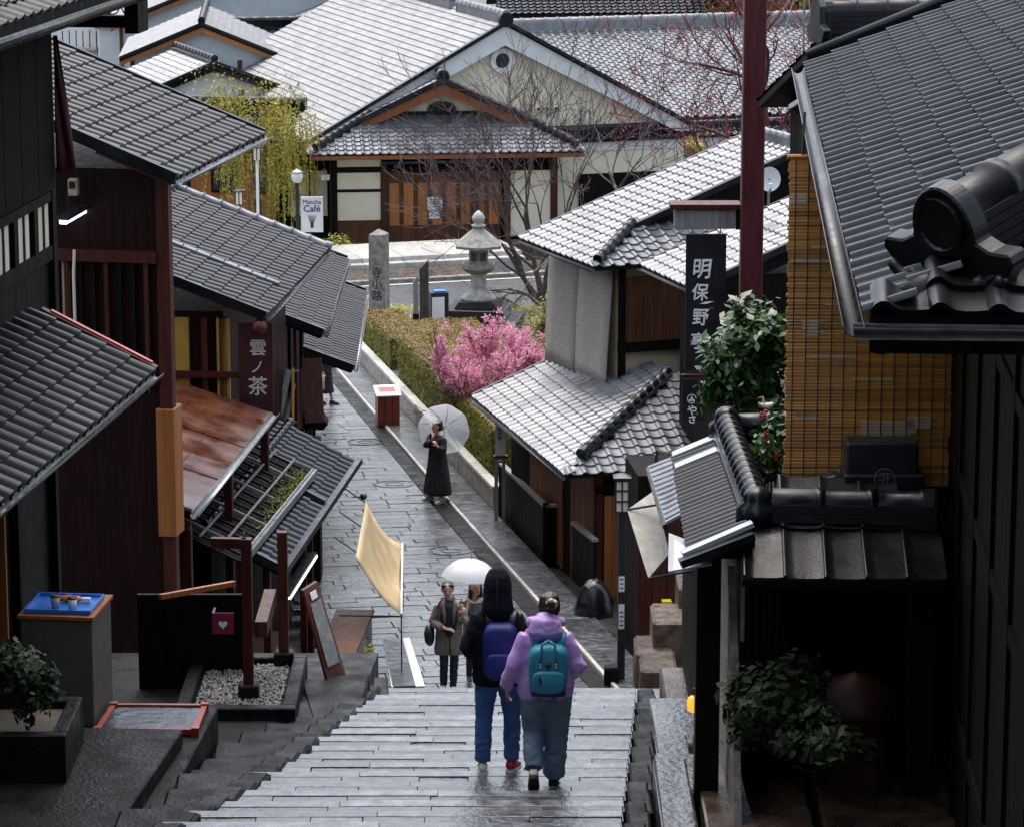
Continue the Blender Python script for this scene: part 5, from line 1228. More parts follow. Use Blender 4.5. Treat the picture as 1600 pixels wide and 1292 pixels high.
for ch, px, py, hh in (('明', 1097, 407, 33), ('保', 1095, 448, 28), ('野', 1096, 488, 28), ('亭', 1093, 528, 28)):
    q = PD(px, py, 41.8); q[1] = s0[1]-.034
    text(ch, bd, q, XA, UP, hh*41.8/5000*1.0, M['ink_white'], bold=.016, wob=.05, shear=.08, sx=.95)
for x in (.08, s1[0]-s0[0]-.08): MB().tube([(s0[0]+x, s0[1], s0[2]-.01), (s0[0]+x, s0[1], s0[2]+.1)], .008, 6).build('chain', M['metal_grey'], sg)
sb = thing('small_black_sign', 'small black sign with white crest below the tall hanging sign', 'sign', PD(1086, 655, 41.7))
s0, s1 = PD(1066, 592, 41.7), PD(1101, 660, 41.7)
bd = MB().box((s0[0], s0[1], 0), (XA, YA, UP), 0, s1[0]-s0[0], -.025, .025, s1[2], s0[2]).build('board', M['sign_black'], sb)
q = PD(1081, 624, 41.7); q[1] = s0[1]-.028
ringmesh(q, XA, YA, UP, [(.062, .002), (.062, -.002), (.053, -.002), (.053, .002)]).build('crest_ring', M['ink_white'], bd)
for dx, dz, r_ in ((-.025, -.02, .016), (.025, -.02, .016), (0, -.02, .013), (0, .008, .016), (0, .028, .01)):
    MB().loft([[q+np.array([dx+math.cos(2*math.pi*j/10)*r_, y, dz+math.sin(2*math.pi*j/10)*r_]) for j in range(10)] for y in (-.003, .002)]).build('crest_dot', M['ink_white'], bd)
q = PD(1082, 634, 41.7); q[1] = s0[1]-.029; text('や', bd, q, XA, UP, .14, M['ink_white'], bold=.025)
q = PD(1082, 650, 41.7); q[1] = s0[1]-.029; text('さ', bd, q, XA, UP, .12, M['ink_white'], bold=.025)
MB().bar(PD(1064, 588, 41.75), PD(1112, 588, 41.75), .06, .05).build('bracket', M['wood_red'], sb)
MB().bar(PD(1112, 588, 41.75), np.array([p0[0]-.16, p0[1], PD(1112, 588, 41.75)[2]]), .05, .05).build('arm', M['wood_dark'], sb)
# tea shop sign
ts = thing('tea_sign', 'dark red vertical sign board with faded white lettering on the tea shop', 'sign', PY(400, 640, 49.9))
s0, s1 = PY(372, 505, 49.8), PY(428, 642, 49.8)
bd = MB().box((s0[0], s0[1], 0), (XA, YA, UP), 0, s1[0]-s0[0], -.03, .03, s1[2], s0[2]).build('board', mat('sign_red', (.03, .004, .005), (.045, .008, .008), .5), ts)
mat('ink_faded', (.45, .42, .40), (.55, .52, .5), .7, .05, 5, bump=0)
for ch, px, py, hh in (('雲', 403, 530, 26), ('ノ', 402, 562, 22), ('茶', 403, 588, 30)):
    q = PY(px, py, 49.8); q[1] = s0[1]-.034; text(ch, bd, q, XA, UP, hh*50.8/5000*1.05, M['ink_faded'], bold=.012)
for i, (px, z0) in enumerate(((444, 640), (452, 645), (460, 640))):
    pass
# lamp post with lattice lantern
lp = thing('lantern_lamp_post', 'black lamp post with square lattice lantern beside the stone block steps', 'lamp post', PG(970, 1062))
b_ = PG(970, 1062); ppm = 5000/np.dot(b_-CAM, np.array([0, _c, -_s])); hh = (1062-790)/ppm
MB().box(b_, (XA, YA, UP), -.06, .06, -.06, .06, -.05, hh).build('post', M['metal_dark'], lp, bev=.006)
lt = MB().box(b_, (XA, YA, UP), -.09, .09, -.09, .09, hh, hh+.5).build('lantern', M['lamp_glow'], lp)
for x in (-.1, 0, .1): 
    for y in (-.1, .1): MB().box(b_, (XA, YA, UP), x-.011, x+.011, y-.011, y+.011, hh-.02, hh+.52).build('lattice_bar', M['metal_dark'], lt)
for z in (0, .17, .34, .5): MB().box(b_, (XA, YA, UP), -.11, .11, -.112, -.09, hh+z-.012, hh+z+.012).build('lattice_bar', M['metal_dark'], lt)
MB().loft([[b_+np.array([sx*w_, sy*w_, z]) for sx, sy in ((-1, -1), (1, -1), (1, 1), (-1, 1))] for w_, z in ((.14, hh+.52), (.14, hh+.55), (.03, hh+.6))]).build('lantern_cap', M['metal_dark'], lp)
for z0, z1 in ((.85, 1.25), (1.45, 1.7)): 
    st_ = MB().box(b_, (XA, YA, UP), -.045, .045, -.0655, -.0605, z0, z1).build('sticker', M['paint_white'], lp)
    for k in range(4): MB().box(b_, (XA, YA, UP), -.03, .03, -.0675, -.0656, z0+.05+.07*k, z0+.07+.07*k).build('print_line', M['ink_black'], st_)
bb = thing('stone_bollard', 'short square dark stone block beside the lamp post', 'bollard', PG(955, 1066))
p = PG(955, 1066); MB().loft([[p+np.array([sx*w_, sy*w_, z]) for sx, sy in ((-1, -1), (1, -1), (1, 1), (-1, 1))] for w_, z in ((.115, -.05), (.11, .24), (.095, .27))]).build('block', M['stone_dark'], bb)
tb = thing('covered_pile', 'heap covered with black plastic at the house corner', 'heap', PG(930, 955))
mb = MB(); p = PG(928, 960); n = 18; rows = []
for i in range(9):
    f = i/8; rows.append([p+np.array([math.cos(2*math.pi*j/n)*.34*math.cos(f*1.45)*(1+.18*mnoise.noise((j*.7, i*.6, 0))), math.sin(2*math.pi*j/n)*.34*math.cos(f*1.45)*(1+.18*mnoise.noise((j*.7, i*.6, 5))), .62*math.sin(f*1.5)+.06*mnoise.noise((j*.8, i*.9, 2))]) for j in range(n)])
mb.loft(rows).build('plastic', mat('plastic_black', (.006, .006, .007), (.015, .015, .017), .25, .1, 6, bump=.5, bscale=8), tb, smooth=True)
# red box with white top on the pavement
rb = thing('utility_box', 'red wooden box with a white printed top standing on the pavement by the hedge', 'box', PG(606, 666))
p = PG(606, 664); X, Y = hright(-10), hdir(-10)
MB().box(p, (X, Y, UP), -.26, .26, -.2, .3, 0, .72).build('case', M['red_box'], rb, bev=.01)
MB().slab([p+X*x+Y*y+UP*z for x, y, z in ((-.3, -.26, .735), (.3, -.26, .735), (.3, .34, .87), (-.3, .34, .87))], UP*.03).build('lid', M['paint_white'], rb)
for k in range(3): MB().box(p, (X, Y, UP), -.26+.17*k, -.245+.17*k, -.212, -.2, .02, .7).build('batten', M['wood_red'], rb)
MB().slab([p+X*x+Y*y+UP*z for x, y, z in ((-.2, -.05, .818), (.18, -.05, .818), (.18, .2, .874), (-.2, .2, .874))], UP*.003).build('print', M['red_bright'], rb)
# narrow white sign and timber fence in front of the house
ws = thing('white_post_sign', 'narrow white upright sign with small lettering behind the timber fence', 'sign', PY(782, 720, 62))
s0, s1 = PY(774, 652, 62), PY(790, 711, 62)
bd = MB().box((s0[0], s0[1], 0), (XA, YA, UP), 0, s1[0]-s0[0], -.04, .04, s1[2], s0[2]).build('board', M['paint_white'], ws)
q = PY(780.5, 660, 62); q[1] = s0[1]-.043; text('清山木樹', bd, q, XA, UP, .08, M['ink_black'], vertical=True, bold=.01)
MB().box((s0[0], s0[1], 0), (XA, YA, UP), -.04, s1[0]-s0[0]+.04, -.06, .06, s1[2]-.05, s1[2]).build('base', M['wood_brown'], ws)
MB().box((s0[0], s0[1], 0), (XA, YA, UP), -.02, .05, -.04, .04, .5, s1[2]-.05).build('leg', M['wood_grey'], ws); MB().box((s0[0], s0[1], 0), (XA, YA, UP), .13, .2, -.04, .04, .5, s1[2]-.05).build('leg', M['wood_grey'], ws)
fn = thing('timber_fence', 'dark boarded timber fence with flat top rail round the house front', 'fence', ST(60, 10.9))
def fence_run(a, b, h, n):
    a = np.asarray(a, float); b = np.asarray(b, float)
    for i in range(n):
        p = a+(b-a)*i/n; q = a+(b-a)*(i+.94)/n; MB().slab([p-UP*.1, q-UP*.1, q+UP*h, p+UP*h], np.cross((q-p)/np.linalg.norm(q-p), UP)*.03).build('board', M['wood_dark'], fn)
    MB().bar(a+UP*(h+.03), b+UP*(h+.03), .11, .05).build('top_rail', M['wood_grey'], fn); MB().bar(a+UP*.08, b+UP*.08, .06, .07).build('bottom_rail', M['wood_dark'], fn)
fa, fb, fc_ = ST(62.3, 10.72), ST(57.4, 10.72), ST(57.4, 11.6)
fence_run(fa, fb, .95, 18); fence_run(fb, fc_, .95, 4); fence_run(ST(55.6, 10.9), ST(53.8, 10.95), .95, 8)
for p in (fa, fb, fc_): MB().box(p, (XA, YA, UP), -.05, .05, -.05, .05, -.1, 1.04).build('post', M['wood_dark'], fn)
# stone pillar, wooden posts, white box sign
pi = thing('stone_pillar', 'tall square inscribed stone pillar at the road corner', 'pillar', PG(593, 503, .4))
p = PZ(593, 503, -.75); X, Y = hright(14), hdir(14); hh = 2.72
mb = MB().loft([[p+X*sx*w_+Y*sy*w_+UP*z for sx, sy in ((-1, -1), (1, -1), (1, 1), (-1, 1))] for w_, z in ((.25, -.6), (.235, hh-.16), (.23, hh-.14), (.02, hh))])
sh = mb.build('shaft', M['stone_moss'], pi)
text('寺小路', sh, p-Y*.245+UP*1.65, X, UP, .32, M['ink_black'], vertical=True, bold=.015, wob=.05)
for lab, px, py, w_, hh in (('dark weathered wooden post with slanted top', 663, 523, .115, 1.72), ('thin grey wooden post behind the dark weathered one', 650, 505, .07, 1.05)):
    t = thing('wooden_post', lab, 'post', PT(px, py)); p = PT(px, py)+UP*.25
    MB().loft([[p+np.array([sx*w_*1.1, sy*w_, z+(.12*sx if z > 1 else 0)]) for sx, sy in ((-1, -1), (1, -1), (1, 1), (-1, 1))] for z in (-.7, hh*.5, hh)]).build('shaft', M['bark' if w_ > .1 else 'wood_grey'], t, bev=.012)
    MB().box(p, (XA, YA, UP), -w_*1.25, w_*1.25, -w_*1.2, w_*1.2, -.4, .02).build('foot', M['stone_dark'], t)
wb = thing('box_sign', 'black box sign with white face and blue top beside the lantern', 'sign', PT(685, 542)); p = PT(686, 541)+UP*.5; X, Y = hright(-14), hdir(-14)
MB().box(p, (X, Y, UP), -.24, .24, -.15, .2, -.6, .98).build('case', M['sign_black'], wb, bev=.01)
MB().box(p, (X, Y, UP), -.22, .12, -.158, -.151, .0, .86).build('face', M['paint_white'], wb); MB().box(p, (X, Y, UP), -.14, .2, -.12, .15, .981, 1.02).build('top_plate', M['blue_paint'], wb)
# stone lantern
sl2 = thing('stone_lantern', 'large pale stone lantern on a stepped black granite base', 'lantern', PG(747, 500, .4)); p = PT(748, 510)
def sq(w0, w1, z0, z1, m_, nm, bev=.02, X=hright(8), Y=hdir(8)):
    return MB().loft([[p+X*sx*w_+Y*sy*w_+UP*z*.93 for sx, sy in ((-1, -1), (1, -1), (1, 1), (-1, 1))] for w_, z in ((w0, z0), (w1, z1))]).build(nm, M[m_], sl2, bev=bev)
sq(1.15, 1.15, -.5, .28, 'granite_black', 'base_step'); sq(.82, .82, .282, .62, 'granite_black', 'base_step'); sq(.62, .5, .622, .82, 'stone_dark', 'plinth')
def hexl(prof, m_, nm, n=6, sm=False): return MB().loft([[p+np.array([math.cos(2*math.pi*(j+.5)/n)*r_, math.sin(2*math.pi*(j+.5)/n)*r_, z*.93]) for j in range(n)] for r_, z in prof]).build(nm, M[m_], sl2, smooth=sm)
hexl([(.52, .82), (.5, .9), (.36, 1.02), (.25, 1.25), (.22, 1.5), (.24, 1.62)], 'stone_moss', 'shaft', 12, True)
hexl([(.26, 1.62), (.44, 1.72), (.52, 1.8), (.52, 1.92), (.46, 1.95)], 'stone_moss', 'platform')
fbx = hexl([(.3, 1.95), (.3, 2.35)], 'stone_moss', 'fire_box')
for k in range(6): 
    a = 2*math.pi*k/6; q = p+np.array([math.cos(a)*.262, math.sin(a)*.262, 2.0]); t_ = np.array([-math.sin(a), math.cos(a), 0]); n_ = np.array([math.cos(a), math.sin(a), 0])
    MB().box(q, (t_, n_, UP), -.09, .09, -.02, .006, -.12, .12).build('opening', M['glass_dark'], fbx)
hexl([(.34, 2.35), (.72, 2.42), (.74, 2.5), (.55, 2.66), (.36, 2.82), (.2, 2.95), (.16, 3.0)], 'stone_moss', 'roof')
hexl([(.1, 3.0), (.2, 3.06), (.2, 3.1), (.1, 3.14), (.17, 3.22), (.19, 3.32), (.12, 3.44), (.01, 3.54)], 'stone_pale', 'finial', 12, True)
# cafe sign on its lamp post
cs = thing('cafe_sign', 'white cafe sign with whisk drawing fixed to a lamp post', 'sign', PY(487, 365, 106))
s0, s1 = PY(470, 308, 106), PY(505, 363, 106)
bd = MB().box((s0[0], s0[1], 0), (XA, YA, UP), 0, s1[0]-s0[0], -.04, .04, s1[2], s0[2]).build('board', M['paint_white'], cs)
cxm = (s0[0]+s1[0])/2; yf = s0[1]-.045
text('Matcha', bd, np.array([cxm, yf, s0[2]-.06]), XA, UP, .215, M['ink_blue'], bold=.012)
text('Café', bd, np.array([cxm, yf, s0[2]-.24]), XA, UP, .31, M['ink_blue'], bold=.018)
zc = s0[2]-.62
for k in range(9): MB().bar(np.array([cxm+.012*(k-4), yf, zc-.26]), np.array([cxm+.036*(k-4), yf, zc]), .012, .004, YA).build('whisk_tine', M['ink_brown'], bd)
MB().box((cxm, yf, 0), (XA, YA, UP), -.05, .05, -.003, .003, zc-.42, zc-.25).build('whisk_handle', M['ink_black'], bd)
lp2 = thing('globe_lamp_post', 'slim dark lamp post with white globe holding the cafe sign', 'lamp post', (PY(464, 330, 106)[0], 106, -1.7))
q = PY(464, 265, 106); qx, qy = q[0], 106.0
MB().tube([(qx, qy, -1.75), (qx, qy, q[2]-.45)], .06, 8).build('post', M['metal_dark'], lp2); MB().tube([(qx, qy, s0[2]-.1), (s0[0]+.1, s0[1], s0[2]-.1)], .02, 6).build('arm', M['metal_dark'], lp2); MB().tube([(qx, qy, s1[2]+.1), (s0[0]+.1, s0[1], s1[2]+.1)], .02, 6).build('arm', M['metal_dark'], lp2)
MB().lathe((qx, qy, q[2]-.45), [(.08, 0), (.15, .05), (.19, .2), (.17, .32), (.14, .34)], 12).build('globe', M['paint_white'], lp2, smooth=True); MB().lathe((qx, qy, q[2]-.11), [(.2, 0), (.19, .03), (.06, .1), (.01, .13)], 12).build('cap', M['metal_grey'], lp2)
for nm, lab, px, pyb, pyt in (('garden_lamp', 'white posted square lantern below the willow strands', 403, 330, 228), ('garden_lamp', 'small black square lantern left of the willow trunk', 374, 325, 297)):
    t = thing(nm, lab, 'lamp', PY(px, pyb, 107)); a, b = PY(px, pyb, 107), PY(px, pyt, 107)
    MB().tube([(a[0], a[1], -1.9), (a[0], a[1], b[2]-.5)], .05, 8).build('post', M['paint_white' if pyt < 250 else 'metal_dark'], t)
    lt = MB().box((a[0], a[1], 0), (XA, YA, UP), -.11, .11, -.11, .11, b[2]-.48, b[2]-.08).build('lantern', M['lamp_glow'], t)
    for x in (-.12, 0, .12): MB().box((a[0], a[1], 0), (XA, YA, UP), x-.015, x+.015, -.13, -.11, b[2]-.5, b[2]-.06).build('lattice_bar', M['metal_dark'], lt)
    MB().lathe((a[0], a[1], b[2]-.08), [(.2, 0), (.17, .05), (.02, .12)], 4).build('cap', M['metal_dark'], t)
# roof things: dish, antenna, floodlight
di = thing('satellite_dish', 'white satellite dish on the roof edge beside the tall pole', 'dish', PD(1203, 282, 57))
c_ = PD(1203, 282, 57); n = 24
MB().loft([[c_+np.array([math.cos(2*math.pi*j/n)*r_, y+.1, math.sin(2*math.pi*j/n)*r_*1.12]) for j in range(n)] for r_, y in ((.01, .05), (.1, .04), (.19, 0), (.2, -.005), (.195, .01), (.1, .055), (.01, .065))], cap=False).build('reflector', M['plaster_white'], di, smooth=True)
MB().tube([c_+np.array([0, .1, -.2]), c_+np.array([0, -.12, -.2]), c_+np.array([0, -.16, -.12])], .015, 6).build('feed_arm', M['metal_grey'], di); MB().box(c_+np.array([0, -.17, -.1]), (XA, YA, UP), -.03, .03, -.03, .03, -.02, .06).build('receiver', M['paint_white'], di)
MB().tube([c_+np.array([0, .15, 0]), c_+np.array([0, .22, -.1]), c_+np.array([0, .22, -.5])], .02, 6).build('mount', M['metal_grey'], di)
an = thing('antenna_mast', 'thin grey antenna mast on a white tripod standing on the roof ridge', 'antenna', PD(1253, 238, 61.5))
c_ = PD(1253, 205, 61.5); f_ = PD(1253, 240, 61.5)
MB().tube([c_-UP*.1, c_+UP*4.2], .022, 6).build('mast', M['metal_grey'], an)
for dx, dy in ((-.22, 0), (.24, 0), (.03, .2), (.02, -.2)): MB().tube([c_+UP*.12, np.array([f_[0]+dx, f_[1]+dy, f_[2]])], .016, 6).build('tripod_leg', M['paint_white'], an)
for k, (dx, dy) in enumerate(((-1.1, 0), (.5, .6))): MB().tube([c_+UP*3.2, np.array([f_[0]+dx, f_[1]+dy, f_[2]-.1])], .006, 4).build('guy_wire', M['metal_white'], an)
fl_ = thing('floodlight', 'black floodlight on the gutter corner of the near right house', 'lamp', PD(1256, 165, 29.0)); c_ = PD(1253, 165, 29.0)
MB().slab([c_+np.array([-.12, -.05, -.03]), c_+np.array([.08, -.05, .10]), c_+np.array([.12, -.05, .04]), c_+np.array([-.04, -.05, -.09])], (0, .16, .02)).build('housing', M['metal_dark'], fl_, bev=.008)
MB().tube([c_+np.array([.05, .03, 0]), c_+np.array([.1, .05, -.2]), c_+np.array([.16, .1, -.28])], .014, 6).build('bracket', M['metal_dark'], fl_)
# black unit on the garden wall
ac = thing('black_unit', 'black box unit with round white emblem standing in front of the blind', 'box', PY(1380, 772, 24.45)); a = PY(1322, 770, 24.5); b = PY(1435, 692, 24.5)
MB().box((a[0], a[1], 0), EX, 0, b[0]-a[0], -.0, .28, a[2]-.15, b[2]).build('case', M['metal_dark'], ac, bev=.015)
MB().box((a[0], a[1], 0), EX, -.02, b[0]-a[0]+.05, -.06, .3, a[2]-.2, a[2]+.16).build('skirt', M['sign_black'], ac, bev=.015)
MB().loft([[np.array([a[0]-.08+math.cos(2*math.pi*j/14)*rr, a[1]+.15+math.sin(2*math.pi*j/14)*.1, z]) for j in range(14)] for rr, z in ((.1, a[2]-.1), (.12, a[2]+.04), (.1, a[2]+.1), (.02, a[2]+.13))]).build('side_cap', M['metal_dark'], ac, smooth=True)
q = np.array([PY(1383, 745, 24.4)[0], a[1]-.064, PY(1383, 745, 24.4)[2]-.02])
mat('ink_grey', (.16, .16, .16), (.2, .2, .2), .6, bump=0)
ringmesh(q, XA, YA, UP, [(.082, .002), (.082, -.002), (.075, -.002), (.075, .002)]).build('emblem', M['ink_grey'], ac)
for k, (x0, x1, z0, z1) in enumerate(((-.04, .04, .035, .045), (-.012, -.004, -.04, .04), (.01, .045, -.005, .004), (.02, .028, -.05, .03), (-.05, -.02, -.02, -.012), (-.03, .03, -.055, -.047))): MB().box(q, EX, x0, x1, -.003, .001, z0, z1).build('emblem_stroke', M['ink_grey'], ac)
# red pillar box under the wall roof, orange lantern, bird ornament
rp = thing('red_pillar_box', 'round topped dark red pillar box in the shade under the garden wall roof', 'post box', PD(1335, 1190, 24.4)); q = np.array([2.72, 24.32, 7.45])
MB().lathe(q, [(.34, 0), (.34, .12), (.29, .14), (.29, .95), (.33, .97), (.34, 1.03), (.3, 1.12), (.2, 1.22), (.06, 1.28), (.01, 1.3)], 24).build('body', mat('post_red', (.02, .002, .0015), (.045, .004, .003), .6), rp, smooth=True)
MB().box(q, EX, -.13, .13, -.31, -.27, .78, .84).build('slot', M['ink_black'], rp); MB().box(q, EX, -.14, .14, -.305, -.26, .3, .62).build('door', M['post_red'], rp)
ol = thing('orange_lantern', 'small glowing orange lantern on the dark gate post', 'lantern', PD(1083, 1115, 26.5)); q = PD(1083, 1112, 26.3)
MB().lathe(q, [(.02, 0), (.045, .02), (.05, .07), (.045, .12), (.02, .14)], 12).build('shade', M['orange_glow'], ol, smooth=True); MB().tube([q+UP*.14, q+UP*.2, q+np.array([.06, .0, .22])], .006, 5).build('hook', M['metal_dark'], ol)
bo = thing('bird_ornament', 'small pale bird ornament on the garden wall ridge', 'ornament', PD(1196, 612, 28.2)); q = np.array([2.22, 27.2, zr+.19])
mb = MB(); mb.loft([[q+np.array([x, math.sin(2*math.pi*j/10)*r_, .04+h_+math.cos(2*math.pi*j/10)*r_]) for j in range(10)] for x, r_, h_ in ((-.08, .004, .03), (-.05, .02, .01), (0, .035, 0), (.04, .028, .01), (.055, .01, .02))]).build('body', M['plaster_cream'], bo, smooth=True)
MB().tube([q+np.array([-.04, 0, .05]), q+np.array([-.035, 0, .09]), q+np.array([-.045, 0, .12])], .011, 6).build('neck', M['plaster_cream'], bo); MB().tube([q+np.array([-.045, 0, .12]), q+np.array([-.085, 0, .115])], [.013, .004], 6).build('beak', M['wood_orange'], bo)
mat('red_dull', (.2, .02, .008), (.3, .04, .014), .4)
# ------------------------------------------------------------------ left foreground
ct = thing('shop_counter', 'cream cabinet counter with blue tray on top under the black pent roof', 'counter', (-4.2, 28, 7.2)); X, Y = hright(6), hdir(6); z0 = 7.2
p = PY(92, 1130, 27.8); p[2] = z0; mat('cabinet', (.075, .07, .056), (.105, .10, .08), .5)
MB().box(p, (X, Y, UP), -.33, .33, 0, .75, 0, 1.0).build('cabinet', M['cabinet'], ct, bev=.01)
MB().box(p, (X, Y, UP), -.35, .35, -.02, .77, 1.0, 1.03).build('top', M['wood_orange'], ct)
ty = thing('blue_tray', 'blue tray on the cream counter', 'tray', p+UP*1.03)
MB().box(p, (X, Y, UP), -.3, .3, .05, .62, 1.031, 1.045).build('sheet', M['blue_paint'], ty)
for a, b in (((-.3, .05), (.3, .05)), ((-.3, .62), (.3, .62)), ((-.3, .05), (-.3, .62)), ((.3, .05), (.3, .62))): MB().bar(p+X*a[0]+Y*a[1]+UP*1.06, p+X*b[0]+Y*b[1]+UP*1.06, .015, .03).build('rim', M['blue_paint'], ty)
for i, (x, y) in enumerate(((-.05, .2), (.12, .15))):
    cu = thing('paper_cup', ('white patterned paper cup with dark lid on the tray' if i else 'dark lidded paper cup at the back of the tray'), 'cup', p+X*x+Y*y+UP*1.05); q = p+X*x+Y*y+UP*1.046
    MB().lathe(q, [(.032, 0), (.044, .11)], 14).build('cup', M['paint_white' if i else 'stone_pale'], cu, smooth=True); MB().lathe(q, [(.046, .11), (.046, .122), (.036, .13), (.03, .128)], 14).build('lid', M['metal_dark'], cu)
og = thing('orange_bread', 'orange wrapped pastry lying on the tray', 'pastry', p+X*.02+Y*.42+UP*1.05); q = p+X*.02+Y*.42+UP*1.05
MB().loft([[q+X*x+Y*math.cos(2*math.pi*j/10)*r_+UP*(.03+math.sin(2*math.pi*j/10)*r_*.6) for j in range(10)] for x, r_ in ((-.12, .01), (-.09, .04), (0, .055), (.09, .045), (.13, .015))]).build('wrap', mat('orange', (.5, .1, .015), (.65, .18, .03), .4), og, smooth=True)
MB().box(q, (X, Y, UP), .12, .2, -.02, .03, .0, .04).build('napkin', M['paint_white'], og)
of = thing('low_bed', 'low orange red timber platform with dark mat on the forecourt', 'platform', PZ(235, 1140, 7.2)); pts = [PZ(152, 1142, 7.24), PZ(305, 1142, 7.24), PZ(320, 1104, 7.24), PZ(178, 1103, 7.24)]
for i in range(4): MB().bar(pts[i], pts[(i+1) % 4], .05, .05).build('rail', M['red_dull'], of)
MB().slab([q+UP*-.02 for q in pts], UP*.03).build('mat', M['plastic_black'], of)
for i in range(4): MB().box(pts[i], EX, -.035, .035, -.035, .035, -.06, .04).build('corner_block', M['red_dull'], of)
sp = thing('stone_planter', 'rough stone planter box in front of the counter', 'planter', PZ(60, 1190, 7.36)); q = PZ(108, 1100, 8.0)
X0, Y0 = -4.75, 25.7
for nm, b6 in (('side', (X0-.9, X0+1.0, Y0, Y0+.12)), ('side', (X0-.9, X0+1.0, Y0+1.0, Y0+1.12)), ('side', (X0+.88, X0+1.0, Y0+.12, Y0+1.0)), ('side', (X0-.9, X0-.78, Y0+.12, Y0+1.0))): MB().box((0, 0, 0), EX, *b6, 7.3, 7.78).build(nm, M['stone_dark'], sp, bev=.012)
MB().box((0, 0, 0), EX, X0-.78, X0+.88, Y0+.12, Y0+1.0, 7.3, 7.7).build('soil', M['earth'], sp)
# gravel bed with post
gb = thing('gravel_bed', 'stone rimmed gravel bed at the foot of the red brown post', 'planter', (-2.6, 31, 6.3)); x0, x1, y0, y1, z = -3.3, -2.12, 30.0, 31.9, 6.62
for b6 in ((x0, x1, y0, y0+.14), (x0, x1, y1-.14, y1), (x1-.14, x1, y0+.14, y1-.14), (x0, x0+.14, y0+.14, y1-.14)): MB().box((0, 0, 0), EX, *b6, z-.75, z+.06).build('rim', M['stone_dark'], gb, bev=.012)
MB().box((0, 0, 0), EX, x0+.14, x1-.14, y0+.14, y1-.14, z-.4, z-.03).build('bed', M['stone_dark'], gb)
Vs, Fs = [], []; k = 0
for _ in range(2600):
    c_ = np.array([RNG.uniform(x0+.17, x1-.17), RNG.uniform(y0+.17, y1-.17), z-.02+RNG.uniform(-.01, .02)]); r_ = RNG.uniform(.014, .03)
    o8 = np.array([(1, 0, 0), (0, 1, 0), (-1, 0, 0), (0, -1, 0), (0, 0, 1), (0, 0, -1)])*r_*RNG.uniform(.6, 1.2, (6, 3)); Vs.append(c_+o8)
    Fs.append(np.array([(0, 1, 4), (1, 2, 4), (2, 3, 4), (3, 0, 4), (1, 0, 5), (2, 1, 5), (3, 2, 5), (0, 3, 5)])+k); k += 6
o = fast_mesh('gravel', np.concatenate(Vs), np.concatenate(Fs), mat('gravel', (.10, .10, .098), (.24, .24, .235), .6, .1, 30), gb); o['kind'] = 'stuff'
sd = thing('shop_stand', 'red brown timber stand with shelf and pink card beside the gravel bed', 'stand', (-2.55, 31, 6.6)); 
pA = np.array([-2.62, 30.6, 6.62]); pB = np.array([-2.35, 31.75, 6.62])
for q, hh in ((pA, 1.62), (pB, 1.4)):
    MB().box(q, EX, -.05, .05, -.05, .05, 0, hh).build('post', M['wood_red'], sd); MB().box(q, EX, -.1, .1, -.1, .1, -.02, .14).build('footing', M['stone_dark'], sd, bev=.02)
MB().box((pA+pB)/2, EX, -.06, .06, -.62, .62, .62, .78).build('shelf', M['wood_brown'], sd); MB().bar(pA+UP*1.57, pA+UP*1.57-X*.35, .07, .1).build('beam', M['wood_red'], sd)
MB().bar(PY(250, 932, 30.6), PY(366, 911, 31.4), .05, .05).build('handrail', M['wood_orange'], sd); MB().box(pA, EX, -1.2, -.06, .9, .96, -.2, .8).build('back_board', M['wood_dark'], sd)
pc = thing('pink_card', 'small pink card with a white heart on the timber stand', 'card', PY(348, 990, 30.55)); a, b = PY(332, 990, 30.5), PY(365, 957, 30.5)
MB().box((a[0], a[1], 0), EX, 0, b[0]-a[0], -.004, .004, a[2], b[2]).build('card', mat('pink', (.22, .012, .06), (.26, .02, .08), .5, bump=0), pc)
cx_, cz_ = (a[0]+b[0])/2, (a[2]+b[2])/2
MB().slab([np.array([cx_+.045*math.sin(t)**3*1.0, a[1]-.006, cz_-.01+.045*(13*math.cos(t)-5*math.cos(2*t)-2*math.cos(3*t)-math.cos(4*t))/16]) for t in np.linspace(0, 2*math.pi, 20)[:-1]], (0, -.002, 0)).build('heart', M['ink_white'], pc)
MB().box((a[0], a[1], 0), EX, .0, .02, .005, .2, a[2], b[2]).build('clip', M['metal_dark'], pc)
# leaning menu board, low counter, ramp stone
mbd = thing('menu_board', 'tall framed menu board leaning beside the gravel bed', 'sign', PZ(530, 1080, 6.3)); a = PZ(518, 1085, 6.35); b = PZ(546, 1072, 6.35); tp0 = PY(474, 922, a[1]+.35); tp1 = PY(496, 908, b[1]+.35)
MB().slab([a, b, tp1, tp0], (-.03, .03, 0)).build('frame', M['wood_red'], mbd)
nn = np.array([.03, -.03, .003])
def mix(u, v): return a*(1-u)*(1-v)+b*u*(1-v)+tp1*u*v+tp0*(1-u)*v
MB().slab([mix(.15, .25)+nn*.2, mix(.85, .25)+nn*.2, mix(.85, .85)+nn*.2, mix(.15, .85)+nn*.2], nn*.2).build('poster', mat('poster', (.12, .16, .2), (.3, .33, .35), .3, .1, 9, c3=(.2, .2, .19)), mbd)
MB().slab([mix(.3, .88)+nn*.2, mix(.7, .88)+nn*.2, mix(.7, .95)+nn*.2, mix(.3, .95)+nn*.2], nn*.2).build('notice', M['paint_white'], mbd)
for q in (a, b): MB().bar(q, q+np.array([-.1, .5, 0]), .04, .04).build('leg', M['wood_red'], mbd)
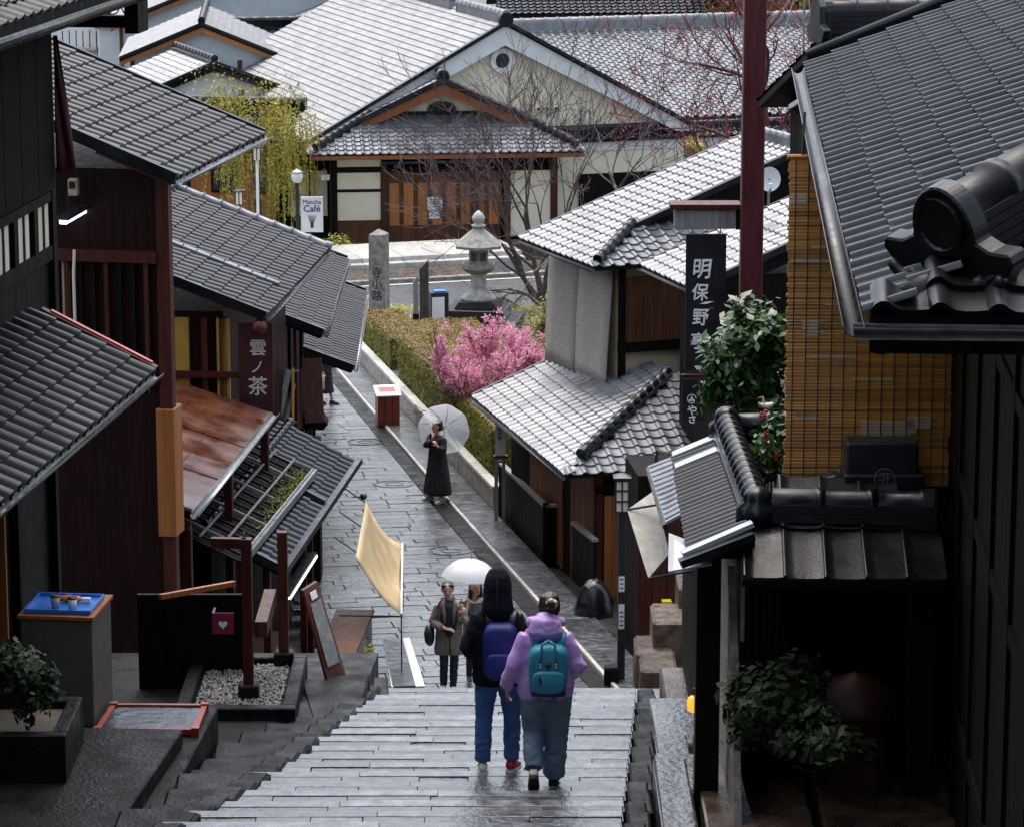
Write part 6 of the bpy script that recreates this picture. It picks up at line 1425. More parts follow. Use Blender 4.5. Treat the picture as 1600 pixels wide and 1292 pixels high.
rs2 = thing('ramp_stone', 'smooth dark stone ramp slab at the top of the lower flight', 'ramp', (-1.9, 32.2, 6.2)); MB().slab([PZ(470, 1060, 6.5), PZ(578, 1050, 6.5), PZ(560, 1120, 6.45), PZ(492, 1140, 6.45)], (0, 0, -.5)).build('slab', M['stone_dark'], rs2, bev=.02)
MB().slab([PZ(582, 1058, 6.3), PZ(606, 1056, 6.3), PZ(608, 1088, 6.3), PZ(580, 1092, 6.3)], (0, 0, -.6)).build('end_block', M['stone_dark'], rs2, bev=.02)
lc = thing('low_counter', 'low counter with orange wood top and stone face left of the drain', 'counter', (-2.6, 46, 1.6)); p = PG(566, 1060, 0, 46.5); X, Y = hright(4), hdir(4)
MB().box(p, (X, Y, UP), -.5, .0, -1.2, 1.2, -.3, .72).build('base', M['stone_dark'], lc, bev=.01); MB().box(p, (X, Y, UP), -.55, .05, -1.25, 1.25, .721, .78).build('top', M['wood_brown'], lc)
for i in range(5): MB().box(p, (X, Y, UP), .0, .03, -1.15+.47*i, -.73+.47*i, -.2, .68).build('face_stone', M['stone_moss'], lc, bev=.01)
shrub('moss_clump', 'mossy green plant clump between the low counter and the drain', p+X*.18+UP*.35-Y*.6, (.12, .45, .35), 900, .04, 'leaf_moss', 4, seed=19)
# cart with slanted boards beside the tea shop
cr_ = thing('board_rack', 'grey slanted boards and red frame standing by the street below the tea sign', 'rack', PG(485, 685)); D_ = 56
for (x0, y0_, x1, y1_, w_, m_) in ((452, 578, 436, 650, .10, 'wood_grey'), (460, 600, 446, 668, .06, 'wood_grey'), (458, 575, 458, 655, .04, 'yellow_post'), (470, 575, 470, 670, .06, 'wood_red'), (487, 560, 492, 660, .34, 'wood_brown')):
    MB().bar(PY(x0, y0_, D_), PY(x1, y1_, D_-.3), w_, .05, YA).build('board', M[m_], cr_)
MB().bar(PY(440, 580, D_), PY(470, 580, D_), .03, .03).build('rail', M['metal_grey'], cr_); MB().bar(PY(436, 659, D_), PY(464, 660, D_), .04, .04).build('rail', M['metal_grey'], cr_)
MB().slab([PY(470, 670, D_), PY(505, 672, D_), PY(512, 664, D_), PY(492, 630, D_), PY(478, 630, D_)], (0, .4, 0)).build('base_stone', M['wood_dark'], cr_)
MB().box(PY(455, 700, D_), EX, -.4, .5, 0, .6, -2.5, .1).build('base', M['wood_dark'], cr_)
sw = thing('wall_spotlight', 'small round black spotlight fixed above the tarpaulin awning', 'lamp', PD(568, 776, 53)); q = PD(568, 776, 53)
MB().lathe(q-UP*.05, [(.02, 0), (.055, .03), (.06, .08), (.03, .11)], 10).build('head', M['metal_dark'], sw, smooth=True); MB().tube([q, q-np.array([.2, 0, 0])], .012, 5).build('arm', M['metal_dark'], sw)
# ------------------------------------------------------------------ people
mat('skin', (.45, .25, .17), (.52, .31, .22), .5, .06, 20, bump=.05, bscale=200)
mat('hair_black', (.008, .006, .005), (.02, .015, .012), .35, .08, 60, (1, 1, .2), bump=.4, bscale=90)
mat('hair_brown', (.02, .011, .007), (.05, .028, .018), .4, .08, 60, (1, 1, .2), bump=.4, bscale=90)
mat('navy', (.002, .003, .007), (.005, .007, .014), .85, .08, 30, bump=.3, bscale=150, spec=.2)
mat('lilac', (.33, .19, .52), (.45, .29, .66), .42, .1, 6, bump=.2, bscale=30, sheen=.2)
mat('denim_blue', (.02, .07, .22), (.05, .13, .32), .75, .1, 9, bump=.3, bscale=250)
mat('denim_grey', (.07, .13, .20), (.14, .21, .29), .75, .1, 9, bump=.3, bscale=250)
mat('taupe', (.12, .095, .075), (.17, .138, .11), .8, .08, 20, bump=.25, bscale=200, sheen=.15)
mat('black_wool', (.006, .006, .008), (.014, .014, .017), .8, .08, 20, bump=.25, bscale=200)
mat('cream_wool', (.42, .40, .34), (.52, .5, .44), .8, .08, 20, bump=.25, bscale=100)
mat('bag_blue', (.003, .006, .10), (.006, .013, .17), .5, .1, 8, bump=.25, bscale=200)
mat('bag_teal', (.01, .16, .26), (.02, .23, .34), .5, .1, 8, bump=.25, bscale=200)
mat('bag_black', (.008, .008, .01), (.016, .016, .018), .45, .1, 8, bump=.2, bscale=150)
mat('rubber_black', (.01, .01, .01), (.02, .02, .02), .6, .1, 8, bump=.1)
mat('shoe_white', (.6, .58, .54), (.7, .68, .64), .5, .1, 8, bump=.1)
mat('shoe_red', (.3, .012, .015), (.4, .03, .03), .5, .1, 8, bump=.1)
def vinyl(name, c_, a_):
    m = bpy.data.materials.new(name); m.use_nodes = True; n = m.node_tree.nodes; l = m.node_tree.links; b = n['Principled BSDF']
    b.inputs['Base Color'].default_value = (*c_, 1); b.inputs['Roughness'].default_value = .12
    t = n.new('ShaderNodeBsdfTransparent'); tl_ = n.new('ShaderNodeBsdfTranslucent'); tl_.inputs[0].default_value = (*c_, 1)
    m1 = n.new('ShaderNodeMixShader'); m1.inputs[0].default_value = .4; l.new(b.outputs[0], m1.inputs[1]); l.new(tl_.outputs[0], m1.inputs[2])
    m2 = n.new('ShaderNodeMixShader'); m2.inputs[0].default_value = a_; l.new(t.outputs[0], m2.inputs[1]); l.new(m1.outputs[0], m2.inputs[2])
    l.new(m2.outputs[0], n['Material Output'].inputs['Surface']); M[name] = m
vinyl('vinyl_clear', (.86, .89, .92), .6); vinyl('vinyl_white', (.88, .9, .92), 1.0)
class Fig:
    """figure frame: x = figure's right, y = forward, z up, metres for the figure's own height"""
    def __init__(s, loc, yaw, scale):
        s.o = np.asarray(loc, float); a = math.radians(yaw); s.k = scale
        s.X = np.array([math.cos(a), -math.sin(a), 0]); s.Y = np.array([math.sin(a), math.cos(a), 0])
    def __call__(s, p): return s.o+s.k*(s.X*p[0]+s.Y*p[1]+UP*p[2])
def erings(pts, rad, side=(1, 0, 0), n=14):
    """elliptic rings: rad = (half width along side, half depth)"""
    pts = [np.asarray(p, float) for p in pts]; out = []; side = np.asarray(side, float)
    for i, p in enumerate(pts):
        d = pts[min(i+1, len(pts)-1)]-pts[max(i-1, 0)]; d /= np.linalg.norm(d)+1e-9
        a = side-d*np.dot(side, d); a /= np.linalg.norm(a)+1e-9; b = np.cross(d, a); rx, ry = rad[i] if not np.isscalar(rad[i]) else (rad[i], rad[i])
        out.append([p+a*rx*math.cos(2*math.pi*j/n)+b*ry*math.sin(2*math.pi*j/n) for j in range(n)])
    return out
def fused(fg, parts, name, m_, parent, voxel=.012, smooth=6, wr=0., wf=9., wseed=0, stretch=(1, 1, 1)):
    """fuse closed lofts (figure coordinates) into one continuous skin"""
    mb = MB()
    for rings in parts: mb.loft([[np.asarray(p) for p in rg] for rg in rings])
    me = bpy.data.meshes.new('f'); me.from_pydata(np.concatenate(mb.v).tolist(), [], mb.f)
    bm = bmesh.new(); bm.from_mesh(me); bmesh.ops.recalc_face_normals(bm, faces=bm.faces); bm.to_mesh(me); bm.free()
    ob = bpy.data.objects.new('f', me); COL.objects.link(ob)
    r = ob.modifiers.new('r', 'REMESH'); r.mode = 'VOXEL'; r.voxel_size = voxel
    s = ob.modifiers.new('s', 'SMOOTH'); s.iterations = smooth; s.factor = .5
    m2 = bpy.data.meshes.new_from_object(ob.evaluated_get(bpy.context.evaluated_depsgraph_get()))
    COL.objects.unlink(ob); bpy.data.objects.remove(ob)
    n = len(m2.vertices); V = np.zeros(n*3); m2.vertices.foreach_get('co', V); V = V.reshape(-1, 3)
    if wr:
        Nn = np.zeros(n*3); m2.vertices.foreach_get('normal', Nn); Nn = Nn.reshape(-1, 3)
        dv = np.array([.7-2.2*abs(mnoise.noise((v[0]*wf*stretch[0]+wseed, v[1]*wf*stretch[1], v[2]*wf*stretch[2])))+.6*mnoise.noise((v[0]*wf*2.3+wseed, v[1]*wf*2.3, v[2]*wf*2.3*stretch[2])) for v in V])
        V = V+Nn*dv[:, None]*wr
    W_ = np.array([fg.o]*n)+fg.k*(V[:, :1]*fg.X+V[:, 1:2]*fg.Y+V[:, 2:3]*UP)-wloc(parent)
    m2.vertices.foreach_set('co', W_.ravel()); m2.materials.clear(); m2.materials.append(M[m_])
    m2.polygons.foreach_set('use_smooth', [True]*len(m2.polygons)); m2.update(); m2.name = name
    return link(bpy.data.objects.new(name, m2), parent)
def solid(fg, rings_list, name, m_, parent, smooth=True, cap=True):
    mb = MB()
    for rings in rings_list: mb.loft([[fg(p) for p in rg] for rg in rings], cap)
    return mb.build(name, M[m_], parent, smooth=smooth)
def limb(pts, rad, side=(1, 0, 0), n=12): return erings(pts, rad, side, n)
def head_rings(c, yaw=0, tilt=0):
    """head from chin to crown round c (centre, 0.23 tall), facing +y turned by yaw"""
    prof = [(-.115, .030, .03, .045), (-.10, .045, .045, .035), (-.07, .060, .062, .018), (-.03, .070, .078, .006), (.01, .075, .088, .0), (.05, .077, .094, -.006), (.085, .068, .082, -.010), (.108, .042, .052, -.012), (.117, .012, .015, -.012)]
    a = math.radians(yaw); fx, fy = math.sin(a), math.cos(a); out = []
    for z, rx, ry, off in prof:
        out.append([np.array([c[0]+fy*rx*math.cos(t)+fx*(off+ry*math.sin(t)), c[1]-fx*rx*math.cos(t)+fy*(off+ry*math.sin(t)), c[2]+z]) for t in np.linspace(0, 2*math.pi, 17)[:-1]])
    return out
def hp(c, yaw, x, y, z):
    a = math.radians(yaw); return np.array([c[0]+x*math.cos(a)+y*math.sin(a), c[1]-x*math.sin(a)+y*math.cos(a), c[2]+z])
def face_parts(fg, c, yaw, parent):
    for sx in (-1, 1):
        q = hp(c, yaw, sx*.031, .083, .004); solid(fg, [limb([q+np.array([0, 0, -.008]), q, q+np.array([0, 0, .008])], [.004, .007, .004])], 'eye', 'ink_black', parent)
        q0, q1 = hp(c, yaw, sx*.014, .088, .026), hp(c, yaw, sx*.05, .074, .028); solid(fg, [limb([q0, q1], [.0022, .0018])], 'eyebrow', 'hair_black', parent)
    q0, q1 = hp(c, yaw, -.02, .084, -.062), hp(c, yaw, .02, .084, -.062); solid(fg, [limb([q0, (q0+q1)/2+np.array([0, 0, -.002]), q1], [.004, .007, .004])], 'mouth', 'shoe_red', parent)
def face_bumps(c, yaw):
    out = [limb([hp(c, yaw, 0, .086, .02), hp(c, yaw, 0, .100, -.012), hp(c, yaw, 0, .105, -.026), hp(c, yaw, 0, .088, -.036)], [.009, .012, .016, .012])]
    for sx in (-1, 1): out.append(limb([hp(c, yaw, sx*.074, .0, .03), hp(c, yaw, sx*.084, -.005, .01), hp(c, yaw, sx*.074, .005, -.03)], [.012, .02, .01]))
    return out
def hand_rings(wr, dv, nv, thumb, curl=.5, s=1.0):
    """palm, four fingers and thumb as chains; dv = direction, nv = palm normal (fingers curl to it), thumb = side vector"""
    dv = np.asarray(dv, float); dv /= np.linalg.norm(dv); nv = np.asarray(nv, float); nv -= dv*np.dot(nv, dv); nv /= np.linalg.norm(nv)
    tv = np.cross(dv, nv); tv = tv*np.sign(np.dot(tv, thumb) or 1); wr = np.asarray(wr, float)
    out = [erings([wr-dv*.01, wr+dv*.03*s, wr+dv*.07*s, wr+dv*.095*s], [(.026*s, .018*s), (.036*s, .017*s), (.042*s, .016*s), (.038*s, .013*s)], tv, 12)]
    for i, (off, L_) in enumerate(((.031, .072), (.0105, .080), (-.0105, .074), (-.031, .058))):
        p = wr+dv*.088*s+tv*off*s; d_ = dv.copy(); pts = [p-dv*.02]; rr = [.0095*s]
        for j in range(3):
            a = curl*(.55+.3*j)*1.2; d_ = d_*math.cos(a)+nv*math.sin(a); d_ /= np.linalg.norm(d_); p = p+d_*L_*s*(.46, .31, .25)[j]; pts.append(p); rr.append((.0092, .0085, .0072)[j]*s)
        out.append(erings(pts, rr, tv, 8))
    p = wr+dv*.025*s+tv*.025*s; d_ = dv*.6+tv*.75+nv*.2; d_ /= np.linalg.norm(d_); pts = [p-d_*.01, p+d_*.035*s]; d2_ = d_*.7+dv*.5+nv*.4*curl; d2_ /= np.linalg.norm(d2_)
    pts += [pts[-1]+d2_*.028*s, pts[-1]+d2_*.05*s]; out.append(erings(pts, [.013*s, .0115*s, .010*s, .0085*s], nv, 8))
    return out
def shoe(fg, ankle, toe_dir, parent, m_, sole='shoe_white', pitch=0., L_=.27):
    """shoe from heel to toe; pitch lifts the heel"""
    a = np.asarray(ankle, float); f = np.asarray(toe_dir, float); f = f/np.linalg.norm(f); cp, sp = math.cos(pitch), math.sin(pitch)
    def P_(y, x, z):
        yy = y*cp+z*sp; zz = -y*sp+z*cp; sd = np.array([f[1], -f[0], 0]); return a+f*yy+sd*x+UP*zz
    def ring(y, w_, z0, z1): return [P_(y, w_*math.cos(t)*1.0, (z0+z1)/2+(z1-z0)/2*math.sin(t)) for t in np.linspace(0, 2*math.pi, 15)[:-1]]
    h = -.085
    solid(fg, [[ring(-.07, .02, h+.02, h+.07), ring(-.06, .036, h+.018, h+.10), ring(-.02, .041, h+.018, h+.115), ring(.05, .043, h+.018, h+.095), ring(.12, .048, h+.018, h+.07), ring(.17, .042, h+.018, h+.055), ring(.20, .016, h+.02, h+.035)]], 'shoe', m_, parent)
    return solid(fg, [[[P_(y, x, z) for y, x in ((-.075, 0), (-.065, .034), (-.02, .041), (.05, .044), (.12, .05), (.18, .042), (.208, 0), (.18, -.042), (.12, -.05), (.05, -.044), (-.02, -.041), (-.065, -.034))] for z in (h-.005, h+.024)]], 'sole', sole, parent, smooth=False)
def leg_chain(hip, knee, ankle, r0, r1, r2, r3): 
    hip, knee, ankle = map(np.asarray, (hip, knee, ankle)); return limb([hip+np.array([0, 0, .02]), hip*.55+knee*.45, knee, knee*.5+ankle*.5, ankle], [r0, r1, r2, (r2+r3)/2*1.05, r3])
def arm_chain(sh, el, wr, r0, r1, r2): 
    sh, el, wr = map(lambda v: np.asarray(v, float), (sh, el, wr)); return limb([sh, (sh+el)/2, el, (el+wr)/2, wr], [r0, r0*.92, r1, r1*.92, r2], (0, 0, 1) if abs(sh[2]-el[2]) < .1 else (1, 0, 0))
# ---- man in navy hood (from behind, walking down)
fa_ = PY(772, 1207, 25.6); zst = 6.28+.184*6
def on_step(px, py): 
    for k in range(21, -1, -1):
        z = 6.28+.092*k; p = PZ(px, py, z)
        if 32-.525*(k+1) <= p[1] <= 32-.525*k: return p
    return PZ(px, py, zst)
pm = on_step(778, 1206); fg = Fig(pm, 2, 1.0)
man = thing('person', 'person in black hooded jacket and blue jeans walking down the steps with a blue backpack', 'person', pm)
sh, hz = 1.42, .92
feet = ((-.13, -.03, .085), (.115, .05, .085))
body = [erings([(0, 0, .86), (0, .0, 1.0), (0, 0, 1.2), (0, 0, 1.38), (0, 0, 1.46)], [(.15, .1), (.14, .09), (.16, .1), (.17, .09), (.06, .05)]), limb([(0, .0, 1.42), (0, .01, 1.56)], [.055, .05]), *[head_rings((0, .02, 1.645))], *face_bumps((0, .02, 1.645), 0)]
for s_, (fx, fy, fz) in zip((-1, 1), feet): body.append(leg_chain((s_*.09, 0, .9), (s_*.115, .03, .5), (fx, fy, fz), .075, .07, .05, .038))
for s_ in (-1, 1): body.append(arm_chain((s_*.18, 0, 1.4), (s_*.27, -.03, 1.13), (s_*.17, .16, 1.0), .045, .04, .03)); body += hand_rings((s_*.17, .16, 1.0), (-s_*.7, .5, -.2), (0, -.6, -.5), (0, 0, 1), .6)
fused(fg, body, 'body', 'skin', man, .011, 3)
cl = [erings([(0, .0, .80), (0, .0, .88), (0, 0, 1.02), (0, 0, 1.2), (0, 0, 1.36), (0, 0, 1.45), (0, 0, 1.5)], [(.215, .15), (.22, .155), (.205, .14), (.215, .14), (.21, .13), (.14, .105), (.09, .09)], n=18)]
for s_ in (-1, 1): cl.append(arm_chain((s_*.15, 0, 1.385), (s_*.265, -.05, 1.12), (s_*.19, .15, .97), .075, .068, .056))
fused(fg, cl, 'jacket', 'navy', man, .012, 8, .010, 8, 3)
hood = [erings([(0, -.02, 1.40), (0, -.04, 1.47), (0, -.025, 1.56), (0, -.015, 1.66), (0, -.01, 1.74), (0, .0, 1.795), (0, .01, 1.815)], [(.15, .12), (.135, .125), (.125, .125), (.12, .13), (.105, .115), (.07, .075), (.02, .02)], n=18)]
fused(fg, hood, 'hood', 'navy', man, .012, 8, .004, 9, 5)
solid(fg, [limb([(0, -.165, 1.46), (0, -.155, 1.56), (0, -.15, 1.66), (0, -.125, 1.74), (0, -.07, 1.80), (0, .0, 1.818)], [.005]*6)], 'hood_seam', 'rubber_black', man)
jn = [erings([(0, 0, .98), (0, 0, .9), (0, 0, .82), (0, 0, .76)], [(.165, .12), (.18, .135), (.175, .13), (.08, .1)], n=16)]
for s_, (fx, fy, fz) in zip((-1, 1), feet): jn.append(leg_chain((s_*.09, 0, .86), (s_*.12, .03, .5), (fx, fy-.005, fz+.025), .105, .095, .075, .066))
fused(fg, jn, 'jeans', 'denim_blue', man, .011, 5, .0065, 11, 9, (1, 1, 1.6))
shoe(fg, feet[0], (-.05, 1, 0), man, 'shoe_white', 'shoe_white', .1); shoe(fg, feet[1], (.25, 1, 0), man, 'shoe_red', 'shoe_white', .1)
def backpack(fg, label, c, w_, h_, d_, m_, teal=False):
    t = thing('backpack', label, 'backpack', fg(c)); c = np.asarray(c, float)
    def rr(y, sx, sz, dz=0): return [c+np.array([sx*(abs(math.cos(t_))**.55)*math.copysign(1, math.cos(t_)), y, dz+sz*(abs(math.sin(t_))**.55)*math.copysign(1, math.sin(t_))]) for t_ in np.linspace(0, 2*math.pi, 25)[:-1]]
    bd = solid(fg, [[rr(d_*.5, w_*.44, h_*.46), rr(d_*.46, w_*.5, h_*.5), rr(-d_*.1, w_*.5, h_*.5), rr(-d_*.42, w_*.47, h_*.47), rr(-d_*.5, w_*.40, h_*.40)]], 'pack_body', m_, t)
    pk = solid(fg, [[rr(-d_*.40, w_*.42, h_*.24, -h_*.22), rr(-d_*.62, w_*.41, h_*.23, -h_*.22), rr(-d_*.68, w_*.36, h_*.19, -h_*.22)]], 'front_pocket', m_, t)
    q = c+np.array([0, -d_*.66, -h_*.0]); solid(fg, [limb([q+np.array([-w_*.34, .02, -.002]), q+np.array([w_*.34, .02, -.002])], [.008, .008])], 'zip', 'rubber_black', t)
    if teal:
        for s_ in (-1, 1): solid(fg, [limb([c+np.array([s_*w_*.2, -d_*.5, h_*.1]), c+np.array([s_*w_*.2, -d_*.52, h_*.34]), c+np.array([s_*w_*.16, -d_*.45, h_*.55]), c+np.array([0, -d_*.4, h_*.62])], [.013, .013, .012, .012])], 'handle', m_, t)
        for s_ in (-1, 1):
            for k in range(2): solid(fg, [limb([c+np.array([s_*w_*.2, -d_*.56, h_*(.1+.05*k)]), c+np.array([s_*w_*.2, -d_*.6, h_*(.1+.05*k)])], [.007, .007])], 'rivet', 'paint_white', t)
        q = c+np.array([0, -d_*.53, h_*.14]); solid(fg, [limb([q, q+np.array([0, -.012, 0])], [.026, .024], n=16)], 'round_patch', 'wood_brown', t)
        solid(fg, [limb([c+np.array([-w_*.24, -d_*.7, -h_*.03]), c+np.array([-w_*.22, -d_*.74, -h_*.12]), c+np.array([-w_*.2, -d_*.74, -h_*.2])], [.005, .009, .013])], 'zip_pull', 'rubber_black', t)
        solid(fg, [[rr(d_*.3, w_*.47, h_*.08, -h_*.44), rr(-d_*.58, w_*.44, h_*.08, -h_*.44)]], 'base_panel', 'bag_blue', t)
    for s_ in (-1, 1):
        solid(fg, [erings([c+np.array([s_*w_*.3, d_*.3, h_*.40]), c+np.array([s_*w_*.34, d_*.55, h_*.58]), c+np.array([s_*w_*.38, d_*1.0, h_*.62]), c+np.array([s_*w_*.42, d_*1.5, h_*.5])], [(.03, .009)]*4, (1, 0, 0), 10)], 'strap', m_ if teal else 'bag_black', t)
    return t
backpack(fg, 'deep blue backpack on the back of the hooded person', (0.03, -.20, 1.13), .30, .50, .16, 'bag_blue')
# ---- woman in lilac jacket
pw = on_step(852, 1226); fg = Fig(pw, 0, .985)
wom = thing('person', 'person in lilac jacket and grey blue jeans walking down the steps with a teal backpack', 'person', pw)
feet = ((-.10, -.16, .17), (.07, .08, .085))
hc = (.03, .03, 1.575)
body = [erings([(0, 0, .84), (0, .0, 1.0), (0, 0, 1.2), (0, 0, 1.34), (0, 0, 1.42)], [(.16, .11), (.14, .1), (.15, .1), (.16, .09), (.06, .05)]), limb([(0, .0, 1.38), (.02, .02, 1.5)], [.05, .045]), head_rings(hc), *face_bumps(hc, 0)]
body.append(leg_chain((-.09, 0, .86), (-.1, .06, .47), feet[0], .08, .075, .055, .038)); body.append(leg_chain((.09, 0, .86), (.09, .06, .47), feet[1], .08, .075, .055, .038))
body.append(arm_chain((-.17, 0, 1.34), (-.29, -.04, 1.08), (-.33, .05, .86), .045, .04, .028)); body += hand_rings((-.33, .05, .86), (.1, .15, -1), (1, 0, 0), (0, 1, 0), .45)
body.append(arm_chain((.17, 0, 1.34), (.27, -.02, 1.07), (.16, .16, .97), .045, .04, .03)); body += hand_rings((.16, .16, .97), (-.7, .4, -.2), (0, -.6, -.5), (0, 0, 1), .6)
fused(fg, body, 'body', 'skin', wom, .011, 3)
cl = [erings([(0, .0, .77), (0, .0, .80), (0, 0, .92), (0, 0, 1.1), (0, 0, 1.28), (0, 0, 1.38), (0, 0, 1.44)], [(.20, .15), (.23, .17), (.245, .17), (.225, .16), (.21, .145), (.15, .115), (.09, .09)], n=18),
      arm_chain((-.15, 0, 1.325), (-.265, -.05, 1.07), (-.335, .03, .86), .08, .074, .056), arm_chain((.15, 0, 1.325), (.275, -.04, 1.06), (.2, .15, .93), .08, .076, .062)]
fused(fg, cl, 'jacket', 'lilac', wom, .012, 9, .0095, 7.5, 13, (1, 1, .8))
hd_ = [erings([(0, -.10, 1.34), (0, -.13, 1.39), (0, -.11, 1.46), (.01, -.06, 1.52)], [(.14, .07), (.15, .085), (.13, .085), (.08, .05)], n=16), limb([(-.13, .02, 1.43), (-.1, -.08, 1.46), (0, -.12, 1.47), (.1, -.08, 1.46), (.13, .02, 1.43)], [.045, .05, .055, .05, .045])]
fused(fg, hd_, 'hood', 'lilac', wom, .011, 5, .007, 11, 4)
hr = [erings([(.03, -.0, 1.47), (.03, -.025, 1.53), (.03, -.01, 1.6), (.03, .0, 1.66), (.03, .01, 1.70)], [(.05, .05), (.08, .07), (.092, .095), (.078, .085), (.02, .02)], n=16), limb([(.035, -.09, 1.60), (.04, -.115, 1.62), (.045, -.12, 1.66)], [.04, .05, .035])]
fused(fg, hr, 'hair', 'hair_brown', wom, .01, 4, .008, 22, 2, (1, 1, .3))
mb_ = [limb([np.array([.05+.035*math.cos(t), -.13-.004*math.sin(2*t), 1.63+.03*math.sin(t)]) for t in np.linspace(0, 2*math.pi, 12)], [.015+.004*(j % 2) for j in range(12)])]
fused(fg, mb_, 'hair_tie', 'cream_wool', wom, .006, 1, .006, 40)
jn = [erings([(0, 0, .94), (0, 0, .86), (0, -.01, .78), (0, 0, .70)], [(.18, .14), (.205, .165), (.205, .165), (.09, .12)], n=16), leg_chain((-.10, 0, .82), (-.10, .05, .47), (feet[0][0], feet[0][1]-.0, feet[0][2]+.03), .13, .115, .09, .08), leg_chain((.10, 0, .82), (.10, .05, .47), (feet[1][0], feet[1][1]-.01, .055), .13, .118, .098, .092)]
fused(fg, jn, 'jeans', 'denim_grey', wom, .011, 5, .0075, 10, 19, (1, 1, 1.6))
shoe(fg, feet[0], (0, 1, 0), wom, 'shoe_white', 'rubber_black', .75); shoe(fg, feet[1], (.1, 1, 0), wom, 'rubber_black', 'rubber_black', .0)
solid(fg, [erings([np.array(feet[0])+np.array([0, -.005, .01]), np.array(feet[0])+np.array([0, .0, .045])], [.05, .052])], 'sock', 'shoe_red', wom)
backpack(fg, 'teal square topped backpack with round patch on the lilac jacket', (.02, -.235, 1.10), .33, .42, .18, 'bag_teal', True)
# ---- man in taupe coat facing the camera
pb_ = PG(702, 1078, 0, 46.95); fg = Fig(pb_, 178, .985)
bm_ = thing('person', 'man in long taupe coat and black trousers facing up the steps', 'person', pb_)
feet = ((-.06, .05, .085), (.09, -.02, .085)); hc = (.02, .02, 1.63)
armR = ((.18, 0, 1.4), (.27, .02, 1.13), (.05, .2, 1.06)); armL = ((-.18, 0, 1.4), (-.26, .08, 1.14), (-.2, .26, 1.28))
body = [erings([(0, 0, .86), (0, .0, 1.0), (0, 0, 1.2), (0, 0, 1.38), (0, 0, 1.45)], [(.15, .1), (.14, .09), (.16, .1), (.17, .09), (.06, .05)]), limb([(0, .0, 1.42), (.01, .01, 1.54)], [.052, .05]), head_rings(hc), *face_bumps(hc, 0)]
for s_, f_ in zip((-1, 1), feet): body.append(leg_chain((s_*.08, 0, .9), (s_*.08, .03, .5), f_, .075, .07, .05, .038))
for A_ in (armR, armL): body.append(arm_chain(*A_, .045, .04, .028))
body += hand_rings(armR[2], (-1, .2, -.1), (0, -.3, -1), (0, 0, 1), .7); body += hand_rings(armL[2], (-.3, .3, 1), (0, -1, .2), (1, 0, 0), .8)
fused(fg, body, 'body', 'skin', bm_, .011, 3); face_parts(fg, hc, 0, bm_)
fused(fg, [erings([(.02, -.01, 1.60), (.02, -.02, 1.66), (.02, -.01, 1.72), (.02, .0, 1.755)], [(.086, .075), (.096, .095), (.095, .10), (.04, .045)], n=16), limb([(-.06, .06, 1.715), (.02, .085, 1.725), (.10, .06, 1.715)], [.036, .042, .036]), limb([(-.065, .0, 1.66), (-.062, .02, 1.62)], [.02, .015]), limb([(.105, .0, 1.66), (.102, .02, 1.62)], [.02, .015])], 'hair', 'hair_black', bm_, .01, 4, .006, 25, 1)
fused(fg, [erings([(0, .02, .9), (0, .03, 1.2), (0, .035, 1.38), (0, .01, 1.47)], [(.14, .12), (.16, .13), (.14, .11), (.06, .06)])], 'sweater', 'black_wool', bm_, .012, 4)
ct_ = [erings([(0, -.01, .60), (0, -.01, .64), (0, -.01, .85), (0, -.01, 1.1), (0, -.005, 1.33), (0, 0, 1.44)], [(.225, .15), (.235, .155), (.215, .145), (.205, .135), (.205, .125), (.11, .09)], n=18), arm_chain((.155, 0, 1.375), armR[1], np.array(armR[2])+np.array([.07, -.03, .01]), .07, .066, .056), arm_chain((-.155, 0, 1.375), armL[1], np.array(armL[2])-np.array([0, .02, .06]), .07, .066, .056)]
fused(fg, ct_, 'coat', 'taupe', bm_, .012, 6, .010, 8, 2, (1, 1, .5))
fused(fg, [limb([(-.07, .145, 1.12), (-.075, .14, 1.3), (-.10, .10, 1.42), (-.06, -.02, 1.49), (.06, -.02, 1.49), (.10, .10, 1.42), (.075, .14, 1.3), (.07, .145, 1.12)], [.012, .03, .035, .035, .035, .035, .03, .012])], 'collar', 'taupe', bm_, .009, 4)
solid(fg, [erings([(0, .118, 1.08), (0, .13, 1.2), (0, .125, 1.36), (0, .1, 1.44)], [(.006, .03), (.04, .025), (.055, .025), (.03, .03)])], 'shirt_front', 'black_wool', bm_)
solid(fg, [erings([(-.01, .142, .62), (-.008, .138, .85), (0, .132, 1.08)], [(.012, .008)]*3)], 'coat_opening', 'black_wool', bm_)
fused(fg, [erings([(0, 0, .94), (0, 0, .8)], [(.15, .12), (.16, .12)])]+[leg_chain((s_*.08, 0, .86), (s_*.08, .03, .5), (f_[0], f_[1], .075), .095, .085, .068, .055) for s_, f_ in zip((-1, 1), feet)], 'trousers', 'black_wool', bm_, .011, 5, .008, 11)
for f_ in feet: shoe(fg, f_, (f_[0]*1.5, 1, 0), bm_, 'shoe_white', 'shoe_white')
sbg = thing('shoulder_bag', 'round black shoulder bag at the side of the taupe coat', 'bag', fg((.30, -.02, .95)))
solid(fg, [erings([(.30, -.02, .74), (.305, -.02, .80), (.31, -.02, .92), (.30, -.02, 1.03), (.29, -.02, 1.06)], [(.04, .07), (.075, .12), (.085, .14), (.07, .11), (.03, .06)])], 'pouch', 'bag_black', sbg)
solid(fg, [limb([(.29, -.02, 1.04), (.24, .02, 1.25), (.14, .08, 1.45), (.10, .0, 1.5)], [.014, .014, .02, .02])], 'strap', 'bag_black', sbg)
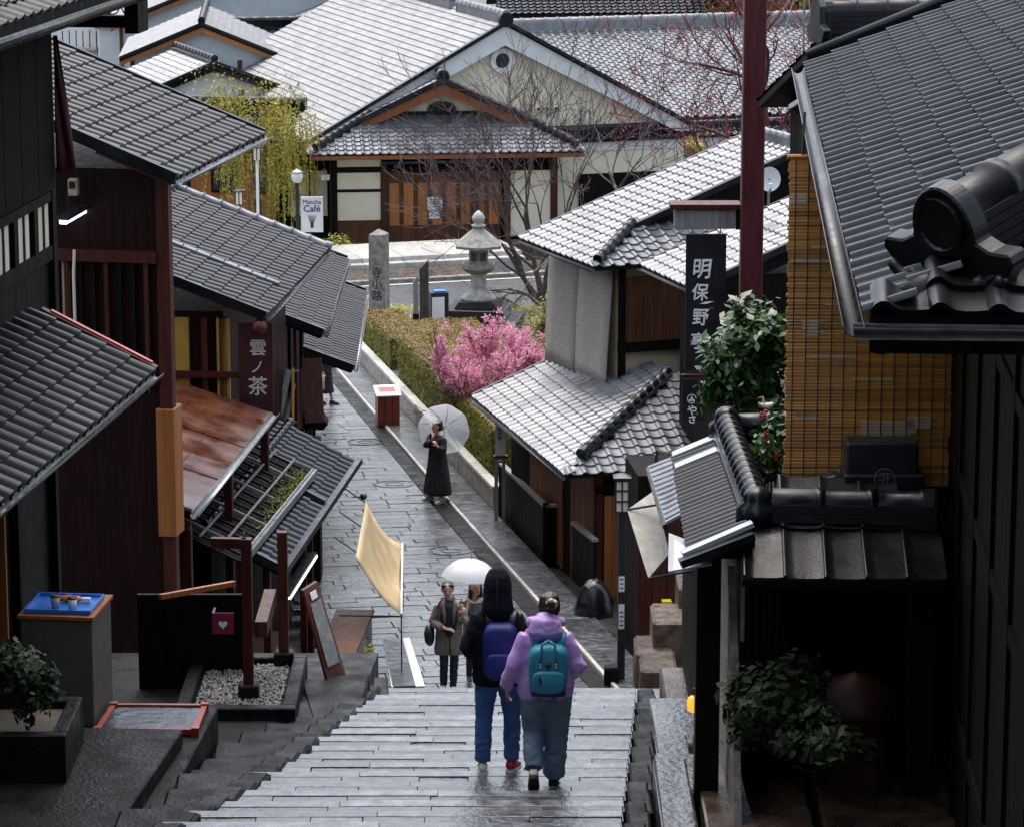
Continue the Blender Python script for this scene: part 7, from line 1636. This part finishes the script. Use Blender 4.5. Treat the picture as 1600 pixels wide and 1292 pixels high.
# ---- companion with white umbrella
pc_ = PG(738, 1074, 0, 46.95)+np.array([.02, .5, 0]); pc_[2] = gz(pc_[1]); fg = Fig(pc_, 172, .93)
cw_ = thing('person', 'woman with dark hair and cream scarf half hidden behind the hooded person', 'person', pc_); hc = (-.03, .03, 1.62); hy = -22
feet = ((-.08, .03, .085), (.08, -.02, .085)); armR = ((.17, 0, 1.38), (.24, .08, 1.16), (.14, .22, 1.36)); armL = ((-.17, 0, 1.38), (-.25, .0, 1.12), (-.2, .16, 1.0))
body = [erings([(0, 0, .86), (0, .0, 1.0), (0, 0, 1.2), (0, 0, 1.36), (0, 0, 1.43)], [(.15, .1), (.13, .09), (.15, .1), (.16, .09), (.055, .05)]), limb([(0, .0, 1.4), (-.02, .02, 1.53)], [.048, .045]), head_rings(hc, hy), *face_bumps(hc, hy)]
for s_, f_ in zip((-1, 1), feet): body.append(leg_chain((s_*.08, 0, .9), (s_*.08, .03, .5), f_, .07, .065, .048, .036))
for A_ in (armR, armL): body.append(arm_chain(*A_, .042, .038, .026))
body += hand_rings(armR[2], (.0, .1, 1), (0, 1, 0), (-1, 0, 0), 1.0); body += hand_rings(armL[2], (.3, .5, -.6), (1, 0, 0), (0, 0, 1), .5)
fused(fg, body, 'body', 'skin', cw_, .011, 3); face_parts(fg, hc, hy, cw_)
fused(fg, [erings([(-.04, -.05, 1.36), (-.04, -.045, 1.46), (-.03, -.03, 1.57), (-.03, -.015, 1.66), (-.03, .0, 1.72), (-.03, .005, 1.75)], [(.08, .05), (.10, .065), (.092, .085), (.09, .095), (.07, .08), (.02, .02)], n=16), limb([(.05, .03, 1.66), (.062, .03, 1.55), (.07, .02, 1.42)], [.025, .03, .03]), limb([(-.11, .02, 1.67), (-.12, .02, 1.55), (-.12, .02, 1.42)], [.025, .03, .03])], 'hair', 'hair_black', cw_, .01, 4, .006, 20)
fused(fg, [erings([(0, 0, .62), (0, 0, .9), (0, 0, 1.15), (0, 0, 1.34), (0, 0, 1.43)], [(.21, .15), (.19, .14), (.2, .14), (.21, .125), (.1, .09)], n=16), arm_chain(*armR, .075, .068, .055), arm_chain(*armL, .075, .068, .055)], 'coat', 'taupe', cw_, .012, 6, .009, 9)
fused(fg, [limb([(-.12, .06, 1.41), (0, .13, 1.38), (.12, .06, 1.41), (.07, -.06, 1.45), (-.07, -.06, 1.45), (-.12, .06, 1.41)], [.04, .05, .04, .04, .04, .04])], 'scarf', 'cream_wool', cw_, .01, 4, .01, 18)
fused(fg, [leg_chain((s_*.08, 0, .86), (s_*.08, .03, .5), (f_[0], f_[1], .075), .085, .075, .06, .05) for s_, f_ in zip((-1, 1), feet)], 'trousers', 'black_wool', cw_, .011, 5)
for f_ in feet: shoe(fg, f_, (f_[0], 1, 0), cw_, 'rubber_black', 'shoe_white')
def umbrella(label, grip, top, R_, m_, nr=8, sag=.36, handle='shoe_white', group=None):
    """dome umbrella: shaft from grip to top, canopy of radius R_"""
    grip = np.asarray(grip, float); top = np.asarray(top, float); ax_ = top-grip; L_ = np.linalg.norm(ax_); ax_ /= L_
    a = np.cross(ax_, [0, 1, .2]); a /= np.linalg.norm(a); b = np.cross(ax_, a); t = thing('umbrella', label, 'umbrella', grip)
    c_ = top-ax_*.05; n = nr*4; rows = []
    for i in range(9):
        f = i/8; rw = []
        for j in range(n):
            th = 2*math.pi*j/n; u = abs(((j % 4)/4)-.5)*2; sc = 1-.055*f*(1-u); dz = -sag*R_*(1-math.cos(f*1.25))/(1-math.cos(1.25))-.03*f*(u-1)*.3
            rw.append(c_+(a*math.cos(th)+b*math.sin(th))*R_*math.sin(f*1.3)/math.sin(1.3)*sc+ax_*(dz*1.35))
        rows.append(rw)
    V = [p for rw in rows for p in rw]
    cn = MB().add(V, [(i*n+j, i*n+(j+1) % n, (i+1)*n+(j+1) % n, (i+1)*n+j) for i in range(8) for j in range(n)]).build('canopy', M[m_], t, smooth=True, fixn=False)
    for k in range(nr):
        MB().tube([rows[i][k*4]-ax_*(.03 if m_ == 'vinyl_white' else .012) for i in range(1, 9)], .006, 5).build('rib', M['metal_grey'], cn)
        MB().tube([rows[4][k*4]-ax_*.008, c_-ax_*.3*R_], .005, 4).build('stretcher', M['metal_grey'], cn)
    MB().tube([grip-ax_*.02, top+ax_*.05], .008, 6).build('shaft', M['metal_grey'], t); MB().tube([grip-ax_*.16, grip-ax_*.05, grip+ax_*.1], [.014, .016, .015], 8).build('handle', M[handle], t)
    return t
gr = fg((armR[2][0], armR[2][1]+.03, armR[2][2]+.05)); umbrella('white umbrella held above the couple coming up the street', gr, PD(737, 868, float(np.dot(gr-CAM, np.array([0, _c, -_s])))-.12), .45, 'vinyl_white', sag=.5)
# ---- woman in long black coat with clear umbrella
pk_ = PG(684, 782); fg = Fig(pk_, 226, .98)       # looks towards the left of the street
bw_ = thing('person', 'woman in long black coat looking aside under a clear umbrella', 'person', pk_); hc = (0, .03, 1.60); hy = 25
feet = ((-.17, .06, .085), (.2, .02, .085)); armR = ((.16, .02, 1.36), (.2, .16, 1.18), (.02, .2, 1.34)); armL = ((-.16, 0, 1.36), (-.26, .06, 1.14), (-.2, .2, 1.24))
body = [erings([(0, 0, .86), (0, .0, 1.0), (0, 0, 1.2), (0, 0, 1.34), (0, 0, 1.41)], [(.15, .1), (.13, .09), (.15, .1), (.16, .09), (.055, .05)]), limb([(0, .0, 1.38), (0, .02, 1.51)], [.048, .045]), head_rings(hc, hy), *face_bumps(hc, hy)]
for s_, f_ in zip((-1, 1), feet): body.append(leg_chain((s_*.08, 0, .9), (s_*.12, .03, .5), f_, .07, .065, .048, .036))
for A_ in (armR, armL): body.append(arm_chain(*A_, .042, .038, .026))
body += hand_rings(armR[2], (-.6, .1, .7), (0, -1, 0), (0, 0, 1), .8); body += hand_rings(armL[2], (.3, .3, .9), (1, 0, 0), (0, 1, 0), .9)
fused(fg, body, 'body', 'skin', bw_, .012, 3); face_parts(fg, hc, hy, bw_)
fused(fg, [erings([(0, -.05, 1.50), (0, -.045, 1.56), (0, -.02, 1.64), (0, -.005, 1.70), (0, .0, 1.73)], [(.06, .05), (.092, .085), (.10, .108), (.085, .095), (.02, .02)], n=16), limb([(0, -.11, 1.56), (0, -.13, 1.5)], [.05, .035]), limb([(-.075, .05, 1.66), (0, .085, 1.70), (.075, .05, 1.66)], [.028, .03, .028])], 'hair', 'hair_black', bw_, .01, 4, .005, 25)
fused(fg, [erings([(0, .0, .16), (0, .0, .22), (0, 0, .6), (0, 0, .95), (0, 0, 1.15), (0, 0, 1.32), (0, 0, 1.42)], [(.33, .25), (.34, .26), (.28, .21), (.22, .16), (.21, .15), (.225, .14), (.09, .085)], n=18), arm_chain(armR[0], armR[1], np.array(armR[2])+np.array([.04, 0, -.04]), .078, .07, .055), arm_chain(armL[0], armL[1], np.array(armL[2])-np.array([0, .02, .04]), .078, .07, .055)], 'long_coat', 'black_wool', bw_, .013, 6, .014, 7, 5, (1, 1, .35))
for f_ in feet: shoe(fg, f_, (f_[0]*1.2, 1, 0), bw_, 'shoe_white', 'shoe_white')
gr = fg((armL[2][0], armL[2][1]+.02, armL[2][2]+.05)); umbrella('clear vinyl umbrella tilted behind the woman in the black coat', gr, PD(697, 664, 67.1), .55, 'vinyl_clear', sag=.42, handle='blossom_red')
ph = thing('phone', 'pale phone held by the woman in the black coat', 'phone', fg((-.05, .24, 1.36))); 
MB().box(fg((armR[2][0]-.06, armR[2][1]+.03, armR[2][2]+.08)), (fg.X, fg.Y, UP), -.035, .035, -.005, .005, -.06, .08).build('case', M['blossom'], ph); MB().box(fg((armR[2][0]-.06, armR[2][1]+.03, armR[2][2]+.08)), (fg.X, fg.Y, UP), -.03, .03, .0055, .007, -.055, .075).build('screen', M['glass_dark'], ph)
# ---- distant walker at the bend
pf_ = PG(508, 631); fg = Fig(pf_, 120, .97)
fw = thing('person', 'person in black clothes walking at the bend below the corner shop eave', 'person', pf_); hc = (0, .02, 1.62); feet = ((-.08, .16, .085), (.08, -.12, .1))
body = [erings([(0, 0, .86), (0, .0, 1.0), (0, 0, 1.2), (0, 0, 1.36), (0, 0, 1.43)], [(.15, .1), (.13, .09), (.15, .1), (.16, .09), (.055, .05)]), limb([(0, .0, 1.4), (0, .02, 1.53)], [.05, .046]), head_rings(hc), *face_bumps(hc, 0)]
for s_, f_ in zip((-1, 1), feet): body.append(leg_chain((s_*.08, 0, .9), (s_*.09, .04, .5), f_, .07, .065, .048, .036))
AR, AL = ((.17, 0, 1.38), (.22, -.06, 1.1), (.2, .08, .88)), ((-.17, 0, 1.38), (-.22, .04, 1.1), (-.2, .18, .92))
for A_ in (AR, AL): body.append(arm_chain(*A_, .042, .038, .026)); body += hand_rings(A_[2], (0, .3, -1), (0, 1, 0), (0, 1, 0), .5)
fused(fg, body, 'body', 'skin', fw, .013, 3); face_parts(fg, hc, 0, fw)
fused(fg, [erings([(0, -.02, 1.48), (0, -.03, 1.56), (0, -.01, 1.66), (0, .0, 1.74)], [(.06, .05), (.088, .075), (.09, .095), (.02, .02)], n=14)], 'hair', 'hair_black', fw, .012, 3)
fused(fg, [erings([(0, 0, .30), (0, 0, .6), (0, 0, 1.15), (0, 0, 1.34), (0, 0, 1.43)], [(.26, .22), (.22, .18), (.19, .14), (.21, .125), (.1, .09)], n=16), arm_chain(*AR, .075, .068, .055), arm_chain(*AL, .075, .068, .055)], 'coat', 'black_wool', fw, .014, 5, .01, 8)
for f_ in feet: shoe(fg, f_, (0, 1, 0), fw, 'rubber_black', 'rubber_black')
tbg = thing('tote_bag', 'pale cloth tote bag carried by the person at the bend', 'bag', fg((.25, .05, .6))); solid(fg, [erings([(.28, .05, .42), (.28, .05, .44), (.28, .05, .78), (.28, .05, .80)], [(.03, .08), (.04, .13), (.03, .13), (.01, .12)])], 'cloth', 'cream_wool', tbg)
solid(fg, [limb([(.28, -.02, .79), (.24, .04, .9), (.28, .12, .79)], [.008, .008, .008])], 'handle', 'cream_wool', tbg)
# ------------------------------------------------------------------ unseen shops added on both sides of the upper flight to shade the foreground
for side, label, x0, ya, yb, ez in ((-1, 'unseen tall shop added left of the upper flight to shade the foreground', -4.7, -9.0, 21.5, 18.6), (1, 'unseen tall shop added right of the upper flight to shade the foreground', 3.4, -9.0, 14.5, 18.8)):
    h = thing('shading_shop', label, 'shop', (x0+side*3, 6, 11)); Xs = XA*side
    MB().box((x0, ya, 0), (Xs, YA, UP), 0, 6, 0, yb-ya, 6.5, ez).build('wall', M['wood_maroon'], h)
    e = np.array([x0, ya-.3, ez-.1])-Xs*.9; e1 = e+YA*(yb-ya+.6)
    roof_plane(h, e, e1, Xs*3.9+UP*1.7, far=True); roof_plane(h, e+Xs*7.8, e1+Xs*7.8, -Xs*3.9+UP*1.7, far=True)
    ridge(h, e+Xs*3.9+UP*1.72, e1+Xs*3.9+UP*1.72, .12, .2, .5); gutter(h, e-Xs*.06, e1-Xs*.06, .06)
    for i in range(int((yb-ya)/1.8)): MB().box((x0, ya+.3+1.8*i, 0), (Xs, YA, UP), -.08, -.002, 0, .14, 8, ez-.1).build('post', M['wood_red'], h)
    for i in range(int((yb-ya)/1.8)-1):
        f_ = MB().box((x0, ya+.7+1.8*i, 0), (Xs, YA, UP), -.05, -.002, 0, 1.1, ez-2.4, ez-1.0).build('window', M['wood_dark'], h)
        MB().box((x0, ya+.78+1.8*i, 0), (Xs, YA, UP), -.055, -.051, 0, .94, ez-2.3, ez-1.1).build('pane', M['glass_dark'], f_)
